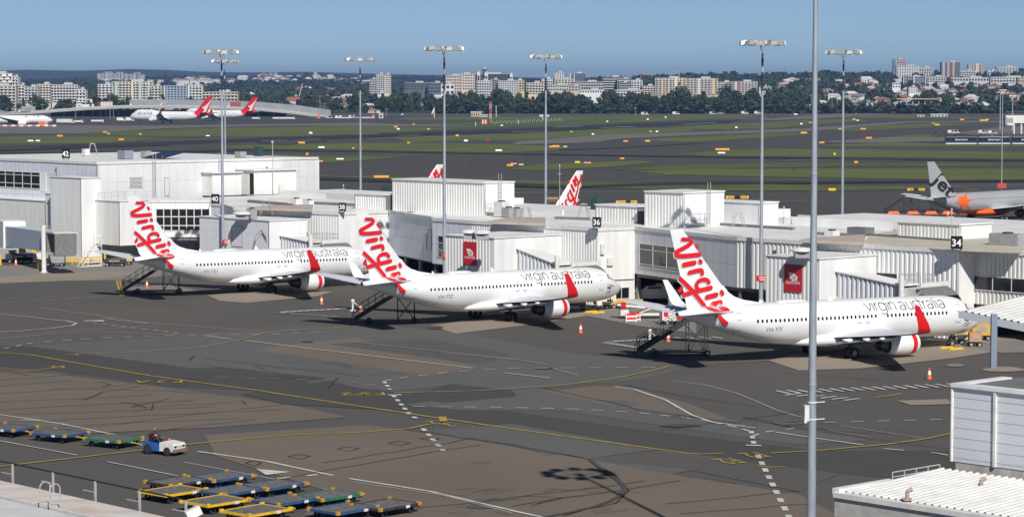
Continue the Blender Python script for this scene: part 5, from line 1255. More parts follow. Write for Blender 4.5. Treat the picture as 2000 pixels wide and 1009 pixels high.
def generic_engine(root, X0, d0, y, z, r, L, m=None, lip=None):
    k = r / 1.05; q = MB(); o = (X0 - d0, y, z)
    q.lathe([(-.9 * k, .78 * k), (-.05, .84 * k), (0, .90 * k), (-.2 * k, 1.0 * k), (-.8 * k, 1.05 * k), (-L * .5, 1.05 * k), (-L * .8, .97 * k), (-L, .86 * k), (-L * .85, .74 * k)], o, 'X', 24)
    e = q.build('engine', m or M_WHITE, root, smooth=50)
    q = MB(); q.lathe([(-.85 * k, .79 * k), (-.9 * k, .3 * k), (-.45 * k, .02)], o, 'X', 20); q.build('fan', M_DARK, e, smooth=30)
    q = MB(); q.lathe([(-L * .85, .74 * k), (-L * 1.05, .6 * k), (-L * 1.3, .4 * k), (-L * 1.45, .05)], o, 'X', 16); q.build('exhaust_nozzle', M_EXH, e, smooth=40)
    q = MB(); q.obox((X0 - d0 - L * 1.15, y - .15, z + .7 * r), (L * .9, 0, 0), (0, .3, 0), (0, 0, r * .75)); q.build('pylon', m or M_WHITE, root)
jet = thing('airliner', 'silver airliner with orange belly and star, black Jet lettering on its fin', 'airliner', group='silver airliner')
ds = [0, .15, .4, .8, 1.3, 1.9, 2.5, 3.2, 4, 5, 6.5, 10, 14, 18, 22, 24.5, 26, 27, 28.5, 30, 31.5, 33, 34.5, 35.6, 36.5, 37.1, 37.4]
m = MB(); rings = [b320.ring(d, 40) for d in ds]
for i in range(len(rings) - 1):
    for j in range(40):
        low = 14 <= j <= 25 and ds[i] < 26.5; m.add((rings[i][j], rings[i][(j + 1) % 40], rings[i + 1][(j + 1) % 40], rings[i + 1][j]), ((0, 1, 2, 3),), 1 if low else 0)
m.add(rings[-1], (tuple(range(40)),), 0)
jfu = m.build('fuselage', [M_SILV, M_JORG], jet, smooth=60)
m = MB(); m.loft([[(17.7 - d, hw * math.sin(a), zc + hz * math.cos(a)) for a in [2 * math.pi * i / 20 for i in range(20)]] for d, hw, hz, zc in ((11, .3, .1, 1.9), (12.5, 1.7, .6, 1.9), (15, 2.1, .85, 1.85), (20, 2.1, .85, 1.85), (22, 1.6, .6, 1.85), (23.5, .3, .1, 1.9))]); m.build('belly_fairing', M_JORG, jet, smooth=60)
generic_wing(jet, 17.7, [(1.3, 2.3, 11.6, 7.5, .13), (2, 2.4, 12.2, 6.6, .125), (6.2, 2.9, 14.6, 3.9, .11), (11, 3.55, 17.3, 2.6, .1), (16.6, 4.4, 20.4, 1.5, .095)], M_WING, M_UNDER)
for sd in (-1, 1):
    generic_engine(jet, 17.7, 11.0, sd * 5.75, 1.65, 1.12, 4.2, M_SILV); gear(jet, 'main_gear', 0, (sd * 3.35, sd * 4.25), .58, .58, .42, 2.3)
    m = MB(); m.loft([foil(17.7, sd * y, z, dl, te - dl, .09) for y, z, dl, te in ((.3, 4.95, 32.3, 36.0), (6.2, 5.6, 35.2, 37.2))]); m.build('tailplane', M_WING, jet, smooth=35)
gear(jet, 'nose_gear', 17.7 - 5.07, (-.25, .25), .38, .38, .22, 1.7)
m = MB(); m.loft([foil(17.7, 0, z, le, te - le, .09, vert=True) for z, le, te in ((5.2, 27.4, 36.0), (6.6, 29.4, 36.2), (11.76, 35.1, 37.3))]); jfi = m.build('fin', M_SILV, jet, smooth=35)
jg = W(1961, 433); jth = R(44.5); jl = Vector((-math.sin(jth), math.cos(jth), 0)); jfw = Vector((math.cos(jth), math.sin(jth), 0)); jo = Vector((jg.x, jg.y, 0)) + jl * 3.8
jet.location = jo; jet.rotation_euler.z = jth
def jskin(d, z, off):
    y = b320.y(max(0, min(37.4, d)), z) if z < 5.75 else 0
    if z > 5.2: te = 36.0 + (z - 5.2) * .198; le = 29.4 + (z - 6.6) * 1.105; y = max(y, fin_half(max(0, min(1, (d - le) / (te - le))), te - le, .09))
    return (17.7 - d, -(y + off), z)
def junproj(q):
    r = ray(*q); y = 0.0
    for _ in range(12):
        kk = (y - jl.dot(Vector((0, 0, CAM_H)) - jo)) / r.dot(jl); p = Vector((0, 0, CAM_H)) + r * kk - jo; d, z = 17.7 - p.dot(jfw), p.z; y = jskin(d, z, 0)[1]
    return d, z
vs, fs, wd = text_mesh('Jet', 1.0, True); o2, dx, dy = Vector((1818.5, 354.5)), Vector((.72, .68)), Vector((.68, -.72))
m = MB(); m.add([jskin(*junproj(o2 + dx * x * 44 + dy * y * 37), .14) for x, y in vs], fs); m.build('fin_lettering', M_BLACK, jfi)
st_ = []
for i in range(12):
    a = R(30 * i + 10); rr = 19 if i % 2 == 0 else 8.5; rr *= (1.15 if i in (10, 4) else 1); st_.append((1882 + rr * math.cos(a) * .95, 393 - rr * math.sin(a)))
m = MB(); cc = Vector((1882, 393)); NR = 7
pv = [jskin(*junproj(cc), .06)]
for k in range(1, NR + 1):
    for i in range(48):
        a, b, f_ = Vector(st_[i // 4]), Vector(st_[(i // 4 + 1) % 12]), (i % 4) / 4; pv.append(jskin(*junproj(cc.lerp(a.lerp(b, f_), k / NR)), .06))
fc = [(0, 1 + i, 1 + (i + 1) % 48) for i in range(48)] + [(1 + (k - 1) * 48 + i, 1 + k * 48 + i, 1 + k * 48 + (i + 1) % 48, 1 + (k - 1) * 48 + (i + 1) % 48) for k in range(1, NR) for i in range(48)]
m.add(pv, fc); m.build('star', M_JORG, jfu)
for i in range(38):
    d = 7 + i * .62; m = MB(); m.add([(17.7 - d - .12, -(b320.y(d, 4.35) + .012), 4.18), (17.7 - d + .12, -(b320.y(d, 4.35) + .012), 4.18), (17.7 - d + .12, -(b320.y(d, 4.5) + .012), 4.52), (17.7 - d - .12, -(b320.y(d, 4.5) + .012), 4.52)], ((0, 1, 2, 3),)); m.build('window', M_GLASS, jfu)
vs, fs, wd = text_mesh('VH-VQM', .7); m = MB(); m.add([(17.7 - 29.6 + x * 1.0, -(b320.y(28.4, 5.0 + y) + .02), 4.95 + y) for x, y in vs], fs); m.build('registration', M_TITLE, jfu)
m = MB(); dd = [(30.9, 3.6), (30.9, 5.3), (30.1, 5.3), (30.1, 3.6)]; ribbon(m, dd, .07, lambda a, c, L: (17.7 - a, -(b320.y(a, c) + .045), c), closed=True); m.build('door', M_WHITE, jfu)
# ------------------------------------------------------------------ wide-bodied airliners far left
def wide(label, loc, th, scale, four, title_side, tail_red=True):
    if four: B = [(0, -.9, -1.0, .05, -.95), (.6, .3, -1.9, 1.0, -.8), (2, 1.6, -2.7, 1.9, -.5), (4, 3.1, -3.2, 2.6, -.2), (6.5, 4.3, -3.35, 3.1, 0), (9, 4.75, -3.4, 3.25, 0), (18, 4.7, -3.4, 3.25, 0), (23, 4.0, -3.4, 3.25, 0), (27, 3.5, -3.4, 3.25, 0), (46, 3.4, -3.4, 3.25, 0), (52, 3.4, -2.9, 3.1, .1), (58, 3.3, -1.6, 2.5, .5), (64, 3.0, .2, 1.4, 1.4), (67.5, 2.5, 1.3, .6, 1.9), (68.6, 2.2, 1.7, .2, 2.0)]; Lg, X0, z0, top = 68.6, 31.5, 5.35, 19.4
    else: B = [(0, -.7, -.8, .05, -.75), (.6, .1, -1.6, .9, -.65), (2, 1.1, -2.3, 1.7, -.4), (4, 2.1, -2.7, 2.3, -.2), (7, 2.75, -2.82, 2.75, 0), (10, 2.82, -2.82, 2.82, 0), (40, 2.82, -2.82, 2.82, 0), (46, 2.8, -2.3, 2.65, .1), (52, 2.6, -1.0, 1.9, .5), (57, 2.3, .2, 1.1, 1.2), (61, 1.9, 1.0, .4, 1.5), (62.5, 1.6, 1.3, .15, 1.5)]; Lg, X0, z0, top = 62.5, 31.2, 4.75, 17.2
    b = Body(B, X0, 0, 0, z0); root = thing('airliner', label, 'airliner', (loc[0], loc[1], 0), th, 'white wide-bodied airliners far left'); root.scale = (scale,) * 3
    ds = [Lg * q / 44 for q in range(45)]; ds = [0, .3, .8] + ds[1:]; ds.sort()
    m = MB(); rings = [b.ring(d, 32) for d in ds]
    tr = lambda d, z: tail_red and d > (50 if four else 46) + (z - 2.0) * -1.1 + 8 - 4
    for i in range(len(rings) - 1):
        for j in range(32):
            q = (rings[i][j], rings[i][(j + 1) % 32], rings[i + 1][(j + 1) % 32], rings[i + 1][j]); cz = sum(p[2] for p in q) / 4; m.add(q, ((0, 1, 2, 3),), 1 if tail_red and ds[i] > Lg * .83 - (cz - z0) * .9 else 0)
    m.add(rings[-1], (tuple(range(32)),), 0); fu = m.build('fuselage', [M_WHITE, M_RED], root, smooth=60)
    zt = z0 + 3.0
    fs_ = [(zt, Lg * .80, Lg * .965), (zt + 3, Lg * .85, Lg * .97), (top, Lg * .955, Lg * 1.025)] if four else [(zt - .5, Lg * .80, Lg * .95), (top, Lg * .93, Lg * 1.01)]
    m = MB(); m.loft([foil(X0, 0, z, le, te - le, .09, vert=True) for z, le, te in fs_]); fi = m.build('fin', M_RED, root, smooth=35)
    if four:     # white leaping shape on the red fin
        m = MB()
        def fp(a, c, L, sd): return (X0 - a, sd * (.55 + .02), c)
        for sd in (-1, 1):
            sh = [(Lg * 1.015, 18.2), (Lg * .985, 16.0), (Lg * .955, 14.0), (Lg * .925, 12.6), (Lg * .905, 11.9), (Lg * .897, 12.2), (Lg * .893, 11.6), (Lg * .90, 11.2), (Lg * .915, 10.8), (Lg * .92, 9.6), (Lg * .90, 8.2), (Lg * .86, 7.0), (Lg * .90, 7.6), (Lg * .945, 8.8), (Lg * .955, 10.4), (Lg * .965, 12.2), (Lg * .985, 14.4)]
            m.add([fp(a, c, 0, sd) for a, c in sh], (tuple(range(len(sh))),))
        m.build('fin_emblem', M_WHITE, fi)
    s2 = Lg * .17
    sts = [(2.5, z0 - 2.2, Lg * .27, Lg * .235, .13), (3.3, z0 - 2.1, Lg * .285, Lg * .22, .125), (11, z0 - .9, Lg * .40, Lg * .12, .11), (29, z0 + 1.9, Lg * .60, Lg * .045, .09)]
    wl = [(29, z0 + 1.9, Lg * .60, Lg * .045), (29.3, z0 + 4.2, Lg * .635, Lg * .02)]
    generic_wing(root, X0, sts, M_WING, M_UNDER, red_tip=True, wl=wl)
    for sd in (-1, 1):
        for y, d in (((11.7, .345), (20.8, .475)) if four else ((9.4, .31),)): generic_engine(root, X0, Lg * d, sd * y, z0 - 2.6 + (y - 11) * .06, 1.45 if four else 1.6, 5.6)
        m = MB(); m.loft([foil(X0, sd * y, z, dl, te - dl, .09) for y, z, dl, te in ((.5, z0 + 1.6, Lg * .86, Lg * .97), (10.5, z0 + 2.7, Lg * .965, Lg * 1.02))]); m.build('tailplane', M_UNDER, root, smooth=35)
        for i in range(2): gear(root, 'main_gear', -1.5 * i * (1 if four else 1.2), (sd * (5.0 - 2.9 * i if four else 4.9), sd * (6.0 - 2.9 * i if four else 5.8)), .62, .62, .5, z0 - 2.8)
    gear(root, 'nose_gear', X0 - Lg * .11, (-.45, .45), .6, .6, .4, z0 - 2.6)
    vs, f2, wd = text_mesh('QANTAS', 2.5 if four else 2.2, True); sg = title_side
    m = MB(); a0 = Lg * .115
    m.add([(X0 - (a0 + (x if sg > 0 else wd * 1.25 - x) * 1.25), sg * (b.y(a0 + x, z0 + 1.2 + y) + .03), z0 + 1.2 + y) for x, y in [(x + y * .2, y) for x, y in vs]], f2); m.build('title_lettering', M_BLACK, fu)
    m = MB()
    for sd in (-1, 1): m.add([(X0 - d, sd * (b.y(d, z) + .03), z) for d, z in (((3.6, z0 + 2.2), (5.4, z0 + 2.3), (5.5, z0 + 2.9), (4.2, z0 + 2.8)) if four else ((1.5, z0 + .3), (3.4, z0 + .5), (3.5, z0 + 1.1), (2.4, z0 + .95)))], ((0, 1, 2, 3),))
    m.build('cockpit_window', M_GLASS, fu)
    for i in range(30):
        d = Lg * .2 + i * Lg * .0185; m = MB(); m.add([(X0 - d, sg * (b.y(d, z0 + .8) + .03), z0 + .65), (X0 - d - .5, sg * (b.y(d, z0 + .8) + .03), z0 + .65), (X0 - d - .5, sg * (b.y(d, z0 + .8) + .03), z0 + 1.05), (X0 - d, sg * (b.y(d, z0 + .8) + .03), z0 + 1.05)], ((0, 1, 2, 3),)); m.build('window', mat('window_pale', (.32, .34, .37), .3), fu)
    return root
Y7 = 1872; wide('nearest four-engined white airliner with red tail and leaping white emblem, far left', ((326 - 1000) / F_PX * Y7, Y7 + 4), R(157), 1.03, True, 1)
Y8 = 2040; wide('red-tailed four-engined airliner half hidden behind the nearer one, beside the double light masts', ((424 - 1000) / F_PX * Y8, Y8), R(157), 1.0, True, 1)
Y9 = 1735; wide('twin-engined white airliner with plain nose at the left edge, facing right', ((18 - 1000) / F_PX * Y9, Y9), R(14), .98, False, -1, tail_red=False)
# ------------------------------------------------------------------ country beyond the airfield
def lerp_tab(tab, x):
    if x <= tab[0][0]: return tab[0][1]
    for (a, b), (c, d) in zip(tab[:-1], tab[1:]):
        if x <= c: return b + (d - b) * (x - a) / (c - a)
    return tab[-1][1]
YTOP5 = [(-400, 178), (500, 176), (800, 172), (1000, 166), (1200, 158), (1350, 152), (1500, 152), (1750, 150), (2000, 148), (2400, 146)]    # skyline of the near rise at 5400 m
RIDGE1 = [(-400, 158), (0, 160), (150, 157), (300, 156), (420, 157), (560, 150), (640, 149), (720, 155), (820, 158), (1000, 160), (1300, 162), (2400, 164)]     # 8500 m
RIDGE2 = [(-400, 140), (0, 138.5), (60, 136.5), (110, 138), (170, 138.5), (250, 135.3), (330, 137), (390, 140.5), (440, 141.5), (520, 142), (600, 140.5), (680, 143), (800, 146), (900, 147.5), (1000, 151), (1130, 153), (1300, 156), (2400, 160)]  # 13500 m
def zy(y, Y): return CAM_H + (176 - y) * Y / F_PX
def terrain(px, Y):
    f_ = lambda a, b: max(0.0, min(1.0, (Y - a) / (b - a))); sm = lambda t: t * t * (3 - 2 * t)
    z5, z8, z13 = zy(lerp_tab(YTOP5, px) + 5, 5400), zy(lerp_tab(RIDGE1, px) + 2, 8500), zy(lerp_tab(RIDGE2, px), 13500)
    bump = 5 * math.sin(px * .013 + Y * .0011) + 3 * math.sin(px * .031 - Y * .002)
    if Y < 5400: t = f_(2700, 5400); return max(0, z5) * (t ** 1.25) + bump * .35 * t
    if Y < 6800: t = sm(f_(5400, 6800)); return z5 + (z8 * .55 - z5) * t + bump * .35
    if Y < 8500: t = sm(f_(6800, 8500)); return z8 * .55 + z8 * .45 * t + bump * .8 * t
    if Y < 10500: t = sm(f_(8500, 10500)); return z8 + (z13 * .5 - z8) * t + bump * .8
    if Y < 13500: t = sm(f_(10500, 13500)); return z13 * .5 + z13 * .5 * t + bump * .8 * (1 - t)
    t = f_(13500, 18000); return z13 * (1 - t)
def TP_(px, Y, dz=0.0): return Vector(((px - 1000) / F_PX * Y, Y, terrain(px, Y) + dz))
M_LAND = mat('wooded_land', (.020, .030, .014), .95, scale=.012, col2=(.045, .055, .026), detail=10, bump=.6, bscale=.03)
cols = list(range(-500, 2501, 25)); rows = [2655, 2800, 3000, 3250, 3500, 3750, 4000, 4300, 4600, 4900, 5200, 5400, 5700, 6000, 6400, 6800, 7200, 7600, 8000, 8500, 9000, 9600, 10200, 10800, 11400, 12000, 12600, 13100, 13500, 14200, 16000, 18000]
mb = MB(); vs = [tuple(TP_(c, Y)) for Y in rows for c in cols]; n = len(cols)
mb.add(vs, [(j * n + i, j * n + i + 1, (j + 1) * n + i + 1, (j + 1) * n + i) for j in range(len(rows) - 1) for i in range(n - 1)])
hl = mb.build('hills', M_LAND, smooth=180); tag(hl, kind='structure')
# ---- trees
M_LEAF = [mat('foliage_dark', (.018, .030, .012), .9, scale=.35, col2=(.042, .060, .022), detail=6), mat('foliage_olive', (.030, .036, .015), .9, scale=.35, col2=(.060, .066, .028), detail=6), mat('foliage_green', (.022, .040, .013), .9, scale=.35, col2=(.055, .080, .024), detail=6)]
M_BARK = mat('bark', (.07, .055, .04), .9, var=.2, scale=2)
def crown_mesh(seed, H, Rw, shape, nblob, nleaf, lsz):
    """crown of many leaf clumps gathered in uneven lobes round tapered limbs"""
    rn = random.Random(seed); m = MB(); t = MB(); lobes = []
    for i in range(nblob):
        a = rn.uniform(0, 6.28); f_ = rn.uniform(.0, 1.0); h = H * (.32 + .6 * f_); k = (1 - abs(f_ - .42) * 1.15) if shape == 'round' else (1 - f_ * .9); r = Rw * max(.12, k) * rn.uniform(.35, .95)
        lobes.append((Vector((math.cos(a) * r, math.sin(a) * r, h)), Rw * rn.uniform(.26, .46) * (1 if shape == 'round' else .7)))
    t.tube((0, 0, 0), (rn.uniform(-.3, .3), rn.uniform(-.3, .3), H * .55), H * .030, H * .014, 7)
    for c, r in lobes[:7]: t.tube((0, 0, H * rn.uniform(.25, .5)), c, H * .012, H * .004, 5)
    for c, r in lobes:
        for j in range(nleaf):
            d = Vector((rn.gauss(0, 1), rn.gauss(0, 1), rn.gauss(0, .75))); d.normalize(); p = c + d * r * rn.uniform(.55, 1.08); s = lsz * rn.uniform(.6, 1.4)
            q = Vector((rn.gauss(0, 1), rn.gauss(0, 1), rn.gauss(0, 1))).normalized(); e = (d + q * .8).normalized(); a = e.orthogonal().normalized(); b = e.cross(a)
            pts = [p + a * s * math.cos(w_) * rn.uniform(.6, 1.1) + b * s * math.sin(w_) * rn.uniform(.6, 1.1) + e * s * .18 * rn.uniform(-1, 1) for w_ in (0, 1.25, 2.5, 3.77, 5.0)]
            m.add(pts, (tuple(range(5)),))
    return m, t
def tree_proto(seed, H, Rw, shape, mi, nblob=13, nleaf=26, lsz=1.0, label='', group=''):
    root = thing('tree', label, 'tree', group=group); m, t = crown_mesh(seed, H, Rw, shape, nblob, nleaf, lsz)
    t.build('trunk', M_BARK, root, smooth=40); m.build('crown', M_LEAF[mi], root); return root
GTREE = 'trees beyond the airfield'
protos = [tree_proto(1, 15, 7.0, 'round', 0), tree_proto(2, 18, 8.5, 'round', 0, 16), tree_proto(3, 13, 6.5, 'round', 1), tree_proto(4, 20, 7.5, 'round', 2, 16), tree_proto(5, 19, 4.2, 'cone', 0, 14, 22), tree_proto(6, 11, 7.0, 'round', 1), tree_proto(7, 16, 9.0, 'round', 0, 18), tree_proto(8, 22, 10, 'round', 2, 20)]
TLAB = ['dark round tree in the belt beyond the airfield', 'tall dark broad tree in the belt beyond the airfield', 'olive bushy tree in the belt beyond the airfield', 'tall green tree in the belt beyond the airfield', 'narrow pointed dark conifer in the belt beyond the airfield', 'low spreading olive tree in the belt beyond the airfield', 'wide dark crowned tree in the belt beyond the airfield', 'biggest green crowned tree kind in the belt beyond the airfield']
rt = random.Random(77)
first = [True] * 8
def put_tree(i, p, rz, s):
    if first[i]: o = protos[i]; o.location = p; o.rotation_euler = (0, 0, rz); o.scale = (s, s, s); o['label'] = TLAB[i]; o['group'] = GTREE; first[i] = False
    else: o = dup(protos[i], p, rz, TLAB[i], GTREE, s)
    return o
# ---- houses and blocks first, trees keep clear of them
clear = []        # (px0, px1, Y): nothing leafy directly in front of these
house_col = [(.62, .60, .56), (.70, .69, .66), (.55, .42, .34), (.45, .40, .36), (.66, .62, .52)]
roof_col = [(.30, .085, .045), (.36, .11, .06), (.22, .20, .19), (.45, .44, .43), (.26, .14, .10), (.62, .61, .60)]
M_HW = [mat('house_wall_%s' % n, c, .7, var=.08, scale=.5) for n, c in zip(('cream', 'white', 'brick', 'brown', 'buff'), house_col)]
M_HR = [mat('house_roof_%s' % n, c, .7, var=.15, scale=.6) for n, c in zip(('terracotta', 'orange', 'slate', 'pale_grey', 'russet', 'white'), roof_col)]
def house_mesh(seed):
    rn = random.Random(seed); m = MB(); w_, d, h = rn.uniform(11, 18), rn.uniform(9, 12), rn.choice((3.2, 3.4, 6.0)); x, y = w_ / 2, d / 2; e = .5; rh = rn.uniform(2.0, 3.2)
    m.box((0, 0, h / 2), (w_, d, h), mi=0)
    rx = x - y * rn.choice((.3, .95)); R4 = [(-x - e, -y - e, h), (x + e, -y - e, h), (x + e, y + e, h), (-x - e, y + e, h), (-rx, 0, h + rh), (rx, 0, h + rh)]
    m.add(R4, ((0, 1, 5, 4), (2, 3, 4, 5), (1, 2, 5), (3, 0, 4), (3, 2, 1, 0)), 1)
    wx = w_ * .3; m.box((wx, -y - 1.6, h * .42), (w_ * .35, 3.6, h * .84), mi=0); a = w_ * .21
    m.add([(wx - a, -y - 3.8, h * .84), (wx + a, -y - 3.8, h * .84), (wx, -y - 3.8, h * .84 + 1.6), (wx - a, -y + 1, h * .84), (wx + a, -y + 1, h * .84), (wx, -y + 1, h * .84 + 1.6)], ((0, 3, 5, 2), (1, 2, 5, 4), (0, 2, 1)), 1)
    for k in range(4): m.box((-x + (k + .6) * w_ / 4.4, -y - .03, h * .55), (1.5, .1, 1.3), mi=2)
    m.box((rn.uniform(-2, 2), 1.2, h + rh * .8), (.8, .8, 1.6), mi=0)
    return m
hm = {}
def house(px, Y, rz, wi, ri, seed, s=1.0, name='house'):
    key = (wi, ri, seed)
    if key not in hm: o_ = house_mesh(seed).build('house', [M_HW[wi], M_HR[ri], M_GLASS]); hm[key] = o_; o = o_
    else: o = hm[key].copy(); COL.objects.link(o)
    o.location = TP_(px, Y, -.3); o.rotation_euler = (0, 0, rz); o.scale = (s, s, s)
    rcn = ('terracotta', 'orange tile', 'dark slate', 'pale grey', 'russet', 'white')[ri]; wcn = ('cream', 'white', 'brick', 'brown', 'buff')[wi]
    tag(o, 'small %s house with a %s roof among the trees beyond the airfield' % (wcn, rcn), 'house', 'suburban houses beyond the airfield'); clear.append((px - 9 * s * F_PX / Y, px + 9 * s * F_PX / Y, Y)); return o
rh = random.Random(4)
spots = []
for px, y in ((1618, 178), (1655, 190), (1645, 165), (1712, 193), (1722, 197), (1805, 170), (1830, 180), (1905, 166), (1795, 168), (1880, 197), (1895, 195), (1940, 170), (1985, 168), (1850, 188), (1760, 183), (1690, 176), (1700, 172), (1725, 165), (1640, 160), (1592, 158), (1605, 155), (1620, 154), (1680, 152), (1702, 151), (1728, 151), (1660, 170), (1690, 160), (1770, 176), (1780, 186), (1812, 176), (1858, 176), (1872, 182), (1925, 178), (1960, 180), (1975, 186), (1530, 165), (1545, 160), (1560, 157), (1575, 156), (1522, 172), (1385, 187), (1395, 189), (1325, 192), (1338, 193), (1015, 205), (1035, 208), (1000, 205), (990, 205), (1060, 205), (965, 200), (935, 208), (720, 190), (725, 215), (668, 205), (660, 198), (680, 195), (612, 193), (640, 191), (540, 200), (552, 204), (568, 206), (575, 203), (590, 196), (760, 195), (830, 203), (845, 202), (905, 200), (870, 186), (800, 182), (960, 187), (560, 178), (530, 175), (510, 172), (600, 172), (618, 170), (640, 172), (690, 172), (475, 172), (460, 170), (440, 168), (650, 170), (505, 178), (585, 176), (60, 190), (90, 195), (120, 196), (30, 199), (160, 193), (215, 191), (240, 192)):
    b = zy(y, 1) - CAM_H
    # find the depth where the ground shows at this height in the picture
    Y = 2720; best = None
    while Y < 5300:
        e_ = abs((176 - (terrain(px, Y) + 3 - CAM_H) * F_PX / Y) - y)
        if best is None or e_ < best[0]: best = (e_, Y)
        Y += 40
    spots.append((px, best[1]))
for i, (px, Y) in enumerate(spots): house(px, Y, rh.uniform(-.9, .9), rh.choice((0, 0, 1, 1, 1, 2, 4)), rh.choice((0, 0, 1, 2, 3, 4, 5, 5)), rh.randrange(6), rh.uniform(1.0, 1.5))
for i in range(90):
    px = rh.choice((rh.uniform(1500, 2010), rh.uniform(400, 900), rh.uniform(1500, 2010))); Y = rh.uniform(2900, 5300); house(px, Y, rh.uniform(-.9, .9), rh.choice((0, 1, 1, 2, 4)), rh.choice((0, 1, 2, 3, 5, 5)), rh.randrange(6), rh.uniform(.9, 1.35))
for i in range(80):
    px = rh.uniform(330, 760); Y = rh.uniform(7000, 8400); o = house(px, Y, rh.uniform(-.9, .9), 1, rh.choice((3, 5, 5, 4)), rh.randrange(6), rh.uniform(1.2, 2.2))
# ---- apartment and office blocks: walls, roof, balcony slabs, windows
wmesh = {}
def block(label, x0, x1, ytop, ybot, Y, col, floors, bays, slab=True, slabc=(.70, .68, .64), depth=16, winc=(.03, .035, .045), wf=.62, hf=.52, cat='apartment block', name='apartment_block', rz=0.0, pent=True, stripes=(), group='blocks on the skyline', roofc=(.45, .45, .45)):
    w_ = (x1 - x0) * Y / F_PX; h = (ybot - ytop) * Y / F_PX; cx = ((x0 + x1) / 2 - 1000) / F_PX * Y; zb = zy(ybot, Y); zb0 = min(zb, terrain((x0 + x1) / 2, Y)) - 1
    root = thing(name, label, cat, (cx, Y, zb), rz, group); cw = 'render_%02d%02d%02d' % tuple(int(q * 99) for q in col)
    m = MB(); m.box((0, depth / 2, (h + zb0 - zb) / 2), (w_, depth, h - (zb0 - zb))); m.build('wall', mat(cw, col, .7, var=.05, scale=.15), root)
    m = MB(); m.box((0, depth / 2, h + .25), (w_ + .6, depth + .6, .5)); 
    if pent: m.box((w_ * .12, depth / 2, h + 1.7), (w_ * .3, depth * .5, 2.4))
    m.build('roof', mat('block_roof_%d' % int(roofc[0] * 99), roofc, .7), root)
    fh = h / floors; bw = w_ / bays; key = (round(bw, 2), round(fh, 2), winc, wf, hf)
    if key not in wmesh:
        q = MB(); q.box((0, 0, 0), (bw * wf, .3, fh * hf)); me = q.build('window', mat('block_glass_%d' % int(winc[2] * 999), winc, .25, var=.5, scale=.08))
        wmesh[key] = me.data; bpy.data.objects.remove(me)
    step = max(1, math.ceil(floors * bays / 98))
    for f_ in range(floors):
        z = (f_ + .5) * fh
        for b in range(bays):
            if (f_ * bays + b) % step and step > 1: continue
            o = obj_of('window', wmesh[key], root); o.location = (-w_ / 2 + (b + .5) * bw, -.02, z)
    if slab:
        ms = mat('slab_%d' % int(slabc[0] * 99), slabc, .7)
        for f_ in range(floors):
            q = MB(); q.box((0, -.75, f_ * fh + fh * .12), (w_ * .96, 1.5, fh * .26)); q.build('balcony', ms, root)
    for (a, b, c) in stripes:
        q = MB(); q.box((-w_ / 2 + w_ * (a + b) / 2, -1.0, h / 2), (w_ * (b - a), 2.0, h + .6)); q.build('stair_core', mat('core_%02d%02d%02d' % tuple(int(k * 99) for k in c), c, .7), root)
    clear.append((x0 - 1, x1 + 1, Y)); return root
CR, WH, DK, PK = (.62, .55, .42), (.70, .70, .69), (.06, .07, .085), (.60, .42, .33)
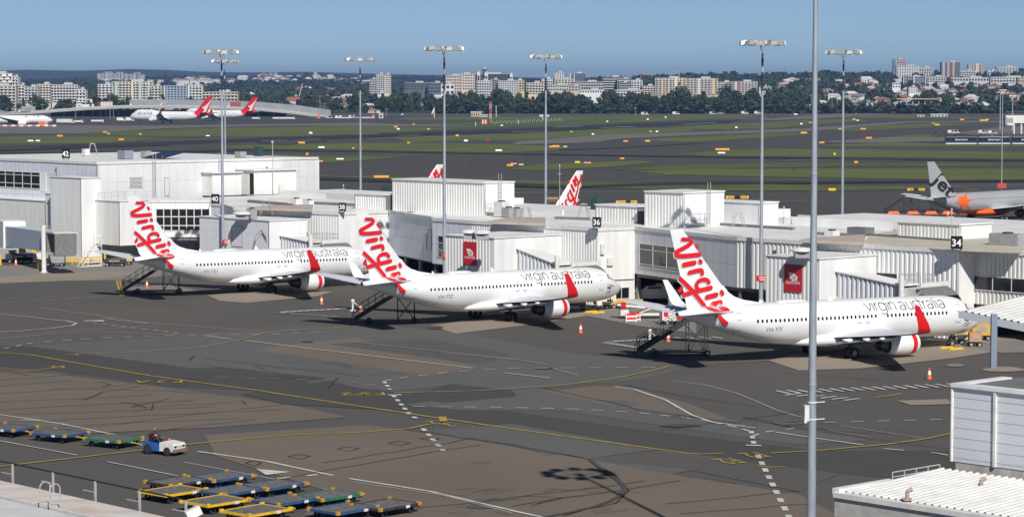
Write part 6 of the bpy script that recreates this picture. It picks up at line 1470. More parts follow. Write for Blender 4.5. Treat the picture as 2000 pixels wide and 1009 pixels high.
BL = [
 ('tall white terraced hotel block stepping down at the left edge', -30, 26, 144, 214, 2950, WH, 12, 9, True), ('middle step of the white terraced hotel at the left edge', 26, 38, 150, 214, 2940, WH, 11, 2, True), ('lowest step of the white terraced hotel at the left edge', 38, 50, 166, 214, 2930, WH, 8, 2, True),
 ('beige curved-balcony flats below the white terraced hotel', -30, 33, 168, 214, 2850, (.58, .50, .42), 8, 8, True),
 ('white flats with dark terraces right of the hotel', 50, 76, 170, 200, 2900, (.5, .5, .5), 6, 4, True), ('cream flats among the terraces at left', 74, 103, 165, 200, 2920, CR, 7, 5, True), ('white flats with black balcony recesses', 101, 154, 166, 198, 2920, (.55, .55, .55), 6, 9, True), ('small white flats ending the left terrace row', 150, 169, 175, 200, 2900, WH, 4, 3, True),
 ('white balcony flats left of the broad cream apartment house', 193, 222, 165, 196, 2950, WH, 6, 4, True), ('broad cream apartment house with pale green bays at left', 220, 300, 160, 200, 3000, CR, 8, 12, True), ('cream stepped end of the broad apartment house', 296, 317, 168, 200, 2990, CR, 6, 3, True),
 ('white framed office with blue glass front', 322, 372, 168, 196, 2950, (.30, .36, .45), 6, 8, False), ('white framed office end with slatted balconies', 370, 396, 166, 198, 2960, WH, 6, 4, True),
 ('brownish low flats behind the red tail', 396, 466, 180, 205, 2960, (.42, .36, .29), 4, 10, True),
 ('white and grey tower standing alone on the skyline', 735, 752, 146, 182, 3900, (.60, .58, .55), 9, 4, True), ('right half of the lone skyline tower with window grid', 750, 764, 146, 182, 3910, (.56, .53, .48), 9, 4, False), ('lower wing of the lone skyline tower', 722, 736, 155, 182, 3890, (.34, .34, .34), 6, 3, True),
 ('long dark low building with a flat roof', 790, 838, 162, 176, 3900, (.10, .11, .13), 3, 10, False), ('dark glass end of the long low building', 836, 866, 162, 182, 3880, (.10, .13, .17), 3, 6, False),
 ('cream and pink hospital wing', 868, 902, 148, 182, 3900, (.62, .50, .43), 6, 7, False), ('plain cream hospital block', 888, 928, 145, 176, 3950, (.66, .58, .48), 6, 8, False), ('white shed at the foot of the hospital', 862, 888, 165, 186, 3700, WH, 2, 3, False),
 ('dark glass hospital slab with white frames', 906, 1001, 145, 170, 4000, (.05, .065, .085), 6, 16, False), ('dark square tower on the hospital slab', 941, 951, 135, 150, 4010, (.10, .12, .13), 3, 2, False), ('white stair shaft of the hospital', 932, 938, 141, 170, 3990, WH, 1, 1, False), ('second white shaft of the hospital', 947, 953, 142, 170, 3990, WH, 1, 1, False), ('white end wall of the hospital slab', 996, 1001, 144, 172, 3985, WH, 1, 1, False),
 ('white open-framed flats below the hospital', 931, 960, 158, 188, 3600, WH, 6, 6, True), ('dark and white gridded flats below the hospital', 958, 975, 156, 186, 3620, (.22, .22, .24), 7, 4, False), ('white gridded flats below the hospital', 973, 1012, 158, 186, 3610, (.55, .56, .57), 7, 9, False), ('yellow gabled flats right of the hospital', 1003, 1024, 157, 176, 3700, (.66, .48, .20), 4, 4, True),
 ('cream stepped flats in the middle distance', 1028, 1062, 162, 182, 3700, (.62, .52, .40), 4, 6, True), ('white flats with a small roof tower', 1057, 1080, 154, 178, 3750, WH, 5, 5, True), ('pale low commercial row', 1070, 1110, 166, 178, 3600, (.52, .50, .46), 2, 9, False),
 ('white round-topped tower left of the dark tower', 1083, 1101, 142, 160, 4300, (.68, .66, .62), 5, 4, False), ('dark glass tower with white edge', 1113, 1143, 144, 162, 4300, (.13, .16, .20), 5, 7, False), ('cream low block below the twin towers', 1084, 1120, 155, 170, 4100, (.60, .52, .40), 3, 6, True),
 ('long grey low building in the middle distance', 1120, 1178, 160, 176, 4000, (.28, .28, .29), 3, 12, True), ('beige low building by the trees', 1110, 1134, 168, 178, 3600, (.52, .43, .34), 2, 4, False), ('dark stepped office under the crane', 1176, 1218, 151, 174, 4100, (.09, .105, .125), 5, 8, True), ('grey stepped office under the crane', 1205, 1232, 154, 178, 4080, (.30, .31, .33), 5, 6, True),
 ('black and white flats in front of the crane', 1208, 1230, 162, 184, 3600, (.07, .07, .08), 5, 4, True), ('bright white flats with a domed roof', 1232, 1254, 157, 184, 3620, (.72, .72, .71), 6, 4, True), ('white low terrace front', 1132, 1180, 176, 182, 3400, WH, 1, 10, False), ('white and grey podium flats', 1200, 1255, 176, 188, 3420, (.50, .50, .50), 2, 10, True), ('beige flats left of the big cream blocks', 1253, 1280, 168, 184, 3600, (.50, .43, .38), 4, 5, True),
 ('biggest cream apartment slab with ten balcony rows', 1279, 1339, 153, 190, 3500, (.60, .54, .42), 10, 9, True), ('second big cream apartment slab', 1340, 1401, 154, 184, 3520, (.58, .52, .42), 9, 9, True), ('grey and white apartment slab joining the cream ones', 1401, 1430, 161, 182, 3540, (.46, .44, .42), 6, 5, True), ('cream and red apartment slab at the right of the row', 1428, 1478, 160, 182, 3530, (.56, .48, .40), 6, 8, True), ('white long house behind the light mast', 1482, 1507, 170, 177, 3500, WH, 2, 5, False),
 ('tallest grey tower with a red edge on the right skyline', 1743, 1766, 116, 152, 5300, (.40, .41, .43), 12, 4, True), ('white slab block in front of the tallest tower', 1749, 1792, 129, 156, 5200, (.66, .67, .66), 9, 9, False), ('lower white slab right of the white block', 1788, 1821, 132, 156, 5210, (.60, .60, .58), 8, 7, True),
 ('dark checkered tower with an orange stripe', 1836, 1873, 122, 152, 5300, (.17, .18, .20), 10, 8, False), ('pink and cream tower on the right skyline', 1889, 1919, 127, 150, 5300, (.55, .43, .36), 8, 6, False), ('pale low flats beside the checkered tower', 1872, 1903, 138, 152, 5250, (.58, .56, .52), 4, 7, True), ('stepped white house block on the right skyline', 1944, 1986, 131, 146, 5300, (.62, .64, .62), 4, 7, True), ('pale flats left of the stepped white block', 1926, 1946, 138, 148, 5300, WH, 3, 4, True),
 ('white-framed low office on the right slope', 1762, 1806, 150, 164, 4700, (.24, .25, .28), 3, 8, False), ('second white-framed office on the right slope', 1808, 1846, 150, 162, 4720, (.50, .50, .48), 3, 7, True), ('long pale warehouse row on the right slope', 1855, 1935, 152, 160, 4650, (.54, .54, .52), 1, 14, False), ('second long pale warehouse row at the right edge', 1932, 2010, 151, 162, 4600, (.58, .57, .54), 2, 13, True), ('orange-brick flats at the right edge', 1985, 2010, 152, 162, 4500, (.60, .40, .24), 2, 4, True), ('white boxy house on the right slope', 1741, 1757, 162, 172, 4000, (.74, .74, .74), 2, 3, False), ('bright white terrace on the right slope', 1773, 1790, 170, 182, 3500, (.74, .74, .74), 3, 4, False)]
stripes_for = {'biggest cream apartment slab with ten balcony rows': ((.20, .25, (.66, .45, .30)), (.62, .72, (.70, .62, .40)), (.84, .88, (.64, .42, .32)), (.42, .46, (.68, .52, .36))), 'second big cream apartment slab': ((.82, .90, (.70, .46, .24)), (.36, .42, (.66, .60, .46))), 'cream and red apartment slab at the right of the row': ((.22, .28, (.40, .10, .08)), (.12, .2, (.64, .58, .52))),
 'dark checkered tower with an orange stripe': ((.58, .68, (.62, .36, .12)), (.05, .18, (.40, .42, .46)), (.30, .42, (.55, .30, .28))), 'tallest grey tower with a red edge on the right skyline': ((.86, 1.0, (.50, .16, .13)),), 'pink and cream tower on the right skyline': ((.45, .62, (.62, .54, .46)), (.0, .06, (.62, .56, .5)), (.80, .88, (.56, .40, .32))), 'broad cream apartment house with pale green bays at left': ((.08, .14, (.45, .56, .55)), (.48, .53, (.68, .62, .46)), (.66, .72, (.45, .56, .55)), (.88, .92, (.45, .56, .55))), 'white framed office with blue glass front': ((0, .04, WH), (.94, 1.0, WH)), 'dark glass tower with white edge': ((.0, .06, WH), (.25, .3, WH)), 'white-framed low office on the right slope': ((.0, .03, WH), (.45, .5, WH), (.97, 1.0, WH))}
for b in BL: block(*b, stripes=stripes_for.get(b[0], ()))
rb = random.Random(9)
for i, (px, y0, y1) in enumerate(((196, 144, 153), (203, 143, 153), (210, 141, 152), (218, 141, 153), (226, 144, 152), (234, 141, 151), (240, 142, 153), (248, 144, 153), (257, 145, 153), (266, 143, 153), (272, 142, 152), (280, 146, 153), (508, 146, 153), (515, 144, 153), (522, 145, 153), (530, 143, 153), (540, 142.5, 152), (583, 147, 152), (592, 146, 152), (618, 140, 144), (380, 150, 154), (398, 149, 154))):
    block('pale distant tower block of the hazy hillside town', px - rb.uniform(2.5, 4.5), px + rb.uniform(2.5, 4.5), y0, y1 + 1.5, 8300, rb.choice(((.62, .62, .62), (.5, .5, .52), (.56, .52, .48))), 5, 3, False, cat='tower block', group='tower blocks of the hazy hill town', pent=False)
for i in range(14):
    px = rb.uniform(290, 420); block('pale distant low roof on the hazy hillside', px - 6, px + 6, 156, 158, rb.uniform(7000, 7600), (.62, .62, .6), 1, 3, False, cat='warehouse', name='warehouse', group='low pale roofs of the hazy hill town', pent=False)
# ---- tree belts: individuals nearest, woodland beyond as one mass
def hidden(px, Y, hpx):
    for a, b, Yb in clear:
        if a - hpx < px < b + hpx and Yb - 420 < Y <= Yb + 5: return True
    return False
cnt = 0; tries = 0
while cnt < 296 and tries < 5000:
    tries += 1; px = rt.uniform(-60, 2060)
    if 790 < px < 900 and rt.random() < .5: continue
    if px < 640 and rt.random() < .25: continue
    Y = 2670 + abs(rt.gauss(0, 160))
    if px < 620: Y = rt.uniform(2700, 2850)
    i = rt.choice((0, 0, 1, 1, 2, 3, 3, 5, 6, 7, 4)) if px > 880 else rt.choice((0, 1, 2, 3, 5, 6, 4)); s = rt.uniform(.75, 1.2)
    if 880 < px < 1560: s *= 1.18
    if px < 620: s *= .95
    if hidden(px, Y, 3) and (640 < px < 890 or px > 1560): s *= .55
    put_tree(i, TP_(px, Y, -.4), rt.uniform(0, 6.28), s); cnt += 1
# woodland: leaf-clump trees merged, uneven crowns
def wood(name, n, place, seed, mi, k=36):
    rn = random.Random(seed); V = []; Fc = []; tmpl = []
    for q in range(5):
        r2 = random.Random(seed * 10 + q); pts = []
        for j in range(k):
            a = r2.uniform(0, 6.28); f_ = r2.uniform(.12, 1); r = math.sqrt(max(.05, 1 - (f_ - .45) ** 2 / .36)) * r2.uniform(.35, 1.0); c = Vector((math.cos(a) * r * .5, math.sin(a) * r * .5, f_)); s = r2.uniform(.13, .24)
            e = Vector((r2.gauss(0, 1), r2.gauss(0, 1), r2.gauss(0, 1) + .4)).normalized(); u_ = e.orthogonal().normalized(); w_ = e.cross(u_)
            pts.append([c + u_ * s * math.cos(t) * r2.uniform(.7, 1.1) + w_ * s * math.sin(t) * r2.uniform(.7, 1.1) for t in (0, 1.25, 2.5, 3.77, 5.0)])
        tmpl.append(pts)
    for i in range(n):
        g = place(rn)
        if g is None: continue
        p, h, wd = g; a = rn.uniform(0, 6.28); c, s = math.cos(a), math.sin(a)
        for quad in tmpl[rn.randrange(5)]:
            b = len(V)
            for v_ in quad: V.append((p.x + (v_.x * c - v_.y * s) * wd, p.y + (v_.x * s + v_.y * c) * wd, p.z + v_.z * h))
            Fc.append((b, b + 1, b + 2, b + 3, b + 4))
    me = bpy.data.meshes.new(name); me.from_pydata(V, [], Fc); me.materials.append(M_LEAF[mi]); o = obj_of(name, me, None); tag(o, 'dense dark woodland and garden trees covering the rising ground beyond the airfield', 'woodland', kind='stuff'); return o
def pl_a(rn):
    px = rn.uniform(-120, 2120); Y = 2750 + 2750 * rn.random() ** .8
    if px < 850 and rn.random() < .15: return None
    h = rn.uniform(8, 17)
    if hidden(px, Y, 2): h *= .35
    return TP_(px, Y, -1), h, h * rn.uniform(.8, 1.3)
for q, mi in ((1, 0), (2, 0), (3, 1), (4, 2)): wood('woodland', 1900, pl_a, q, mi)
def pl_b(rn):
    px = rn.uniform(-100, 1150); Y = rn.uniform(5500, 9000); h = rn.uniform(9, 18)
    return TP_(px, Y, -1), h * (.5 if hidden(px, Y, 1) else 1), h * rn.uniform(1.0, 1.8)
wood('woodland', 2600, pl_b, 8, 0, 22)
def pl_c(rn):
    px = rn.uniform(1250, 2080); Y = rn.uniform(5150, 5450); h = rn.uniform(8, 20); return TP_(px, Y, -1), h, h * rn.uniform(.8, 1.6)
wood('woodland', 260, pl_c, 9, 0, 40)
# low scrub along the airfield edge
def pl_d(rn):
    px = rn.uniform(850, 2100); Y = rn.uniform(2600, 2680); h = rn.uniform(4, 10); return TP_(px, max(Y, 2640), -.5), h, h * rn.uniform(1.2, 2.0)
wood('woodland', 700, pl_d, 10, 0, 30)
# ------------------------------------------------------------------ airfield furniture
M_SY = mat('board_yellow', (.80, .52, .02), .5); M_SR = mat('board_red', (.45, .02, .02), .5); M_SO = mat('board_amber', (.85, .36, .04), .5); M_SLG = mat('board_lime', (.55, .60, .06), .5)
def board(px, py, wpx, hpx, kind):
    p = W(px, py); k = p.y / F_PX; w_, h = wpx * k, hpx * k
    names = {'o': ('amber back of an airfield sign standing in the grass', M_SO, 'amber airfield boards'), 'y': ('yellow airfield direction sign with black panel', M_SY, 'yellow airfield signs'), 'r': ('red airfield holding sign with white writing', M_SR, 'red airfield signs'), 'l': ('small lime yellow airfield marker sign', M_SLG, 'lime airfield markers'), 'w': ('low white gable marker on the airfield', M_SIGNW_, 'white gable markers')}
    lab, m_, g = names[kind]; root = thing('gable_marker' if kind == 'w' else 'airfield_sign', lab, 'marker' if kind == 'w' else 'airfield sign', p, 0, g)
    m = MB()
    if kind == 'w': m.box((0, 0, h / 2), (w_, h * 1.3, h), top=.8, topy=.15)
    else: m.box((0, 0, .3 * h + h * .4), (w_, max(.25, h * .25), h * .75))
    m.build('panel', m_, root)
    if kind != 'w':
        m = MB()
        for q in (-.35, .35): m.tube((q * w_, 0, 0), (q * w_, 0, .35 * h), .06 * h, n=6)
        m.build('leg', M_DARK, root)
    if kind == 'y' and wpx > 15:
        m = MB(); m.box((0, -h * .14, .7 * h), (w_ * .28, .06, h * .76)); m.build('black_panel', M_SIGNK, root)
        m = MB()
        for q in (-.4, -.33, -.26, -.19, .19, .26, .33, .4): m.box((q * w_, -h * .14, .68 * h), (w_ * .035, .05, h * .4))
        m.build('writing', M_SIGNK, root)
    if kind == 'r' and wpx > 8:
        m = MB()
        for q in (-.3, -.18, -.06, .1, .22, .34): m.box((q * w_, -h * .14, .68 * h), (w_ * .07, .06, h * .4))
        m.build('writing', M_SIGNW_, root)
for px, py, w_, h, k in ((60, 276, 12, 2.5, 'w'), (74, 276, 9, 2.5, 'w'), (117, 268, 11, 4, 'o'), (205, 260, 8, 3, 'o'), (212, 263, 5, 3, 'l'), (237, 275, 10, 4, 'o'), (274, 264, 5, 3.5, 'o'), (406, 266, 8, 2, 'w'), (607, 261, 7, 3, 'w'), (589, 282, 13, 5, 'o'), (628, 289, 13, 3, 'w'), (664, 312, 16, 3, 'w'), (690, 292, 3, 4, 'l'), (708, 293, 6, 5, 'r'), (600, 304, 5, 5, 'o'), (616, 318, 8, 5, 'r'), (626, 318, 11, 5, 'r'), (745, 349, 29, 6, 'o'), (773, 250, 7, 3.5, 'o'), (778, 253, 6, 2.5, 'w'), (808, 244, 5, 2.5, 'o'), (837, 254, 5, 3, 'l'), (893, 268, 6, 5, 'o'), (910, 276, 8, 3, 'w'), (953, 275, 7, 4.5, 'r'), (974, 295, 14, 3, 'w'), (798, 281, 6, 3.5, 'o'), (996, 326, 12, 5, 'o'), (1003, 323, 14, 5, 'r'), (1018, 324, 9, 4, 'l'), (1128, 320, 10, 5, 'l'), (1147, 321, 16, 5, 'r'), (1077, 289, 8, 4, 'o'), (1086, 289, 13, 5, 'o'), (1104, 289, 7, 4, 'l'), (1116, 259, 4, 3, 'l'), (1158, 263, 5, 2.5, 'w'), (1271, 259, 5, 3, 'l'), (1283, 258, 5, 2.5, 'w'), (1222, 278, 9, 3.5, 'o'), (1265, 278, 9, 4, 'y'), (1411, 295, 27, 5, 'o'), (1409, 300, 16, 3, 'w'), (1420, 253, 6, 3, 'r'), (1438, 250, 5, 2.5, 'w'), (1227, 399, 34, 7, 'y'), (1207, 399, 8, 7, 'o'), (1440, 390, 44, 7, 'y'), (1215, 312, 8, 4, 'o'), (1605, 281, 10, 4, 'o'), (1570, 262, 12, 4, 'y'), (1641, 254, 8, 3, 'o'), (1686, 254, 11, 3.5, 'o'), (1697, 272, 12, 4, 'o'), (1630, 304, 4.5, 5, 'l'), (1672, 320, 7, 5, 'o'), (1625, 374, 14, 6, 'y'), (1789, 374, 34, 6, 'y'), (1830, 246, 9, 3.5, 'y'), (1823, 242, 5, 2, 'l'), (1879, 236, 8, 3.5, 'o'), (1921, 237, 15, 3, 'y'), (1928, 235, 6, 2.5, 'y'), (1668, 235, 6, 3, 'l'), (1675, 236, 5, 2, 'w'), (1583, 241, 6, 2.5, 'l'), (1565, 243, 5, 2.5, 'w'), (1554, 224, 7, 2, 'w'), (1300, 230, 4, 2, 'w'), (1265, 234, 4, 2.5, 'w'), (1186, 238, 4, 2, 'w'), (980, 246, 5, 2, 'w')): board(px, py, w_, h, k)
def small(name, cat, label, px, py, build, m, group=None, Y=None):
    p = W(px, py); q = MB(); build(q, p.y / F_PX); o = q.build(name, m); o.location = p; tag(o, label, cat, group); return o
# long amber blast fence left of the biggest roof box, low frames
small('barrier', 'barrier', 'tan low frame barrier beyond the whole red-lettered fin', 1078, 395, lambda q, k: [q.box((0, 0, 8 * k), (24 * k, .2, 4 * k))] + [q.box((x * k, 0, 3.5 * k), (1.2 * k, .2, 7 * k)) for x in (-10, -5, 0, 5, 10)], mat('frame_tan', (.42, .24, .12), .6))
for px, py in ((1551, 334), (788, 352), (1222, 333), (1157, 352), (1030, 314), (920, 320)): small('cabinet', 'cabinet', 'small dark equipment cabinet in the airfield grass', px, py, lambda q, k: (q.box((0, 0, 3 * k), (5 * k, 4 * k, 6 * k)), q.box((0, 0, 6.3 * k), (6 * k, 5 * k, .8 * k))), M_DARK, 'dark cabinets in the airfield grass')
# windsock, mast, lattice tower, striped cabin, post rows
def sock(q, k): q.tube((0, 0, 0), (0, 0, 34 * k), .12, n=6)
p = W(848, 232); r_ = thing('windsock', 'white windsock on an orange and white pole beyond the runway', 'windsock', p); k = p.y / F_PX
m = MB(); m.tube((0, 0, 0), (0, 0, 22 * k), .9 * k, n=8); m.build('pole', M_PAINTW, r_); m = MB(); m.lathe([(0, 1.3 * k), (4 * k, 1.2 * k)], n=8); m.build('foot_band', M_ORANGE, r_); m = MB(); m.tube((0, 0, 18 * k), (-4.5 * k, 0, 9 * k), 2.2 * k, 1.1 * k, 10); m.build('sock', M_SIGNW_, r_)
p = W(958, 240); k = p.y / F_PX; r_ = thing('lattice_mast', 'red and white lattice mast at the far runway edge', 'mast', p); hts = [0, 9, 18, 27, 36, 41]
for i in range(5):
    m = MB(); a = 1.7 * k
    for sx in (-1, 1):
        for sy in (-1, 1): m.tube((sx * a, sy * a, hts[i] * k), (sx * a, sy * a, hts[i + 1] * k), .35 * k, n=5)
    for z0, z1 in ((hts[i], (hts[i] + hts[i + 1]) / 2), ((hts[i] + hts[i + 1]) / 2, hts[i + 1])): m.tube((-a, -a, z0 * k), (a, -a, z1 * k), .3 * k, n=4); m.tube((a, -a, z0 * k), (-a, -a, z1 * k), .3 * k, n=4)
    m.build('section', M_ORANGE if i % 2 == 0 else M_PAINTW, r_)
p = W(946, 242); k = p.y / F_PX; r_ = thing('striped_cabin', 'red and white striped equipment cabin beside the lattice mast', 'cabin', p)
for i in range(5): m = MB(); m.box(((i - 2) * 2.6 * k, 0, 4 * k), (2.6 * k, 8 * k, 8 * k)); m.build('stripe_panel', M_SR if i % 2 == 0 else M_PAINTW, r_)
for i in range(34):
    px = 962 + i * 4.1; py = 241.5 - i * .18 + (2 if i % 2 else 0); small('approach_light', 'approach light', 'one of many small white stakes in the grass behind the runway', px, py, lambda q, k: (q.tube((0, 0, 0), (0, 0, 4 * k), .25 * k, n=5), q.box((0, 0, 4 * k), (1.2 * k, 1.0 * k, .8 * k))), M_PAINTW, 'white light stakes in the far grass')
for px, py, h in ((929, 247, 8), (1012, 242, 7), (1060, 235, 11), (969, 229, 22)): small('white_post', 'post', 'white post standing in the far grass', px, py, lambda q, k: (q.tube((0, 0, 0), (0, 0, h * k), .7 * k, n=6), q.box((0, 0, h * k), (2 * k, 2 * k, 1.2 * k))), M_PAINTW, 'white posts in the far grass')
for i in range(18):
    px = 1606 + i * 5.2; small('approach_light', 'approach light', 'short red and brown approach light frame at the end of the runway', px, 221.3, lambda q, k: (q.box((0, 0, 2.8 * k), (3.4 * k, .4, .8 * k)), q.tube((0, 0, 0), (0, 0, 3 * k), .45 * k, n=5)), mat('frame_rust', (.36, .10, .06), .7), 'row of red approach light frames')
# tanks, sheds, stand, low white buildings at the field edge
for px in (1057, 1069): small('tank', 'tank', 'white rounded tank lying at the far field edge', px, 228.5, lambda q, k: (q.lathe([(-4 * k, .3 * k), (-3.4 * k, 1.8 * k), (3.4 * k, 1.8 * k), (4 * k, .3 * k)], (0, 0, 2 * k), 'X', 12), q.box((0, 0, .4 * k), (4 * k, 2 * k, .8 * k))), M_PAINTW, 'white tanks at the field edge')
def shed(label, x0, x1, ytop, ybot, m_, Y=None, roof=None, bays=5):
    p = W((x0 + x1) / 2, ybot); k = p.y / F_PX; w_, h = (x1 - x0) * k, (ybot - ytop) * k; r_ = thing('shed', label, 'shed', p)
    m = MB(); m.box((0, 6, h / 2), (w_, 12, h)); m.build('wall', m_, r_); m = MB(); m.box((0, 6, h + .2), (w_ + 1.2, 13.2, .4)); m.build('roof', roof or M_ROOF, r_)
    for i in range(bays): m = MB(); m.box(((i + .5) / bays * w_ - w_ / 2, -.05, h * .45), (w_ / bays * .55, .2, h * .5)); m.build('opening', M_DARK, r_)
    return r_
shed('low brick shed left of the lattice mast', 920, 941, 219, 228, M_HW[2]); shed('low white shed beside the lattice mast', 938, 952, 225, 229, M_PAINTW, bays=3); shed('long white low building at the field edge right of the stand', 1818, 1851, 223.5, 228, M_PAINTW); shed('short white low building at the field edge', 1792, 1805, 225.5, 228.5, M_PAINTW, bays=2); shed('wide pale hangar at the right edge', 1969, 2030, 226.5, 233.5, mat('hangar_grey', (.50, .52, .54), .5), bays=3); shed('white shed among trees left of the light mast', 740, 748, 222, 231, M_PAINTW, bays=1)
p = W(1816, 221); k = p.y / F_PX; r_ = thing('grandstand', 'long grandstand with a tan cantilever roof among the trees at right', 'grandstand', p + Vector((0, 30, 0)))
m = MB(); m.box((0, 8, 15.3), (112 * k, 16, .9)); m.build('roof', mat('stand_roof', (.50, .38, .20), .6, var=.2, scale=.1), r_)
m = MB(); m.box((0, 12, 6), (100 * k, 8, 12)); m.build('back_wall', M_DARK, r_)
for i in range(9): m = MB(); m.tube(((-4 + i) * 12 * k, 3, 0), ((-4 + i) * 12 * k, 3, 15), .4, n=6); m.build('column', M_PAINTW, r_)
for i in range(6): m = MB(); m.box((0, 2 + i * 1.3, 6.5 + i * .9), (98 * k, 1.2, .9)); m.build('seat_row', M_GREY, r_)
m = MB(); m.box((52 * k, -1, 8), (8 * k, 6, 7), top=.6); m.build('end_stair', M_PAINTW, r_)
# cranes
for lab, px, y0, y1, arm0, arm1, m_ in (('red tower crane above the dark stepped office', 1251, 143, 175, -11, 34, mat('crane_red', (.45, .12, .09), .6)), ('grey tower crane behind the big cream slab', 1326, 141, 160, -16, 6, M_GREY)):
    Y = 4400; r_ = thing('tower_crane', lab, 'crane', ((px - 1000) / F_PX * Y, Y, zy(y1, Y)), group='tower cranes on the skyline'); k = Y / F_PX; h = (y1 - y0) * k
    m = MB(); m.box((0, 0, h / 2), (1.4 * k, 1.4 * k, h)); m.build('tower', m_, r_)
    m = MB(); m.box(((arm0 + arm1) / 2 * k, 0, h), ((arm1 - arm0) * k, 1.2 * k, .8 * k)); m.tube((0, 0, h + 3 * k), (arm1 * .8 * k, 0, h), .2 * k, n=4); m.tube((0, 0, h + 3 * k), (arm0 * k, 0, h), .2 * k, n=4); m.tube((0, 0, h), (0, 0, h + 3 * k), .4 * k, n=4); m.build('jib', m_, r_)
    m = MB(); m.box((arm0 * k, 0, h - 1 * k), (2.5 * k, 1.4 * k, 2 * k)); m.build('counterweight', M_GREY, r_)
# leaning white mast left of the middle, slim phone mast
m = MB(); m.tube((0, 0, 0), (5, 0, 24 * 3600 / F_PX), .55, n=6); o = m.build('leaning_mast', M_PAINTW); o.location = ((585 - 1000) / F_PX * 3600, 3600, zy(188, 3600)); tag(o, 'thin white mast leaning to the right above the suburb', 'mast')
Y = 3000; r_ = thing('phone_mast', 'slim phone mast with white panels below the lone skyline tower', 'mast', ((746 - 1000) / F_PX * Y, Y, terrain(746, Y)));
m = MB(); m.tube((0, 0, 0), (0, 0, zy(176, Y) - terrain(746, Y)), .35, n=6); m.build('pole', M_STEEL, r_)
for i in range(3): m = MB(); m.box((math.cos(i * 2.1) * 1.5, math.sin(i * 2.1) * 1.5, zy(179, Y) - terrain(746, Y)), (1, 1, 3.2)); m.build('panel_antenna', M_PAINTW, r_)
# slim poles at the field edge
for px, y0, y1 in ((1313, 208, 222), (1320, 209, 222), (1326, 207, 222), (1331, 211, 222), (1341, 212, 222), (1380, 206, 222), (1386, 207, 222), (1241, 211, 226), (625, 188, 232), (633, 203, 232), (617, 212, 232), (755, 213, 229), (1585, 186, 220), (1611, 186, 222), (1625, 190, 222), (1635, 190, 222), (1750, 186, 222), (97, 180, 232), (215, 183, 232), (222, 206, 232), (323, 188, 232), (83, 205, 232), (148, 205, 232), (1840, 180, 200)):
    small('lamp_post', 'lamp post', 'thin grey lamp post at the far edge of the airfield', px, y1, lambda q, k: (q.tube((0, 0, 0), (0, 0, (y1 - y0) * k), .5 * k, .3 * k, 6), q.box((0, 0, (y1 - y0) * k), (6 * k, .5 * k, .7 * k))), M_STEEL, 'thin lamp posts at the field edge')
# ------------------------------------------------------------------ motorway on its embankment, far left
M_RCON = mat('viaduct_concrete', (.36, .35, .33), .8, var=.15, scale=.15); M_NOISE = mat('noise_wall', (.24, .26, .29), .7, var=.1, scale=.1)
def deck_pt(px, py, Y): r = ray(px, py); k = Y / r.y; return Vector((r.x * k, Y, CAM_H + r.z * k))
YD = 2350
mb = MB(); prof = [(-120, 223), (0, 222), (60, 219.5), (110, 216), (165, 212), (240, 208.5), (330, 208), (420, 209.5), (500, 213), (570, 219), (640, 229)]
A = [deck_pt(x, y, YD) for x, y in prof]; B = [p + Vector((0, 45, 1.5)) for p in A]
k = len(A); mb.add(A + B + [p - Vector((0, 0, 1.6)) for p in A] + [p - Vector((0, 0, 1.6)) for p in B], [(i, i + 1, k + i + 1, k + i) for i in range(k - 1)] + [(i, 2 * k + i, 2 * k + i + 1, i + 1) for i in range(k - 1)] + [(2 * k + i, 3 * k + i, 3 * k + i + 1, 2 * k + i + 1) for i in range(k - 1)])
tag(mb.build('motorway', M_RCON), kind='structure')
def wall_run(name, label, cat, pts, h, th, m_):
    q = MB()
    for a, b in zip(pts[:-1], pts[1:]):
        d = (b - a); d.z = 0; n = Vector((-d.y, d.x, 0)).normalized() * th; q.add([a, b, b + n, a + n, a + Vector((0, 0, h)), b + Vector((0, 0, h)), b + n + Vector((0, 0, h)), a + n + Vector((0, 0, h))], ((0, 1, 5, 4), (1, 2, 6, 5), (2, 3, 7, 6), (3, 0, 4, 7), (4, 5, 6, 7)))
    o = q.build(name, m_, loc=tuple(pts[0])); tag(o, label, cat); return o
wall_run('parapet', 'pale concrete parapet along the motorway viaduct', 'parapet', [p + Vector((0, 0, 0)) for p in A[2:]], 1.4, .4, mat('parapet_pale', (.46, .45, .43), .8, var=.1, scale=.2))
wall_run('noise_wall', 'long grey noise wall along the motorway above the red-tailed airliners', 'wall', [p + Vector((0, 40, 1.3)) for p in A[5:]], 5.2, .5, M_NOISE)
for px in (118, 140, 155, 175, 190, 200, 225, 470, 500, 530):
    t = lerp_tab(prof, px); p = deck_pt(px, t, YD); q = MB(); q.box((0, 0, (p.z - 1.6) / 2), (1.6, 2.5, p.z - 1.6)); o = q.build('viaduct_pier', M_RCON); o.location = (p.x, YD + 20, 0); tag(o, 'concrete pier carrying the motorway viaduct', 'pier', 'piers under the motorway viaduct')
wall_run('retaining_wall', 'dark retaining wall in the shade under the viaduct', 'wall', [deck_pt(95, 235, YD + 42).xy.to_3d(), deck_pt(560, 235, YD + 42).xy.to_3d()], 6.0, .5, M_DARK)
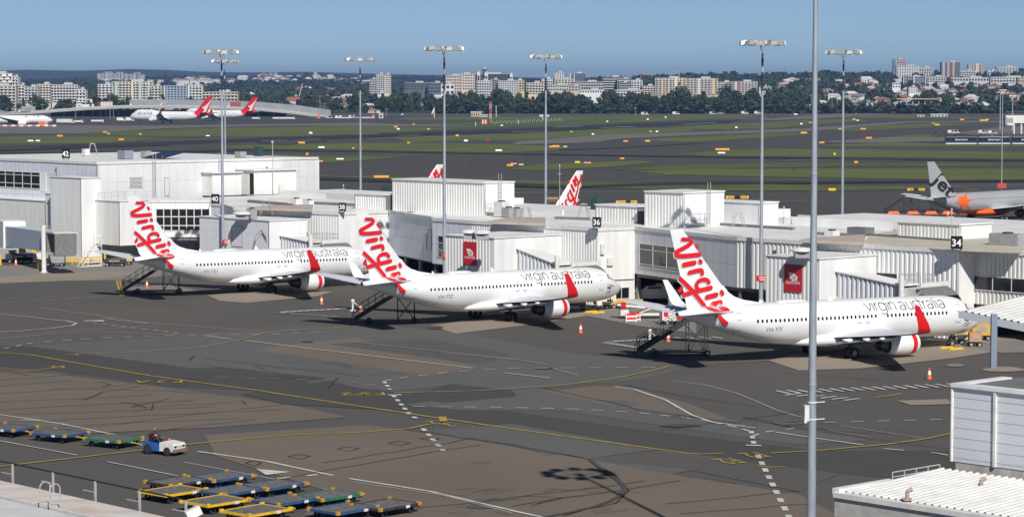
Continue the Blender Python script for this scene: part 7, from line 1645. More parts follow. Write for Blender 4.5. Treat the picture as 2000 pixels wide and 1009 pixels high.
# gantry and road vehicles
def road_p(px, dy=12): t = lerp_tab(prof, px); p = deck_pt(px, t, YD); return p + Vector((0, dy, dy * 1.5 / 45 + .02))
p = road_p(164, 6); r_ = thing('road_gantry', 'white sign gantry spanning the motorway at left', 'gantry', p); k = YD / F_PX
m = MB()
for sx in (-14, 14): m.tube((sx * k, 0, 0), (sx * k, 0, 17 * k), .45 * k, n=6)
m.box((0, 0, 17 * k), (29 * k, .8, 1.2 * k)); m.build('frame', M_PAINTW, r_)
m = MB(); m.box((12 * k, -.6, 14.5 * k), (4 * k, .3, 6 * k)); m.build('sign_panel', M_PAINTW, r_)
def lorry(label, px, length, cabm, boxm, left=True, hh=4.0, dy=12, writing=None):
    p = road_p(px, dy); r_ = thing('lorry', label, 'lorry', p, 0, 'lorries on the motorway'); s = -1 if left else 1; L = length
    m = MB(); m.box((-s * 1.2, 0, .9 + hh / 2 - .2), (L - 3.2, 2.5, hh - .5)); bx = m.build('box_body', boxm, r_)
    m = MB(); m.box((s * (L / 2 - 1.0), 0, 1.8), (2.2, 2.5, 2.8), top=.86); cb = m.build('cab', cabm, r_); m = MB(); m.box((s * (L / 2 - .75), -1.2, 2.3), (1.2, .2, .9)); m.box((s * (L / 2 + .02), 0, 2.3), (.2, 2.1, .9)); m.build('windscreen', M_GLASS, cb)
    m = MB(); m.box((0, 0, .75), (L - .6, 2.2, .3)); m.build('chassis', M_DARK, r_)
    for x in (-L * .38, -L * .28, L * .12, L * .36):
        t_, h_ = MB(), MB(); wheel(t_, h_, (s * x, -1.05, .5), .5, .4); t_.build('wheel', M_TYRE, r_)
    if writing:
        vs, fs, wd = text_mesh(writing, 1.8, True); m = MB(); m.add([(x - wd / 2 - s * 1.2, -1.27, 2.2 + y) for x, y in vs], fs); m.build('writing', M_TITLE, bx)
M_LGREY = mat('lorry_grey', (.30, .31, .32), .5); M_LRED = mat('lorry_red', (.48, .03, .04), .5); M_BEIGE = mat('lorry_beige', (.55, .52, .46), .5); M_CONT = mat('container_red', (.30, .06, .05), .6)
lorry('grey lorry with a white cab heading left down the motorway ramp', 50, 16.5, M_PAINTW, M_LGREY, dy=8, hh=5.2, writing='SHENEL'); lorry('lorry with a red cab and beige box on the viaduct', 202, 14.5, M_LRED, M_BEIGE, hh=4.6); lorry('white bus-like lorry under the sign gantry', 165, 15, M_PAINTW, M_PAINTW, hh=3.2); lorry('lorry carrying a dark red container above the second red tail', 453, 13, M_PAINTW, M_CONT, hh=4.4, dy=20); lorry('small white lorry before the grey noise wall', 315, 7.5, M_PAINTW, M_GREY, hh=4.2, dy=20)
M_CARS = [mat('car_white', (.68, .68, .68), .3), mat('car_silver', (.42, .43, .45), .3), mat('car_dark', (.05, .055, .06), .3), mat('car_blue', (.06, .12, .28), .3)]
def car_proto(van):
    root = thing('parked_van' if van else 'parked_car', 'x', 'van' if van else 'car'); L, h = (5.2, 2.1) if van else (4.5, 1.45)
    def prof_loft(pts, wd, name, m_, par):
        q = MB(); k = len(pts); q.add([(x, -wd, z) for x, z in pts] + [(x, wd, z) for x, z in pts], [tuple(range(k)), tuple(range(2 * k - 1, k - 1, -1))] + [(i, k + i, k + (i + 1) % k, (i + 1) % k) for i in range(k)]); return q.build(name, m_, par)
    bpts = [(-L / 2, .35), (L / 2, .35), (L / 2 + .02, .75), (L * .30, .95), (L * .2, h), (-L * .46, h), (-L / 2, .95)] if van else [(-L / 2, .35), (L / 2, .35), (L / 2 + .02, .72), (L * .24, .92), (L * .06, h), (-L * .26, h), (-L * .40, .95), (-L / 2, .88)]
    b_ = prof_loft(bpts, .88, 'body', M_CARS[0], root)
    gp = [(L * .27, .97), (L * .19, h - .1), (-L * .1, h - .1), (-L * .1, .97)] if van else [(L * .21, .94), (L * .05, h - .08), (-L * .25, h - .08), (-L * .36, .96)]
    prof_loft(gp, .895, 'side_window', M_GLASS, b_)
    for x in (-L * .31, L * .31):
        for y in (-.8, .8): t_, h_ = MB(), MB(); wheel(t_, h_, (x, y, .33), .33, .22); t_.build('wheel', M_TYRE, root)
    return root
cp = [car_proto(False), car_proto(True)]; used = [False, False]; rcar = random.Random(3)
def place_car(p, rz, i, ci, label, group, s=1.0):
    if not used[i]: o = cp[i]; used[i] = True; o.location = p; o.rotation_euler = (0, 0, rz); tag(o, label, None, group); o.scale = (s, s, s); body = [q for q in ALL_KIDS()[o.name] if q.name.startswith('body')][0]
    else: o = dup(cp[i], p, rz, label, group, s); body = [q for q in ALL_KIDS()[o.name] if q.name.startswith('body')][0]
    if ci and body.data.users > 1: body.data = body.data.copy()
    if ci: body.data.materials[0] = M_CARS[ci]
    return o
place_car(road_p(22, 6), R(180), 0, 0, 'white car alone on the motorway ramp at left', 'cars on the motorway')
place_car(road_p(80, 8), R(180), 0, 1, 'silver car behind the grey lorry on the ramp', 'cars on the motorway'); place_car(road_p(255, 14), R(0), 1, 0, 'white van above the nose of the nearer red-tailed airliner', 'cars on the motorway')
for px, py, i, ci in ((644, 232, 1, 1), (652, 231, 0, 2), (662, 232, 1, 0), (669, 232, 1, 0), (680, 232, 0, 0), (688, 231, 1, 0), (697, 232, 0, 1), (712, 232, 0, 0), (719, 231, 0, 1), (726, 232, 0, 0), (1436, 221, 1, 3), (1441, 222, 1, 0), (1450, 222, 1, 3), (1455, 223, 1, 0), (1464, 221, 1, 0), (1475, 221, 1, 1), (1480, 223, 1, 0), (1486, 221, 1, 0), (1494, 222, 1, 0), (1503, 222, 1, 0), (1506, 221, 1, 1), (1260, 225, 1, 0), (1320, 224, 1, 0), (1392, 224, 1, 1), (1407, 223, 0, 1)):
    place_car(W(px, py), rcar.uniform(-.4, .4), i, ci, ('white', 'silver', 'dark', 'blue')[ci] + (' van' if i else ' car') + (' parked in the group left of the tall lamp post' if px < 760 else ' parked along the trees at the far field edge'), 'vehicles parked at the field edge', 1.5 if px > 760 else 1.3)
place_car(W(786, 226), R(90), 0, 1, 'lone silver car driving away on the far service road', 'cars on the service road', 1.4)
for px in (729, 623): small('crate', 'container', 'bright orange box standing beside the parked vehicles' if px == 729 else 'orange box at the foot of the far lamp post', px, 231.5, lambda q, k: (q.box((0, 0, 3.2 * k), (5.5 * k, 4 * k, 6.4 * k)), q.box((0, 0, 6.6 * k), (6 * k, 4.4 * k, .5 * k)), q.box((0, -2.1 * k, 3 * k), (.5 * k, .3 * k, 6 * k))), M_ORANGE)
# striped barrier blocks under the airliner at far left, service vehicles there
for i in range(15):
    px = -6 + i * 8.0; small('barrier_block', 'barrier', ('red' if i % 2 else 'white') + ' barrier block in the striped row under the left-edge airliner', px, 247.3, lambda q, k: (q.box((0, 0, 1.6 * k), (7.6 * k, 3 * k, 3.2 * k), top=1.0, topy=.5),), mat('block_red', (.45, .12, .12), .6) if i % 2 else M_PAINTW, 'red and white barrier blocks')
def service(label, px, py, L, h, m_, cat='service vehicle'):
    p = W(px, py); r_ = thing('service_truck', label, cat, p, R(rcar.uniform(-15, 15)), 'ground vehicles by the far airliners')
    m = MB(); m.box((-.8, 0, .7 + h / 2), (L - 2, 2.4, h)); m.build('body', m_, r_); m = MB(); m.box((L / 2 - .9, 0, 1.3), (1.8, 2.3, 1.7), top=.85); c = m.build('cab', M_PAINTW, r_); m = MB(); m.box((L / 2 - .7, -1.1, 1.65), (1.0, .2, .7)); m.build('windscreen', M_GLASS, c)
    for x in (-L * .3, L * .3): t_, h_ = MB(), MB(); wheel(t_, h_, (x, -1.05, .45), .45, .3); t_.build('wheel', M_TYRE, r_)
service('white long tanker truck right of the left-edge airliner', 128, 241, 14, 2.6, M_PAINTW); service('white stair truck with red panel before the red-tailed airliner', 236, 237, 7, 2.4, M_PAINTW); service('white truck under the nose of the red-tailed airliner', 254, 237, 7, 2.6, M_PAINTW); service('white baggage train right of the tanker truck', 150, 240, 10, 1.2, M_PAINTW); service('second white baggage train by the viaduct piers', 190, 239, 10, 1.2, M_PAINTW); service('white baggage loader under the red tail', 352, 237, 7, 1.8, M_PAINTW); service('orange loader under the left-edge airliner', 84, 246, 7, 1.6, M_ORANGE)
for px in (500, 540, 555, 568): service('pale low cart at the foot of the viaduct ramp', px, 233.5, 7, 1.2, M_PAINTW)
# dark blue buses and rack row at right, white jet bridge
M_NAVY = mat('bus_navy', (.012, .03, .09), .35)
for i, (x0, x1) in enumerate(((1847, 1908), (1911, 1973), (1977, 2037))):
    p = W((x0 + x1) / 2, 282); k = p.y / F_PX; L = (x1 - x0) * k; r_ = thing('apron_bus', ('leftmost', 'middle', 'rightmost')[i] + ' dark blue apron bus in the row beside the silver airliner pole', 'bus', p, 0, 'dark blue apron buses')
    m = MB(); m.box((0, 1.4, 1.95), (L, 2.8, 2.7)); b_ = m.build('body', M_NAVY, r_); m = MB(); m.box((0, 1.4, .42), (L, 2.84, .5)); m.build('skirt', M_PAINTW, r_)
    for f_ in range(6): m = MB(); m.box((-L / 2 + (f_ + .5) * L / 6, -.02, 2.4), (L / 6 * .8, .08, 1.2)); m.build('window', M_GLASS, b_)
    vs, fs, wd = text_mesh('Sydney Airport', .95, True); m = MB(); m.add([(x - wd / 2, -.08, 1.9 + y * 1.0) for x, y in vs], fs); m.build('writing', M_SIGNW_, b_)
    m = MB(); m.box((0, 1.4, 3.36), (L * .96, 2.6, .12)); m.build('roof', M_PAINTW if i == 1 else M_GREY, r_)
    for x in (-L * .32, L * .32): t_, h_ = MB(), MB(); wheel(t_, h_, (x, .15, .45), .45, .3); t_.build('wheel', M_TYRE, r_)
rr = random.Random(8)
for i in range(26):
    px = 1822 + i * 6.2; small('cart', 'baggage cart', 'dark baggage cart in the long parked row behind the blue buses', px, 266 - rr.uniform(0, 4), lambda q, k: (q.box((0, 0, 1.4 * k), (5.4 * k, 4 * k, .7 * k)), q.box((-2.3 * k, 0, 2.6 * k), (.4 * k, 4 * k, 2.6 * k)), q.box((2.3 * k, 0, 2.4 * k), (.4 * k, 4 * k, 2.2 * k)), q.box((0, 0, .5 * k), (4.4 * k, .6 * k, 1 * k))), M_DARK if i % 3 else M_BARK, 'row of parked baggage carts')
for px, py in ((1858, 261), (1866, 261), (1920, 261), (1939, 262)): place_car(W(px, py), rcar.uniform(-.4, .4), 1, 0, 'white van among the parked baggage carts', 'vans among the baggage carts', 1.0)
p = W(1986, 266); k = p.y / F_PX; r_ = thing('air_bridge', 'white air bridge end at the right edge, beyond the blue buses', 'air bridge', p)
m = MB(); m.box((5, 4, 9.2), (22, 4, 4.2)); m.build('tunnel', M_PAINTW, r_); m = MB(); m.box((-4, 2, 8.6), (4.5, 5, 5.4)); m.build('cab', M_PAINTW, r_); m = MB(); m.box((-6.0, .5, 8.2), (1.2, 4.0, 4.0)); m.box((-4, -.55, 8.6), (3.4, .1, 2.6)); m.build('canopy', M_GREY, r_)
for x in (-1, 3): m = MB(); m.tube((x, 3, 0), (x, 3, 7), .5, n=8); m.build('lift_column', M_PAINTW, r_)
m = MB(); m.box((1, 3, .6), (6, 3, 1.0)); m.build('undercarriage', M_DARK, r_)
m = MB(); railing(m, [Vector((-6, 2, 11.4)), Vector((0, 2, 11.4)), Vector((6, 2, 11.4))], h=2.0); m.build('railing', M_RAIL, r_)
# ------------------------------------------------------------------ things on the apron
def at_px(px, py): return W(px, py)
# cones
def cone_proto():
    r_ = thing('traffic_cone', 'c', 'traffic cone', group='orange cones on the apron'); m = MB(); m.box((0, 0, .03), (.5, .5, .06)); m.build('base', M_DARK, r_)
    m = MB(); m.lathe([(.06, .2), (1.0, .035)], n=14, cap1=True); c = m.build('body', M_ORANGE, r_, smooth=40); m = MB(); m.lathe([(.45, .141), (.75, .091)], n=14); m.build('white_band', M_SIGNW_, c, smooth=40); return r_
cone = cone_proto(); first_c = True
for px, py, lab in ((628, 595, 'orange cone in front of the leftmost airliner nose wheel'), (705, 610, 'orange cone beside the white bollard by the middle airliner tail'), (1134, 651, 'lone orange cone on open apron right of the middle airliner'), (1815, 741, 'lone orange cone near the right end of the hatched markings'), (1305, 668, 'orange cone behind the steps of the rightmost airliner'), (287, 563, 'orange cone on the steps side of the leftmost airliner'), (31, 519, 'small orange cone at the far left gate')):
    if first_c: cone.location = at_px(px, py); cone['label'] = lab; first_c = False
    else: dup(cone, at_px(px, py), 0, lab)
for q in bpy.data.objects:
    if q.name.startswith('traffic_cone'): q.scale = (1.15, 1.15, 1.05)
# rear boarding steps at each tail
M_STAIR = mat('stair_dark', (.03, .031, .034), .6, var=.2, scale=2)
def make_steps():
    r_ = thing('boarding_steps', 's', 'boarding steps', group='wheeled boarding steps under the tails'); L, H = 4.6, 3.1; n = 13
    for sy in (-.75, .75):
        m = MB(); a, b = Vector((-L, sy, .25)), Vector((0, sy, H)); m.obox(a - Vector((0, .04, .0)), b - a, (0, .08, 0), (0, 0, .42)); m.build('stringer', M_STAIR, r_)
        m = MB(); P_ = [Vector((-L - .25, sy, .3)), Vector((-L + .1, sy, .45))]; up = Vector((0, 0, 1.15))
        for i in range(7): c = a.lerp(b, i / 6) + Vector((0, 0, .3)); m.tube(c, c + up, .03, n=5)
        for f_ in (1.0, .55): m.tube(a + Vector((0, 0, .3)) + up * f_, b + Vector((0, 0, .3)) + up * f_, .03, n=5)
        m.tube(a + Vector((0, 0, .3)) + up, a + Vector((-.35, 0, -.25)), .03, n=5); m.tube(b + Vector((0, 0, .3)) + up, b + Vector((1.9, 0, .3)) + up, .03, n=5); m.tube(b + Vector((1.9, 0, 0)), b + Vector((1.9, 0, .3)) + up, .03, n=5); m.build('handrail', M_STAIR, r_)
    for i in range(n): m = MB(); f_ = (i + .5) / n; m.box((-L + L * f_, 0, .35 + (H - .2) * f_), (.30, 1.45, .05)); m.build('tread', M_STAIR, r_)
    m = MB(); m.box((1.0, 0, H + .2), (2.0, 1.6, .12)); m.build('platform', M_STAIR, r_)
    m = MB()
    for x in (.1, 1.9):
        for y in (-.7, .7): m.tube((x, y, .35), (x, y, H + .15), .05, n=6)
    for y in (-.7, .7): m.tube((.1, y, .4), (1.9, y, H * .9), .03, n=5); m.tube((1.9, y, .4), (.1, y, H * .9), .03, n=5)
    m.box((-.8, 0, .35), (5.6, 1.5, .10)); m.build('support_frame', M_STAIR, r_)
    for x in (-3.0, 1.9):
        for y in (-.85, .85): t_, h_ = MB(), MB(); wheel(t_, h_, (x, y, .3), .3, .18); t_.build('wheel', M_TYRE, r_)
    return r_
stp = make_steps(); stp.location = at_px(1340, 693); stp.rotation_euler.z = R(6); stp['label'] = 'dark boarding steps under the tail of the rightmost airliner'
dup(stp, at_px(775, 631), R(4), 'dark boarding steps under the tail of the middle airliner', scale=1.0); dup(stp, at_px(318, 573), R(2), 'dark boarding steps under the tail of the leftmost airliner', scale=1.05)
# white water hydrant like bollards with chains
for px, py, lab in ((689, 607, 'white hinged bollard left of the cone at the middle airliner tail'), (1269, 668, 'white hinged bollard behind the steps of the rightmost airliner')):
    r_ = thing('bollard', lab, 'bollard', at_px(px, py), group='white hinged bollards'); m = MB(); m.box((0, 0, .06), (.6, .6, .12)); m.tube((0, 0, .1), (0, 0, 1.1), .12, n=8); m.build('post', M_PAINTW, r_); m = MB(); m.ball((0, 0, 1.15), .22, 8); m.tube((0, 0, 1.1), (.8, -.2, .5), .05, n=5); m.build('arm', M_PAINTW, r_)
# pushback tractor
def wheels4(r_, xs, ys, rad, wd):
    for x in xs:
        for y in ys: t_, h_ = MB(), MB(); wheel(t_, h_, (x, y, rad), rad, wd); w_ = t_.build('wheel', M_TYRE, r_, smooth=40); h_.build('hub', M_HUB, w_, smooth=40)
def ext(m, pts, y0, y1, mi=None):
    k = len(pts); m.add([(x, y0, z) for x, z in pts] + [(x, y1, z) for x, z in pts], [tuple(range(k)), tuple(range(2 * k - 1, k - 1, -1))] + [(i, k + i, k + (i + 1) % k, (i + 1) % k) for i in range(k)], mi)
r_ = thing('pushback_tractor', 'low white pushback tractor parked under the panelled bay beyond the rightmost tail', 'tractor', at_px(1278, 589), R(-6))
m = MB(); ext(m, [(-3.6, .5), (-3.6, 1.0), (-2.9, 1.55), (-1.2, 1.6), (-.9, 1.95), (1.0, 2.0), (1.4, 1.7), (3.7, 1.6), (3.9, 1.1), (3.9, .5)], -1.3, 1.3); b_ = m.build('body', M_PAINTW, r_)
m = MB(); ext(m, [(-.8, 1.62), (-.6, 1.9), (.8, 1.93), (1.1, 1.65)], -1.32, 1.32); m.build('cab_window', M_GLASS, b_); m = MB(); m.box((1.0, 0, 2.12), (1.6, 1.6, .25)); m.build('roof_box', M_PAINTW, b_)
vs, fs, wd = text_mesh('GSE2  APU', .42); m = MB(); m.add([(1.7 + x, -1.32, 1.05 + y) for x, y in vs], fs); m.build('writing', M_TITLE, b_)
m = MB(); m.box((-3.0, 0, .75), (1.0, 2.2, .9)); m.build('bumper', M_GREY, r_); wheels4(r_, (-2.2, 2.4), (-1.1, 1.1), .62, .4)
# belt loader
r_ = thing('belt_loader', 'white belt loader with red label and small wheels, left of the rightmost tail', 'belt loader', at_px(1268, 622), R(4))
m = MB(); ext(m, [(-3.6, 1.75), (3.6, .95), (3.6, .75), (-3.6, 1.5)], -.55, .55); cv = m.build('conveyor', M_PAINTW, r_); m = MB(); ext(m, [(-3.5, 1.77), (3.5, .98), (3.5, .96), (-3.5, 1.75)], -.42, .42); m.build('belt', M_TYRE, cv); m = MB(); m.box((0, -.57, 1.25), (1.0, .03, .25)); m.build('red_label', M_RED, cv)
m = MB(); m.box((0, 0, .55), (4.6, 1.5, .22)); m.tube((-1.5, -.6, .6), (.2, -.6, 1.2), .06); m.tube((-1.5, .6, .6), (.2, .6, 1.2), .06); m.box((-2.8, 0, .75), (.9, 1.5, .6)); m.build('chassis', M_PAINTW, r_); wheels4(r_, (-1.9, 1.7), (-.75, .75), .36, .24); m = MB(); m.box((-2.9, -.7, 1.6), (.5, .1, .7)); m.build('red_panel', M_RED, r_)
# generator trailer, striped boards
r_ = thing('ground_power_unit', 'white trailer unit with red door just left of the rightmost tail cone', 'generator', at_px(1312, 634), R(10)); m = MB(); m.box((0, 0, 1.05), (2.4, 1.4, 1.1)); b_ = m.build('casing', M_PAINTW, r_); m = MB(); m.box((.7, -.71, 1.05), (.7, .04, .9)); m.box((-.8, -.71, 1.2), (.5, .04, .5)); m.build('red_door', M_RED, b_); m = MB(); m.box((0, 0, .45), (2.3, 1.0, .15)); m.tube((-1.1, 0, .45), (-2.4, 0, .3), .05); m.build('chassis', M_DARK, r_); wheels4(r_, (.6, -.6), (-.6, .6), .3, .2)
for px, py in ((1233, 630), (1240, 628)):
    r_ = thing('striped_barrier', 'low red and white striped barrier board left of the belt loader', 'barrier', at_px(px, py), R(12), 'striped barrier boards')
    for j in range(4): m = MB(); m.box((0, 0, .25 + .22 * j), (1.3, .1, .2)); m.build('board', M_RED if j % 2 else M_PAINTW, r_)
    m = MB(); m.box((-.55, 0, .5), (.08, .16, 1.0)); m.box((.55, 0, .5), (.08, .16, 1.0)); m.build('leg', M_PAINTW, r_)
# yellow and tan equipment near the wall of the third gate and others
def gse(label, px, py, d, m_, rz=0.0, cat='ground equipment', grp='ground equipment at the gates'):
    r_ = thing('ground_cart', label, cat, at_px(px, py), rz, grp); m = MB(); m.box((0, 0, .55 + d[2] / 2), d); b_ = m.build('body', m_, r_); m = MB(); m.box((0, 0, .48), (d[0] * .96, d[1] * .8, .12)); m.tube((d[0] / 2, 0, .45), (d[0] / 2 + .9, 0, .3), .04, n=5); m.build('chassis', M_DARK, r_)
    m = MB(); m.box((0, -d[1] / 2 - .01, .55 + d[2] * .55), (d[0] * .5, .04, d[2] * .4)); m.build('hatch', M_GREY, b_); wheels4(r_, (-d[0] * .35, d[0] * .35), (-d[1] * .4, d[1] * .4), .26, .16); return r_
gse('yellow equipment box at the nose of the rightmost airliner', 1877, 664, (1.4, 1.0, .5), M_YEL); gse('tan wheeled cart at the wall right of the rightmost nose', 1904, 677, (1.2, .9, .9), mat('cart_tan', (.45, .24, .12), .6)); gse('big yellow bin at the wall right of the rightmost nose', 1915, 664, (1.9, 1.4, 1.2), mat('bin_yellow', (.55, .33, .06), .6)); gse('white panel cart at the wall right of the rightmost nose', 1892, 672, (2.2, .8, .4), M_PAINTW)
gse('yellow flat trailer by the wall under sign 36', 1225, 598, (3.6, 1.4, .25), M_YEL); gse('second yellow flat trailer by the wall under sign 36', 1205, 603, (3.4, 1.4, .25), M_YEL); gse('red cart in shade beyond the far winglet', 1312, 588, (1.6, 1.2, .9), M_RED)
gse('white cart under the middle airliner nose', 1122, 603, (2.6, 1.4, .7), M_GREY); gse('dark cart with yellow rails at the far left gate', 225, 520, (3.0, 1.5, .5), M_DARK); gse('yellow railed trailer at the far left gate', 238, 517, (3.2, 1.4, .35), M_YEL)
gse('small black and white unit under the open cab at far left', 112, 520, (2.2, 1.5, 1.2), M_GREY); gse('white tug-like unit under the blue-grey bridge', 60, 513, (3.6, 1.8, .9), M_PAINTW); gse('dark trailer under the blue-grey bridge', 40, 513, (4.0, 1.8, .8), M_DARK); gse('yellow frame unit under the blue-grey bridge', 56, 508, (2.6, 1.4, 1.4), M_YEL); gse('grey cart at the far left edge', 14, 512, (2.5, 1.5, 1.2), M_GREY)
# chocks by the nose wheels
for px, py in ((1858, 682), (1161, 611)):
    m = MB(); m.box((0, -.7, .12), (1.9, .3, .24), top=.7); m.box((0, .6, .12), (1.9, .3, .24), top=.7); m.box((0, -.05, .07), (.14, 1.2, .1)); o = m.build('wheel_chocks', M_YEL); o.location = at_px(px, py); o.rotation_euler.z = R(35); tag(o, 'yellow wheel chocks at the nose wheel of the ' + ('rightmost' if px > 1500 else 'middle') + ' airliner', 'chocks', 'yellow wheel chocks')
# nose power cables and post at the middle airliner
r_ = thing('power_stand', 'white power stand with black hoses under the middle airliner nose', 'power stand', at_px(1190, 600)); m = MB(); m.box((0, 0, 1.1), (.5, .5, 2.2)); m.box((.6, .1, 1.0), (.35, .5, 2.0)); m.build('post', M_PAINTW, r_)
m = MB(); m.path([Vector(p) for p in smooth_pts([(0, 0, 2.4), (.1, -.4, .8), (.5, -.6, .05), (2.2, -1.4, .05), (3.6, -.6, .05), (3.0, .4, .05)], 2)], .06, 5); m.build('hose', M_TYRE, r_)
# yellow pipe rail and bollards at the far left gate, access ladders
r_ = thing('guard_rail', 'yellow pipe guard rail along the foot of the far left gate', 'guard rail', at_px(130, 519)); A_, B_ = at_px(85, 520), at_px(196, 514); L0 = at_px(130, 519); m = MB()
for z in (.5, .9): m.tube(A_ - L0 + Vector((0, 0, z)), B_ - L0 + Vector((0, 0, z)), .11, n=6)
m.build('rail', M_YEL, r_)
for i in range(7): m = MB(); c = A_.lerp(B_, i / 6) - L0; m.tube(c, c + Vector((0, 0, 1.0)), .09, n=6); m.build('post', M_YEL, r_)
for px, py, lab in ((1, 517, 'yellow bollard at the left edge'), (76, 527, 'tall yellow bollard left of the white bridge column'), (28, 508, 'yellow bollard deep under the blue-grey bridge'), (205, 516, 'wide yellow bollard under the square raised bay')):
    m = MB(); m.tube((0, 0, 0), (0, 0, 1.5), .16, n=10); m.lathe([(1.5, .16), (1.56, .08)], n=10, cap1=True); m.box((0, 0, .03), (.5, .5, .06)); o = m.build('bollard', M_YEL); o.location = at_px(px, py); tag(o, lab, 'bollard', 'yellow bollards at the far left gate')
for px, py, s_, lab in ((163, 521, .75, 'shorter wheeled ladder at the foot of the tallest stair tower'), (181, 520, 1.35, 'taller wheeled ladder at the foot of the tallest stair tower')):
    r_ = thing('wheeled_ladder', lab, 'ladder', at_px(px, py), R(20), 'wheeled ladders'); r_.scale = (s_,) * 3; m = MB()
    for y in (-.4, .4): m.tube((-1.2, y, 0), (.2, y, 2.2), .04, n=5); m.tube((.9, y, 0), (.9, y, 3.2), .04, n=5); m.tube((.2, y, 2.2), (.2, y, 3.2), .04, n=5); m.tube((.2, y, 3.2), (.9, y, 3.2), .04, n=5); m.tube((-1.2, y, 0), (.9, y, .1), .04, n=5)
    m.build('frame', M_PAINTW, r_); m = MB(); m.box((.55, 0, 2.2), (.7, .8, .05)); m.build('platform', M_PAINTW, r_)
    for i in range(6): m = MB(); m.box((-1.2 + 1.4 * (i + .5) / 6, 0, 2.2 * (i + .5) / 6), (.22, .8, .04)); m.build('tread', M_PAINTW, r_)
# steps and carts around the silver airliner
for px, py, s_, lab in ((1765, 414, .85, 'tall grey steps left of the silver airliner tail'), (1795, 413, .95, 'dark covered steps behind the silver airliner tail'), (1832, 413, .8, 'grey steps under the silver airliner tail')): dup(stp, W(px, py), R(10 if px < 1790 else 170), lab, 'steps by the silver airliner', s_)
for px in (1745, 1783, 1818, 1852, 1888, 1925): m = MB(); m.box((0, 0, .3), (2.4, .8, .6), top=.8); m.box((0, 0, .05), (2.8, 1.0, .1)); o = m.build('barrier_block', M_ORANGE); o.location = W(px, 418); tag(o, 'low orange barrier block in the row under the silver airliner', 'barrier', 'orange barrier blocks')
dup(cone, W(1851, 424), 0, 'orange cone beside the silver airliner fuselage shadow', scale=1.4)
# ------------------------------------------------------------------ cargo dollies and tug
M_ROLL = mat('roller_grey', (.15, .15, .15), .6, metal=.2, var=.3, scale=3); M_BED = mat('dolly_bed', (.030, .030, .031), .7, var=.3, scale=3); M_STOP = mat('stop_ochre', (.48, .27, .02), .6, var=.25, scale=5); M_TIMB = mat('deck_timber', (.16, .12, .09), .8, var=.3, scale=4)
def make_dolly(mf, acc):
    r_ = thing('cargo_dolly', 'd', 'cargo dolly'); L, Wd, z = 3.3, 2.5, .52; m = MB()
    for y in (-Wd / 2, Wd / 2): m.box((0, y, z + .03), (L, .12, .14))
    for x in (-L / 2 + .07, L / 2 - .07): m.box((x, 0, z + .03), (.12, Wd, .14))
    m.build('frame', mf, r_)
    m = MB(); m.box((0, 0, z - .06), (L - .3, Wd - .2, .06)); m.build('bed', M_BED, r_)
    for i in range(9): m = MB(); y = -Wd / 2 + .22 + i * (Wd - .44) / 8; m.box((0, y, z + .07), (L - .3, .07, .05)); m.build('rail', M_ROLL, r_)
    m = MB()
    for i in range(7):
        x = -L / 2 + .3 + i * (L - .6) / 6
        for j in range(8): y = -Wd / 2 + .35 + j * (Wd - .7) / 7; m.tube((x, y - .1, z + .05), (x, y + .1, z + .05), .055, n=6)
    m.build('roller_set', M_ROLL, r_)
    for x, y in ((-L / 2, -Wd / 2), (L / 2, -Wd / 2), (L / 2, Wd / 2), (-L / 2, Wd / 2)): m = MB(); m.box((x * .97, y * .98, z + .08), (.22, .18, .22)); m.build('corner_stop', acc, r_)
    m = MB(); m.box((L * .18, -Wd / 2 - .08, z + .02), (.3, .04, .16)); m.build('latch', M_PAINTW, r_)
    m = MB(); m.tube((L / 2, 0, z - .1), (L / 2 + 1.3, 0, z - .22), .06, n=6); m.box((L / 2 + 1.3, 0, z - .22), (.2, .2, .12)); m.build('drawbar', M_STOP, r_)
    for x in (-L * .34, L * .34):
        for y in (-Wd * .42, Wd * .42): t_, h_ = MB(), MB(); wheel(t_, h_, (x, y, .22), .22, .16); t_.build('wheel', M_TYRE, r_)
    return r_
dol = {'blue': make_dolly(M_BLUE2, M_STOP), 'green': make_dolly(M_GREEN, M_STOP), 'yellow': make_dolly(M_YEL, M_YEL), 'dark': make_dolly(M_DARK, M_STOP)}; du = set()
def put_dolly(kind, px, py, rz, label, group, s=1.0):
    if kind not in du: o = dol[kind]; o.location = W(px, py); o.rotation_euler = (0, 0, rz); tag(o, label, None, group); o.scale = (s, s, 1); du.add(kind)
    else: o = dup(dol[kind], W(px, py), rz, label, group, (s, s, 1))
GTR, GPK = 'dollies towed by the tug', 'empty dollies parked at the bottom of the picture'
ang = math.atan2(*( (W(330, 880) - W(30, 851)).yx )) ; ang = math.atan2((W(320, 880) - W(30, 850)).y, (W(320, 880) - W(30, 850)).x)
put_dolly('green', 222, 871, ang + .0, 'green-framed empty dolly right behind the tug', GTR); put_dolly('blue', 117, 860, ang, 'blue-framed empty dolly, second in the towed train', GTR); put_dolly('blue', 18, 849, ang, 'blue-framed empty dolly at the left edge, last in the train', GTR)
pa = R(48)
for kind, px, py, lab in (('dark', 347, 956, 'rust and dark parked dolly, back row left'), ('blue', 430, 947, 'blue parked dolly, back row right'), ('yellow', 338, 975, 'bright yellow parked dolly with black bed at the left of the group'), ('blue', 452, 974, 'blue parked dolly in the middle of the second row'), ('blue', 533, 963, 'blue parked dolly with orange stops at the right of the second row'), ('yellow', 420, 995, 'yellow parked dolly with dark bed behind the floodlight'), ('blue', 555, 993, 'blue parked dolly in the middle of the third row'), ('green', 640, 984, 'green parked dolly with orange corner stops'), ('blue', 670, 1010, 'blue parked dolly at the bottom edge, left of the last'), ('dark', 752, 1003, 'last parked dolly at the right of the bottom row'), ('yellow', 500, 1014, 'yellow parked dolly cut by the bottom edge')): put_dolly(kind, px, py, pa, lab, GPK)
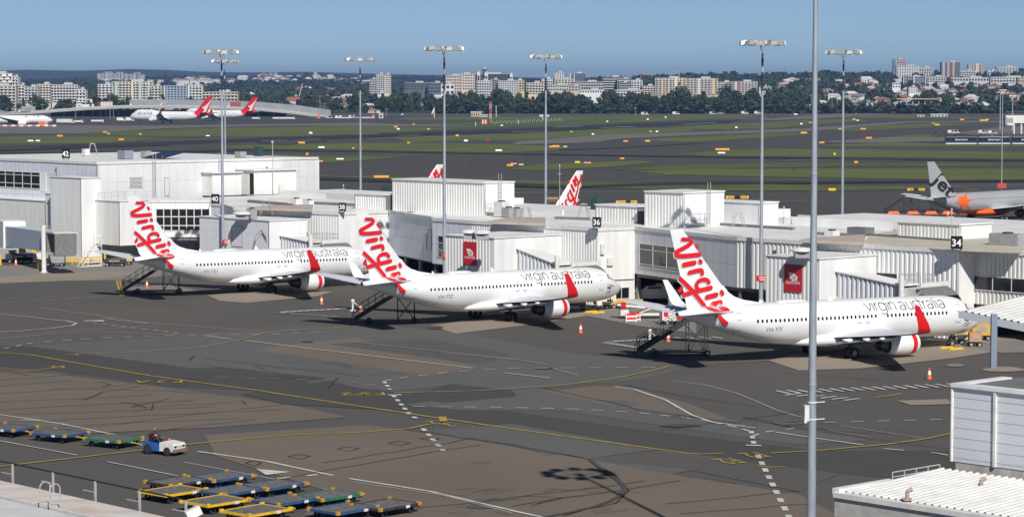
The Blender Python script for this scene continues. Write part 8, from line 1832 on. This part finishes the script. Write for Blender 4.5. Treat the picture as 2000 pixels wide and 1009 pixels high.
# tug
tugp = W(318, 886); ta = ang + .02
tug = thing('baggage_tug', 'small blue and white baggage tug pulling the dolly train', 'tug', tugp, ta); tug.scale = (.8, .8, .8)
m = MB(); ext(m, [(-1.6, .35), (-1.6, 1.0), (-1.2, 1.12), (-.2, 1.0), (-.1, .62), (.4, .62), (.45, .35)], -.78, .78); b_ = m.build('rear_body', M_BLUE, tug); m = MB(); ext(m, [(.30, .4), (.30, 1.12), (.5, 1.2), (1.75, 1.08), (1.85, .95), (1.85, .4)], -.82, .82); h_ = m.build('bonnet', M_PAINTW, tug)
m = MB(); ext(m, [(1.80, .35), (1.80, .62), (1.98, .62), (1.98, .35)], -.86, .86); m.build('bumper', mat('bumper_rust', (.22, .13, .08), .7, var=.3, scale=5), tug)
for y in (-.55, .55): m = MB(); m.box((1.86, y, .82), (.04, .28, .16)); m.build('headlight', M_GLASS, h_)
m = MB()
for k_ in range(6): m.box((1.862, -.3 + .12 * k_, .8), (.02, .06, .16))
m.build('grille', M_GREY, h_)
for x, y, w_ in ((-1.05, .35, .5), (-.75, -.35, .5)): m = MB(); m.box((x, y, 1.15), (.5, .5, .12)); m.box((x - .25, y, 1.45), (.12, .5, .6)); m.build('seat', M_BLACK, tug)
m = MB(); m.tube((.35, -.35, 1.15), (.1, -.35, 1.42), .03, n=5)
for i in range(12): a, b = 2 * math.pi * i / 12, 2 * math.pi * (i + 1) / 12; m.tube((.1 + .06 * math.cos(a), -.35 + .19 * math.sin(a), 1.45 + .17 * math.cos(a)), (.1 + .06 * math.cos(b), -.35 + .19 * math.sin(b), 1.45 + .17 * math.cos(b)), .02, n=5)
m.build('steering_wheel', M_BLACK, tug)
for x, rad in ((-1.0, .46), (1.15, .4)):
    for y in (-.75, .75): t_, q_ = MB(), MB(); wheel(t_, q_, (x, y, rad), rad, .28); w_ = t_.build('wheel', M_TYRE, tug, smooth=40); q_.build('hub', M_DARK, w_)
m = MB(); m.box((.5, .3, 1.28), (.16, .16, .2)); m.build('beacon', M_ORANGE, tug)
# driver: one skinned body, seated, hands on the wheel
def skin_body(name, joints, edges, m_, parent, sub=2):
    me = bpy.data.meshes.new(name); me.from_pydata([j[0] for j in joints], edges, []); o = obj_of(name, me, None)
    sk = o.modifiers.new('skin', 'SKIN'); sk.use_smooth_shade = True
    for v_, j in zip(me.skin_vertices[0].data, joints): v_.radius = (j[1], j[1] * (j[2] if len(j) > 2 else 1))
    me.skin_vertices[0].data[0].use_root = True
    o.modifiers.new('sub', 'SUBSURF').levels = sub; o.modifiers['sub'].render_levels = sub
    dg = bpy.context.evaluated_depsgraph_get(); me2 = bpy.data.meshes.new_from_object(o.evaluated_get(dg)); bpy.data.objects.remove(o); me2.materials.clear(); me2.materials.append(m_); me2.polygons.foreach_set('use_smooth', [True] * len(me2.polygons))
    return obj_of(name, me2, parent)
drv = thing('person', 'tug driver in dark clothes, orange safety vest and red cap, hands on the steering wheel', 'person', tugp, ta); drv.scale = (.92, .92, .92)
DZ, DX, DY = 1.06, -.56, -.30
def J(x, y, z, r, k=1): return ((DX + x, DY + y, DZ + z), r, k)
jt = [J(0, 0, .08, .15, 1.2), J(.02, 0, .28, .15, 1.2), J(.03, 0, .48, .16, 1.25), J(.04, 0, .60, .09), J(.05, 0, .68, .055), J(.06, 0, .76, .085), J(.07, 0, .87, .09),
      J(.04, -.2, .54, .07), J(.22, -.26, .34, .05), J(.55, -.2, .30, .04), J(.66, -.16, .29, .035), J(.04, .2, .54, .07), J(.22, .26, .34, .05), J(.55, .2, .30, .04), J(.66, .16, .29, .035),
      J(.1, -.11, .06, .10), J(.48, -.13, .10, .085), J(.72, -.13, -.3, .06), J(.85, -.13, -.36, .05), J(.1, .11, .06, .10), J(.48, .13, .10, .085), J(.72, .13, -.3, .06), J(.85, .13, -.36, .05)]
ed = [(0, 1), (1, 2), (2, 3), (3, 4), (4, 5), (5, 6), (2, 7), (7, 8), (8, 9), (9, 10), (2, 11), (11, 12), (12, 13), (13, 14), (0, 15), (15, 16), (16, 17), (17, 18), (0, 19), (19, 20), (20, 21), (21, 22)]
skin_body('body', jt, ed, mat('clothes_navy', (.02, .022, .035), .8), drv)
vj = [J(.02, 0, .16, .20, 1.15), J(.03, 0, .32, .205, 1.2), J(.04, 0, .49, .205, 1.2)]; skin_body('vest', vj, [(0, 1), (1, 2)], mat('vest_orange', (.85, .13, .03), .7), drv)
m = MB(); c = Vector((DX + .07, DY, DZ + .83)); m.ball(c, .105, 12, sz=1.2); m.ball(c + Vector((.105, 0, -.01)), .02, 6)
for sy in (-1, 1): m.ball(c + Vector((-.01, sy * .105, 0)), .028, 6)
m.build('head', M_SKIN, drv, smooth=60); m = MB(); m.lathe([(.03, .115), (.08, .11), (.125, .07), (.14, .01)], c, 'Z', 14); m.box(c + Vector((.13, 0, .045)), (.12, .14, .015)); m.build('cap', mat('cap_red', (.45, .04, .03), .7), drv, smooth=40)
m = MB(); m.box(c + Vector((.098, 0, .025)), (.03, .15, .035)); m.build('sunglasses', M_BLACK, drv)
for sy in (-1, 1):
    b0 = Vector((DX + .70, DY + sy * .16, DZ + .29)); jj = [((b0), .04)]; ee = []
    for f_ in range(4): y_ = (-.03 + .02 * f_); i0 = len(jj); jj += [((b0 + Vector((.06, y_, .015))), .011), ((b0 + Vector((.10, y_, -.005))), .010), ((b0 + Vector((.10, y_, -.04))), .009)]; ee += [(0, i0), (i0, i0 + 1), (i0 + 1, i0 + 2)]
    i0 = len(jj); jj += [((b0 + Vector((.02, -sy * .05, 0))), .012), ((b0 + Vector((.06, -sy * .06, -.02))), .010)]; ee += [(0, i0), (i0, i0 + 1)]
    skin_body('hand', jj, ee, M_SKIN, drv, 1)
# ------------------------------------------------------------------ roofs and buildings in front of us
M_RIBR = mat('foreground_roof', (.60, .60, .59), .5, var=.10, scale=.9, detail=6); M_BLOCK = panel_mat('blockwork', (.44, .43, .41), (.8, -.6, 0), .4, .2, line=.015, dark=.75, var=.10, rough=.9); M_CLADB = panel_mat('plank_cladding', (.64, .66, .70), (1, 0, 0), 0, .43, line=.03, dark=.45, rough=.4)
M_STAINC = mat('stained_concrete', (.46, .44, .40), .9, var=.35, scale=1.2, stretch=(1.5, 1.5, .2)); M_STEELB = mat('post_blue_grey', (.20, .24, .31), .5); M_RUSTW = mat('chalky_roof', (.66, .65, .63), .6, scale=.9, col2=(.52, .40, .33), stretch=(.5, 2.5, 1), detail=7)
def DPt(px, py, Y): return DP(px, py, Y)
# lower right building: block walls, parapet, ribbed white roof
def fr_dir(P_, Q_): d = Q_ - P_; d.z = 0; return d.normalized()
z1 = 8.7
c0 = W(1630, 964, z1); c2 = c0 + PV * 6.9; c1 = c0 - PU
def ground_corner(p): return (p.x, p.y)
e1 = (c1 - c0).normalized(); e2 = (c2 - c0).normalized()
lowb = thing('low_building', 'low blockwork building with a white ribbed roof at the bottom right corner', 'building', (c0.x, c0.y, 0))
W1, W2 = 24.0, (c2 - c0).length
Q = [c0, c0 + e1 * W1, c0 + e1 * W1 + e2 * W2, c0 + e2 * W2]
m = MB(); m.prism([q.xy[:] for q in Q], 0, z1 - .02); m.build('wall', M_BLOCK, lowb, world=True)
m = MB(); n_ = int(W1 / .36)
lo, hi = [], []
for i in range(n_):
    for f_, dz in ((0, 0), (.55, 0), (.66, .09), (.89, .09)): a = (i + f_) * W1 / n_; p = c0 + e1 * a; lo.append(p + e2 * .4 + Vector((0, 0, .03 + dz))); hi.append(p + e2 * (W2 - .1) + Vector((0, 0, .33 + dz)))
k = len(lo); m.add(lo + hi, [(i, i + 1, k + i + 1, k + i) for i in range(k - 1)]); m.build('roof', M_RIBR, lowb, world=True)
m = MB(); m.obox(c0 - e2 * .1 + Vector((0, 0, -.12)), e1 * W1, e2 * .45, Vector((0, 0, .2))); m.build('roof_edge', M_PAINTW, lowb, world=True)
m = MB(); m.obox(c0 - e1 * .12 + Vector((0, 0, -.1)), e2 * (W2 * .52), e1 * .35, Vector((0, 0, .34))); m.build('parapet', M_WALLW, lowb, world=True)
m = MB(); a = c0 + e2 * (W2 * .54); railing(m, [a + Vector((0, 0, .1)), c2 + Vector((0, 0, .1))], h=.4, post=.9); m.build('railing', M_RAIL, lowb, world=True)
for px, py, lab in ((1772, 968, 'small grey bent vent pipe in the middle of the bottom right roof'), (1916, 946, 'small tan vent on the bottom right roof near the plank building')):
    p = W(px, py, z1 + .3); m = MB(); m.tube((0, 0, -.3), (0, 0, .2), .08, n=8); m.tube((0, 0, .2), (.2, 0, .28), .09, n=8); m.box((0, 0, -.12), (.35, .35, .05)); o = m.build('vent_pipe', mat('vent_tan', (.36, .28, .22), .6)); o.location = p; tag(o, lab, 'vent', 'vents on the bottom right roof')
# plank clad building above it
z2t = 12.5
q0 = W(1864, 755, z2t); 
pb = c2 + e2 * .3
Yp = q0.y
plk = thing('plank_building', 'building clad in pale blue-grey planks at the right edge, on a stained concrete base', 'building', (q0.x, q0.y, 0))
ex = -PU; ey = PV
zt = z2t; zb = DP(1862, 900, Yp).z
m = MB(); m.obox(q0 * 1 - Vector((0, 0, zt)) + Vector((0, 0, zb)), ex * 22, ey * 12, Vector((0, 0, zt - zb))); m.build('wall', M_CLADB, plk, world=True)
m = MB(); m.obox(q0 - Vector((0, 0, zt)) + ex * .1 + ey * .03, ex * 22, ey * 11.6, Vector((0, 0, zb - .01))); m.build('base_wall', M_STAINC, plk, world=True)
m = MB(); m.obox(q0 - ex * .12 - ey * .12, ex * 22.2, ey * .5, Vector((0, 0, .16))); m.obox(q0 - ex * .12 + ey * .38, ex * .5, ey * 3.2, Vector((0, 0, .16))); m.build('coping', M_WALLW, plk, world=True)
m = MB(); m.obox(q0 + ex * 2.1 - ey * .10 + Vector((0, 0, zb - zt)), ex * .12, ey * .1, Vector((0, 0, zt - zb - .02))); m.build('cover_strip', M_PAINTW, plk, world=True)
m = MB(); m.tube(q0 - ex * .1 + Vector((0, 0, zb - zt)), q0 - ex * .1, .08, n=8); m.build('downpipe', M_PAINTW, plk, world=True)
m = MB(); m.obox(q0 + ex * .4 + ey * .6 + Vector((0, 0, .004)), ex * 21, ey * 11, Vector((0, 0, .1))); m.build('roof', M_GUTTER, plk, world=True)
m = MB(); m.obox(q0 + ex * 1.6 + ey * 6.0 + Vector((0, 0, .11)), ex * 21, ey * .3, Vector((0, 0, .55))); m.build('roof_upstand', M_STEELB, plk, world=True)
# canopy on a post
zc = 15.0; cA = W(1878, 607, zc); canp = thing('canopy', 'pale ribbed canopy roof on a blue-grey post at the right edge', 'canopy', (cA.x, cA.y, z2t))
fx = -PU - Vector((0, 0, .10)); fy = PV; LB = 6.0
lo, hi = [], []; n_ = 44
for i in range(n_):
    for f_, dz in ((0, 0), (.5, 0), (.65, .07), (.85, .07)): a = (i + f_) * .36; lo.append(cA + fx * a + Vector((0, 0, dz))); hi.append(cA + fx * a + fy * LB + Vector((0, 0, .55 + dz)))
k = len(lo); m = MB(); m.add(lo + hi, [(i, i + 1, k + i + 1, k + i) for i in range(k - 1)]); m.build('roof', M_RIBR, canp, world=True)
m = MB(); m.obox(cA - fx * .1 - fy * .1 + Vector((0, 0, -.33)), fx * 16, fy * .12, Vector((0, 0, .31))); m.obox(cA - fx * .1 + fy * .02 + Vector((0, 0, -.32)), fx * .12, fy * LB, Vector((0, 0, .31))); m.build('fascia', mat('fascia_pale', (.60, .63, .68), .45), canp, world=True)
pt = cA + fx * 2.2 + fy * .9; k = (pt.y / F_PX) * 0; px0 = Vector(((1948 - 1000) / F_PX * (cA.y - 2.2), cA.y - 2.2, 0)); m = MB(); m.obox(Vector((px0.x - .17, px0.y, z2t + .1)), (.26, 0, 0), (0, .26, 0), (0, 0, zc - z2t - .05)); m.build('post', M_STEELB, canp, world=True)
# lower left roof with rails, hoops, floodlight
z3 = 4.2
a0 = W(-60, 924, z3); a1 = a0 - PU * 14; d3 = -PU; n3 = -PV
lf = thing('left_roof', 'rust-streaked white roof edge with a handrail in the bottom left corner', 'building', (a0.x, a0.y, 0)); Lr = (a1 - a0).length + 6
m = MB(); m.prism([p.xy[:] for p in (a0, a0 + d3 * Lr, a0 + d3 * Lr + n3 * 14, a0 + n3 * 14)], 0, z3 - .25); m.build('wall', M_CONC, lf, world=True)
m = MB(); m.prism([p.xy[:] for p in (a0, a0 + d3 * Lr, a0 + d3 * Lr + n3 * 2.6, a0 + n3 * 2.6)], z3 - .24, z3); m.build('roof', M_RUSTW, lf, world=True)
m = MB(); m.prism([p.xy[:] for p in (a0 + n3 * 3.2, a0 + d3 * Lr + n3 * 3.2, a0 + d3 * Lr + n3 * 14, a0 + n3 * 14)], z3 - .24, z3 + .02); m.build('lower_roof', M_RIBR, lf, world=True)
m = MB(); m.obox(a0 + n3 * 2.61 + Vector((0, 0, z3 - .5 - z3)), d3 * Lr, n3 * .12, Vector((0, 0, .52))); m.build('gutter', M_PAINTW, lf, world=True)
hr = thing('handrail', 'grey steel handrail with black top along the bottom left roof', 'handrail', (a0.x, a0.y, z3))
m = MB(); mt = MB(); off = -n3 * .35
for i in range(6):
    c = a0 + d3 * (i * Lr / 5) + off; m = MB()
    m.obox(c - d3 * .05 + Vector((0, 0, -1.0)), d3 * .1, n3 * .1, Vector((0, 0, 1.95)))
    m.tube(c + Vector((0, 0, .35)), c + Vector((0, 0, .35)) - d3 * 1.2, .04, n=5); m.build('post', M_RAIL, hr, world=True)
    if i < 5: q = a0 + d3 * ((i + 1) * Lr / 5) + off; mt.tube(c + Vector((0, 0, .95)), q + Vector((0, 0, .95)), .045, n=6)
mt.build('top_rail', M_BLACK, hr, world=True)
hp = W(108, 990, z3); hoop = thing('ladder_hoops', 'pair of grey curved ladder hand hoops on the bottom left roof', 'ladder', hp)
for q in (-.35, .35):
    m = MB(); P_ = [Vector((0, 0, 0)), Vector((0, 0, 1.0))] + [Vector((0, 0, 1.0)) + n3 * -.0 + d3 * 0 + (n3 * (.3 - .3 * math.cos(t)) + Vector((0, 0, .28 * math.sin(t)))) for t in [math.pi * i / 8 for i in range(1, 9)]]; P_.append(P_[-1] - Vector((0, 0, 1.0)))
    m.path([p + d3 * q * 1.3 for p in P_], .035, 6); m.build('hoop', M_RAIL, hoop)
fp = W(377, 1000, 4.6); fl = thing('floodlight', 'grey floodlight head on a short pole among the parked dollies', 'floodlight', (fp.x, fp.y, 0)); m = MB(); m.tube((0, 0, 0), (0, 0, 4.3), .08, n=8); m.build('pole', M_RAIL, fl); m = MB(); m.box((0, 0, 4.6), (.75, .5, .42), R(25), ry=R(-22), topy=.7); m.build('lamp_head', M_PAINTW, fl); m = MB(); m.tube((0, -.1, 4.25), (0, -.1, 4.5), .06, n=6); m.build('bracket', M_DARK, fl)
# ------------------------------------------------------------------ the air: one closed box of thin even haze round everything
hm_ = bpy.data.materials.new('haze'); hm_.use_nodes = True; hn = hm_.node_tree; hn.nodes.clear()
hv = hn.nodes.new('ShaderNodeVolumePrincipled'); hv.inputs['Color'].default_value = (.30, .54, 1.0, 1); hv.inputs['Density'].default_value = 7.0e-5; hv.inputs['Anisotropy'].default_value = 0.2
ho = hn.nodes.new('ShaderNodeOutputMaterial'); hn.links.new(hv.outputs[0], ho.inputs['Volume'])
mb = MB(); mb.box((0, 9100, 80.5), (19000, 19200, 163)); hz = mb.build('haze', hm_); tag(hz, kind='stuff')
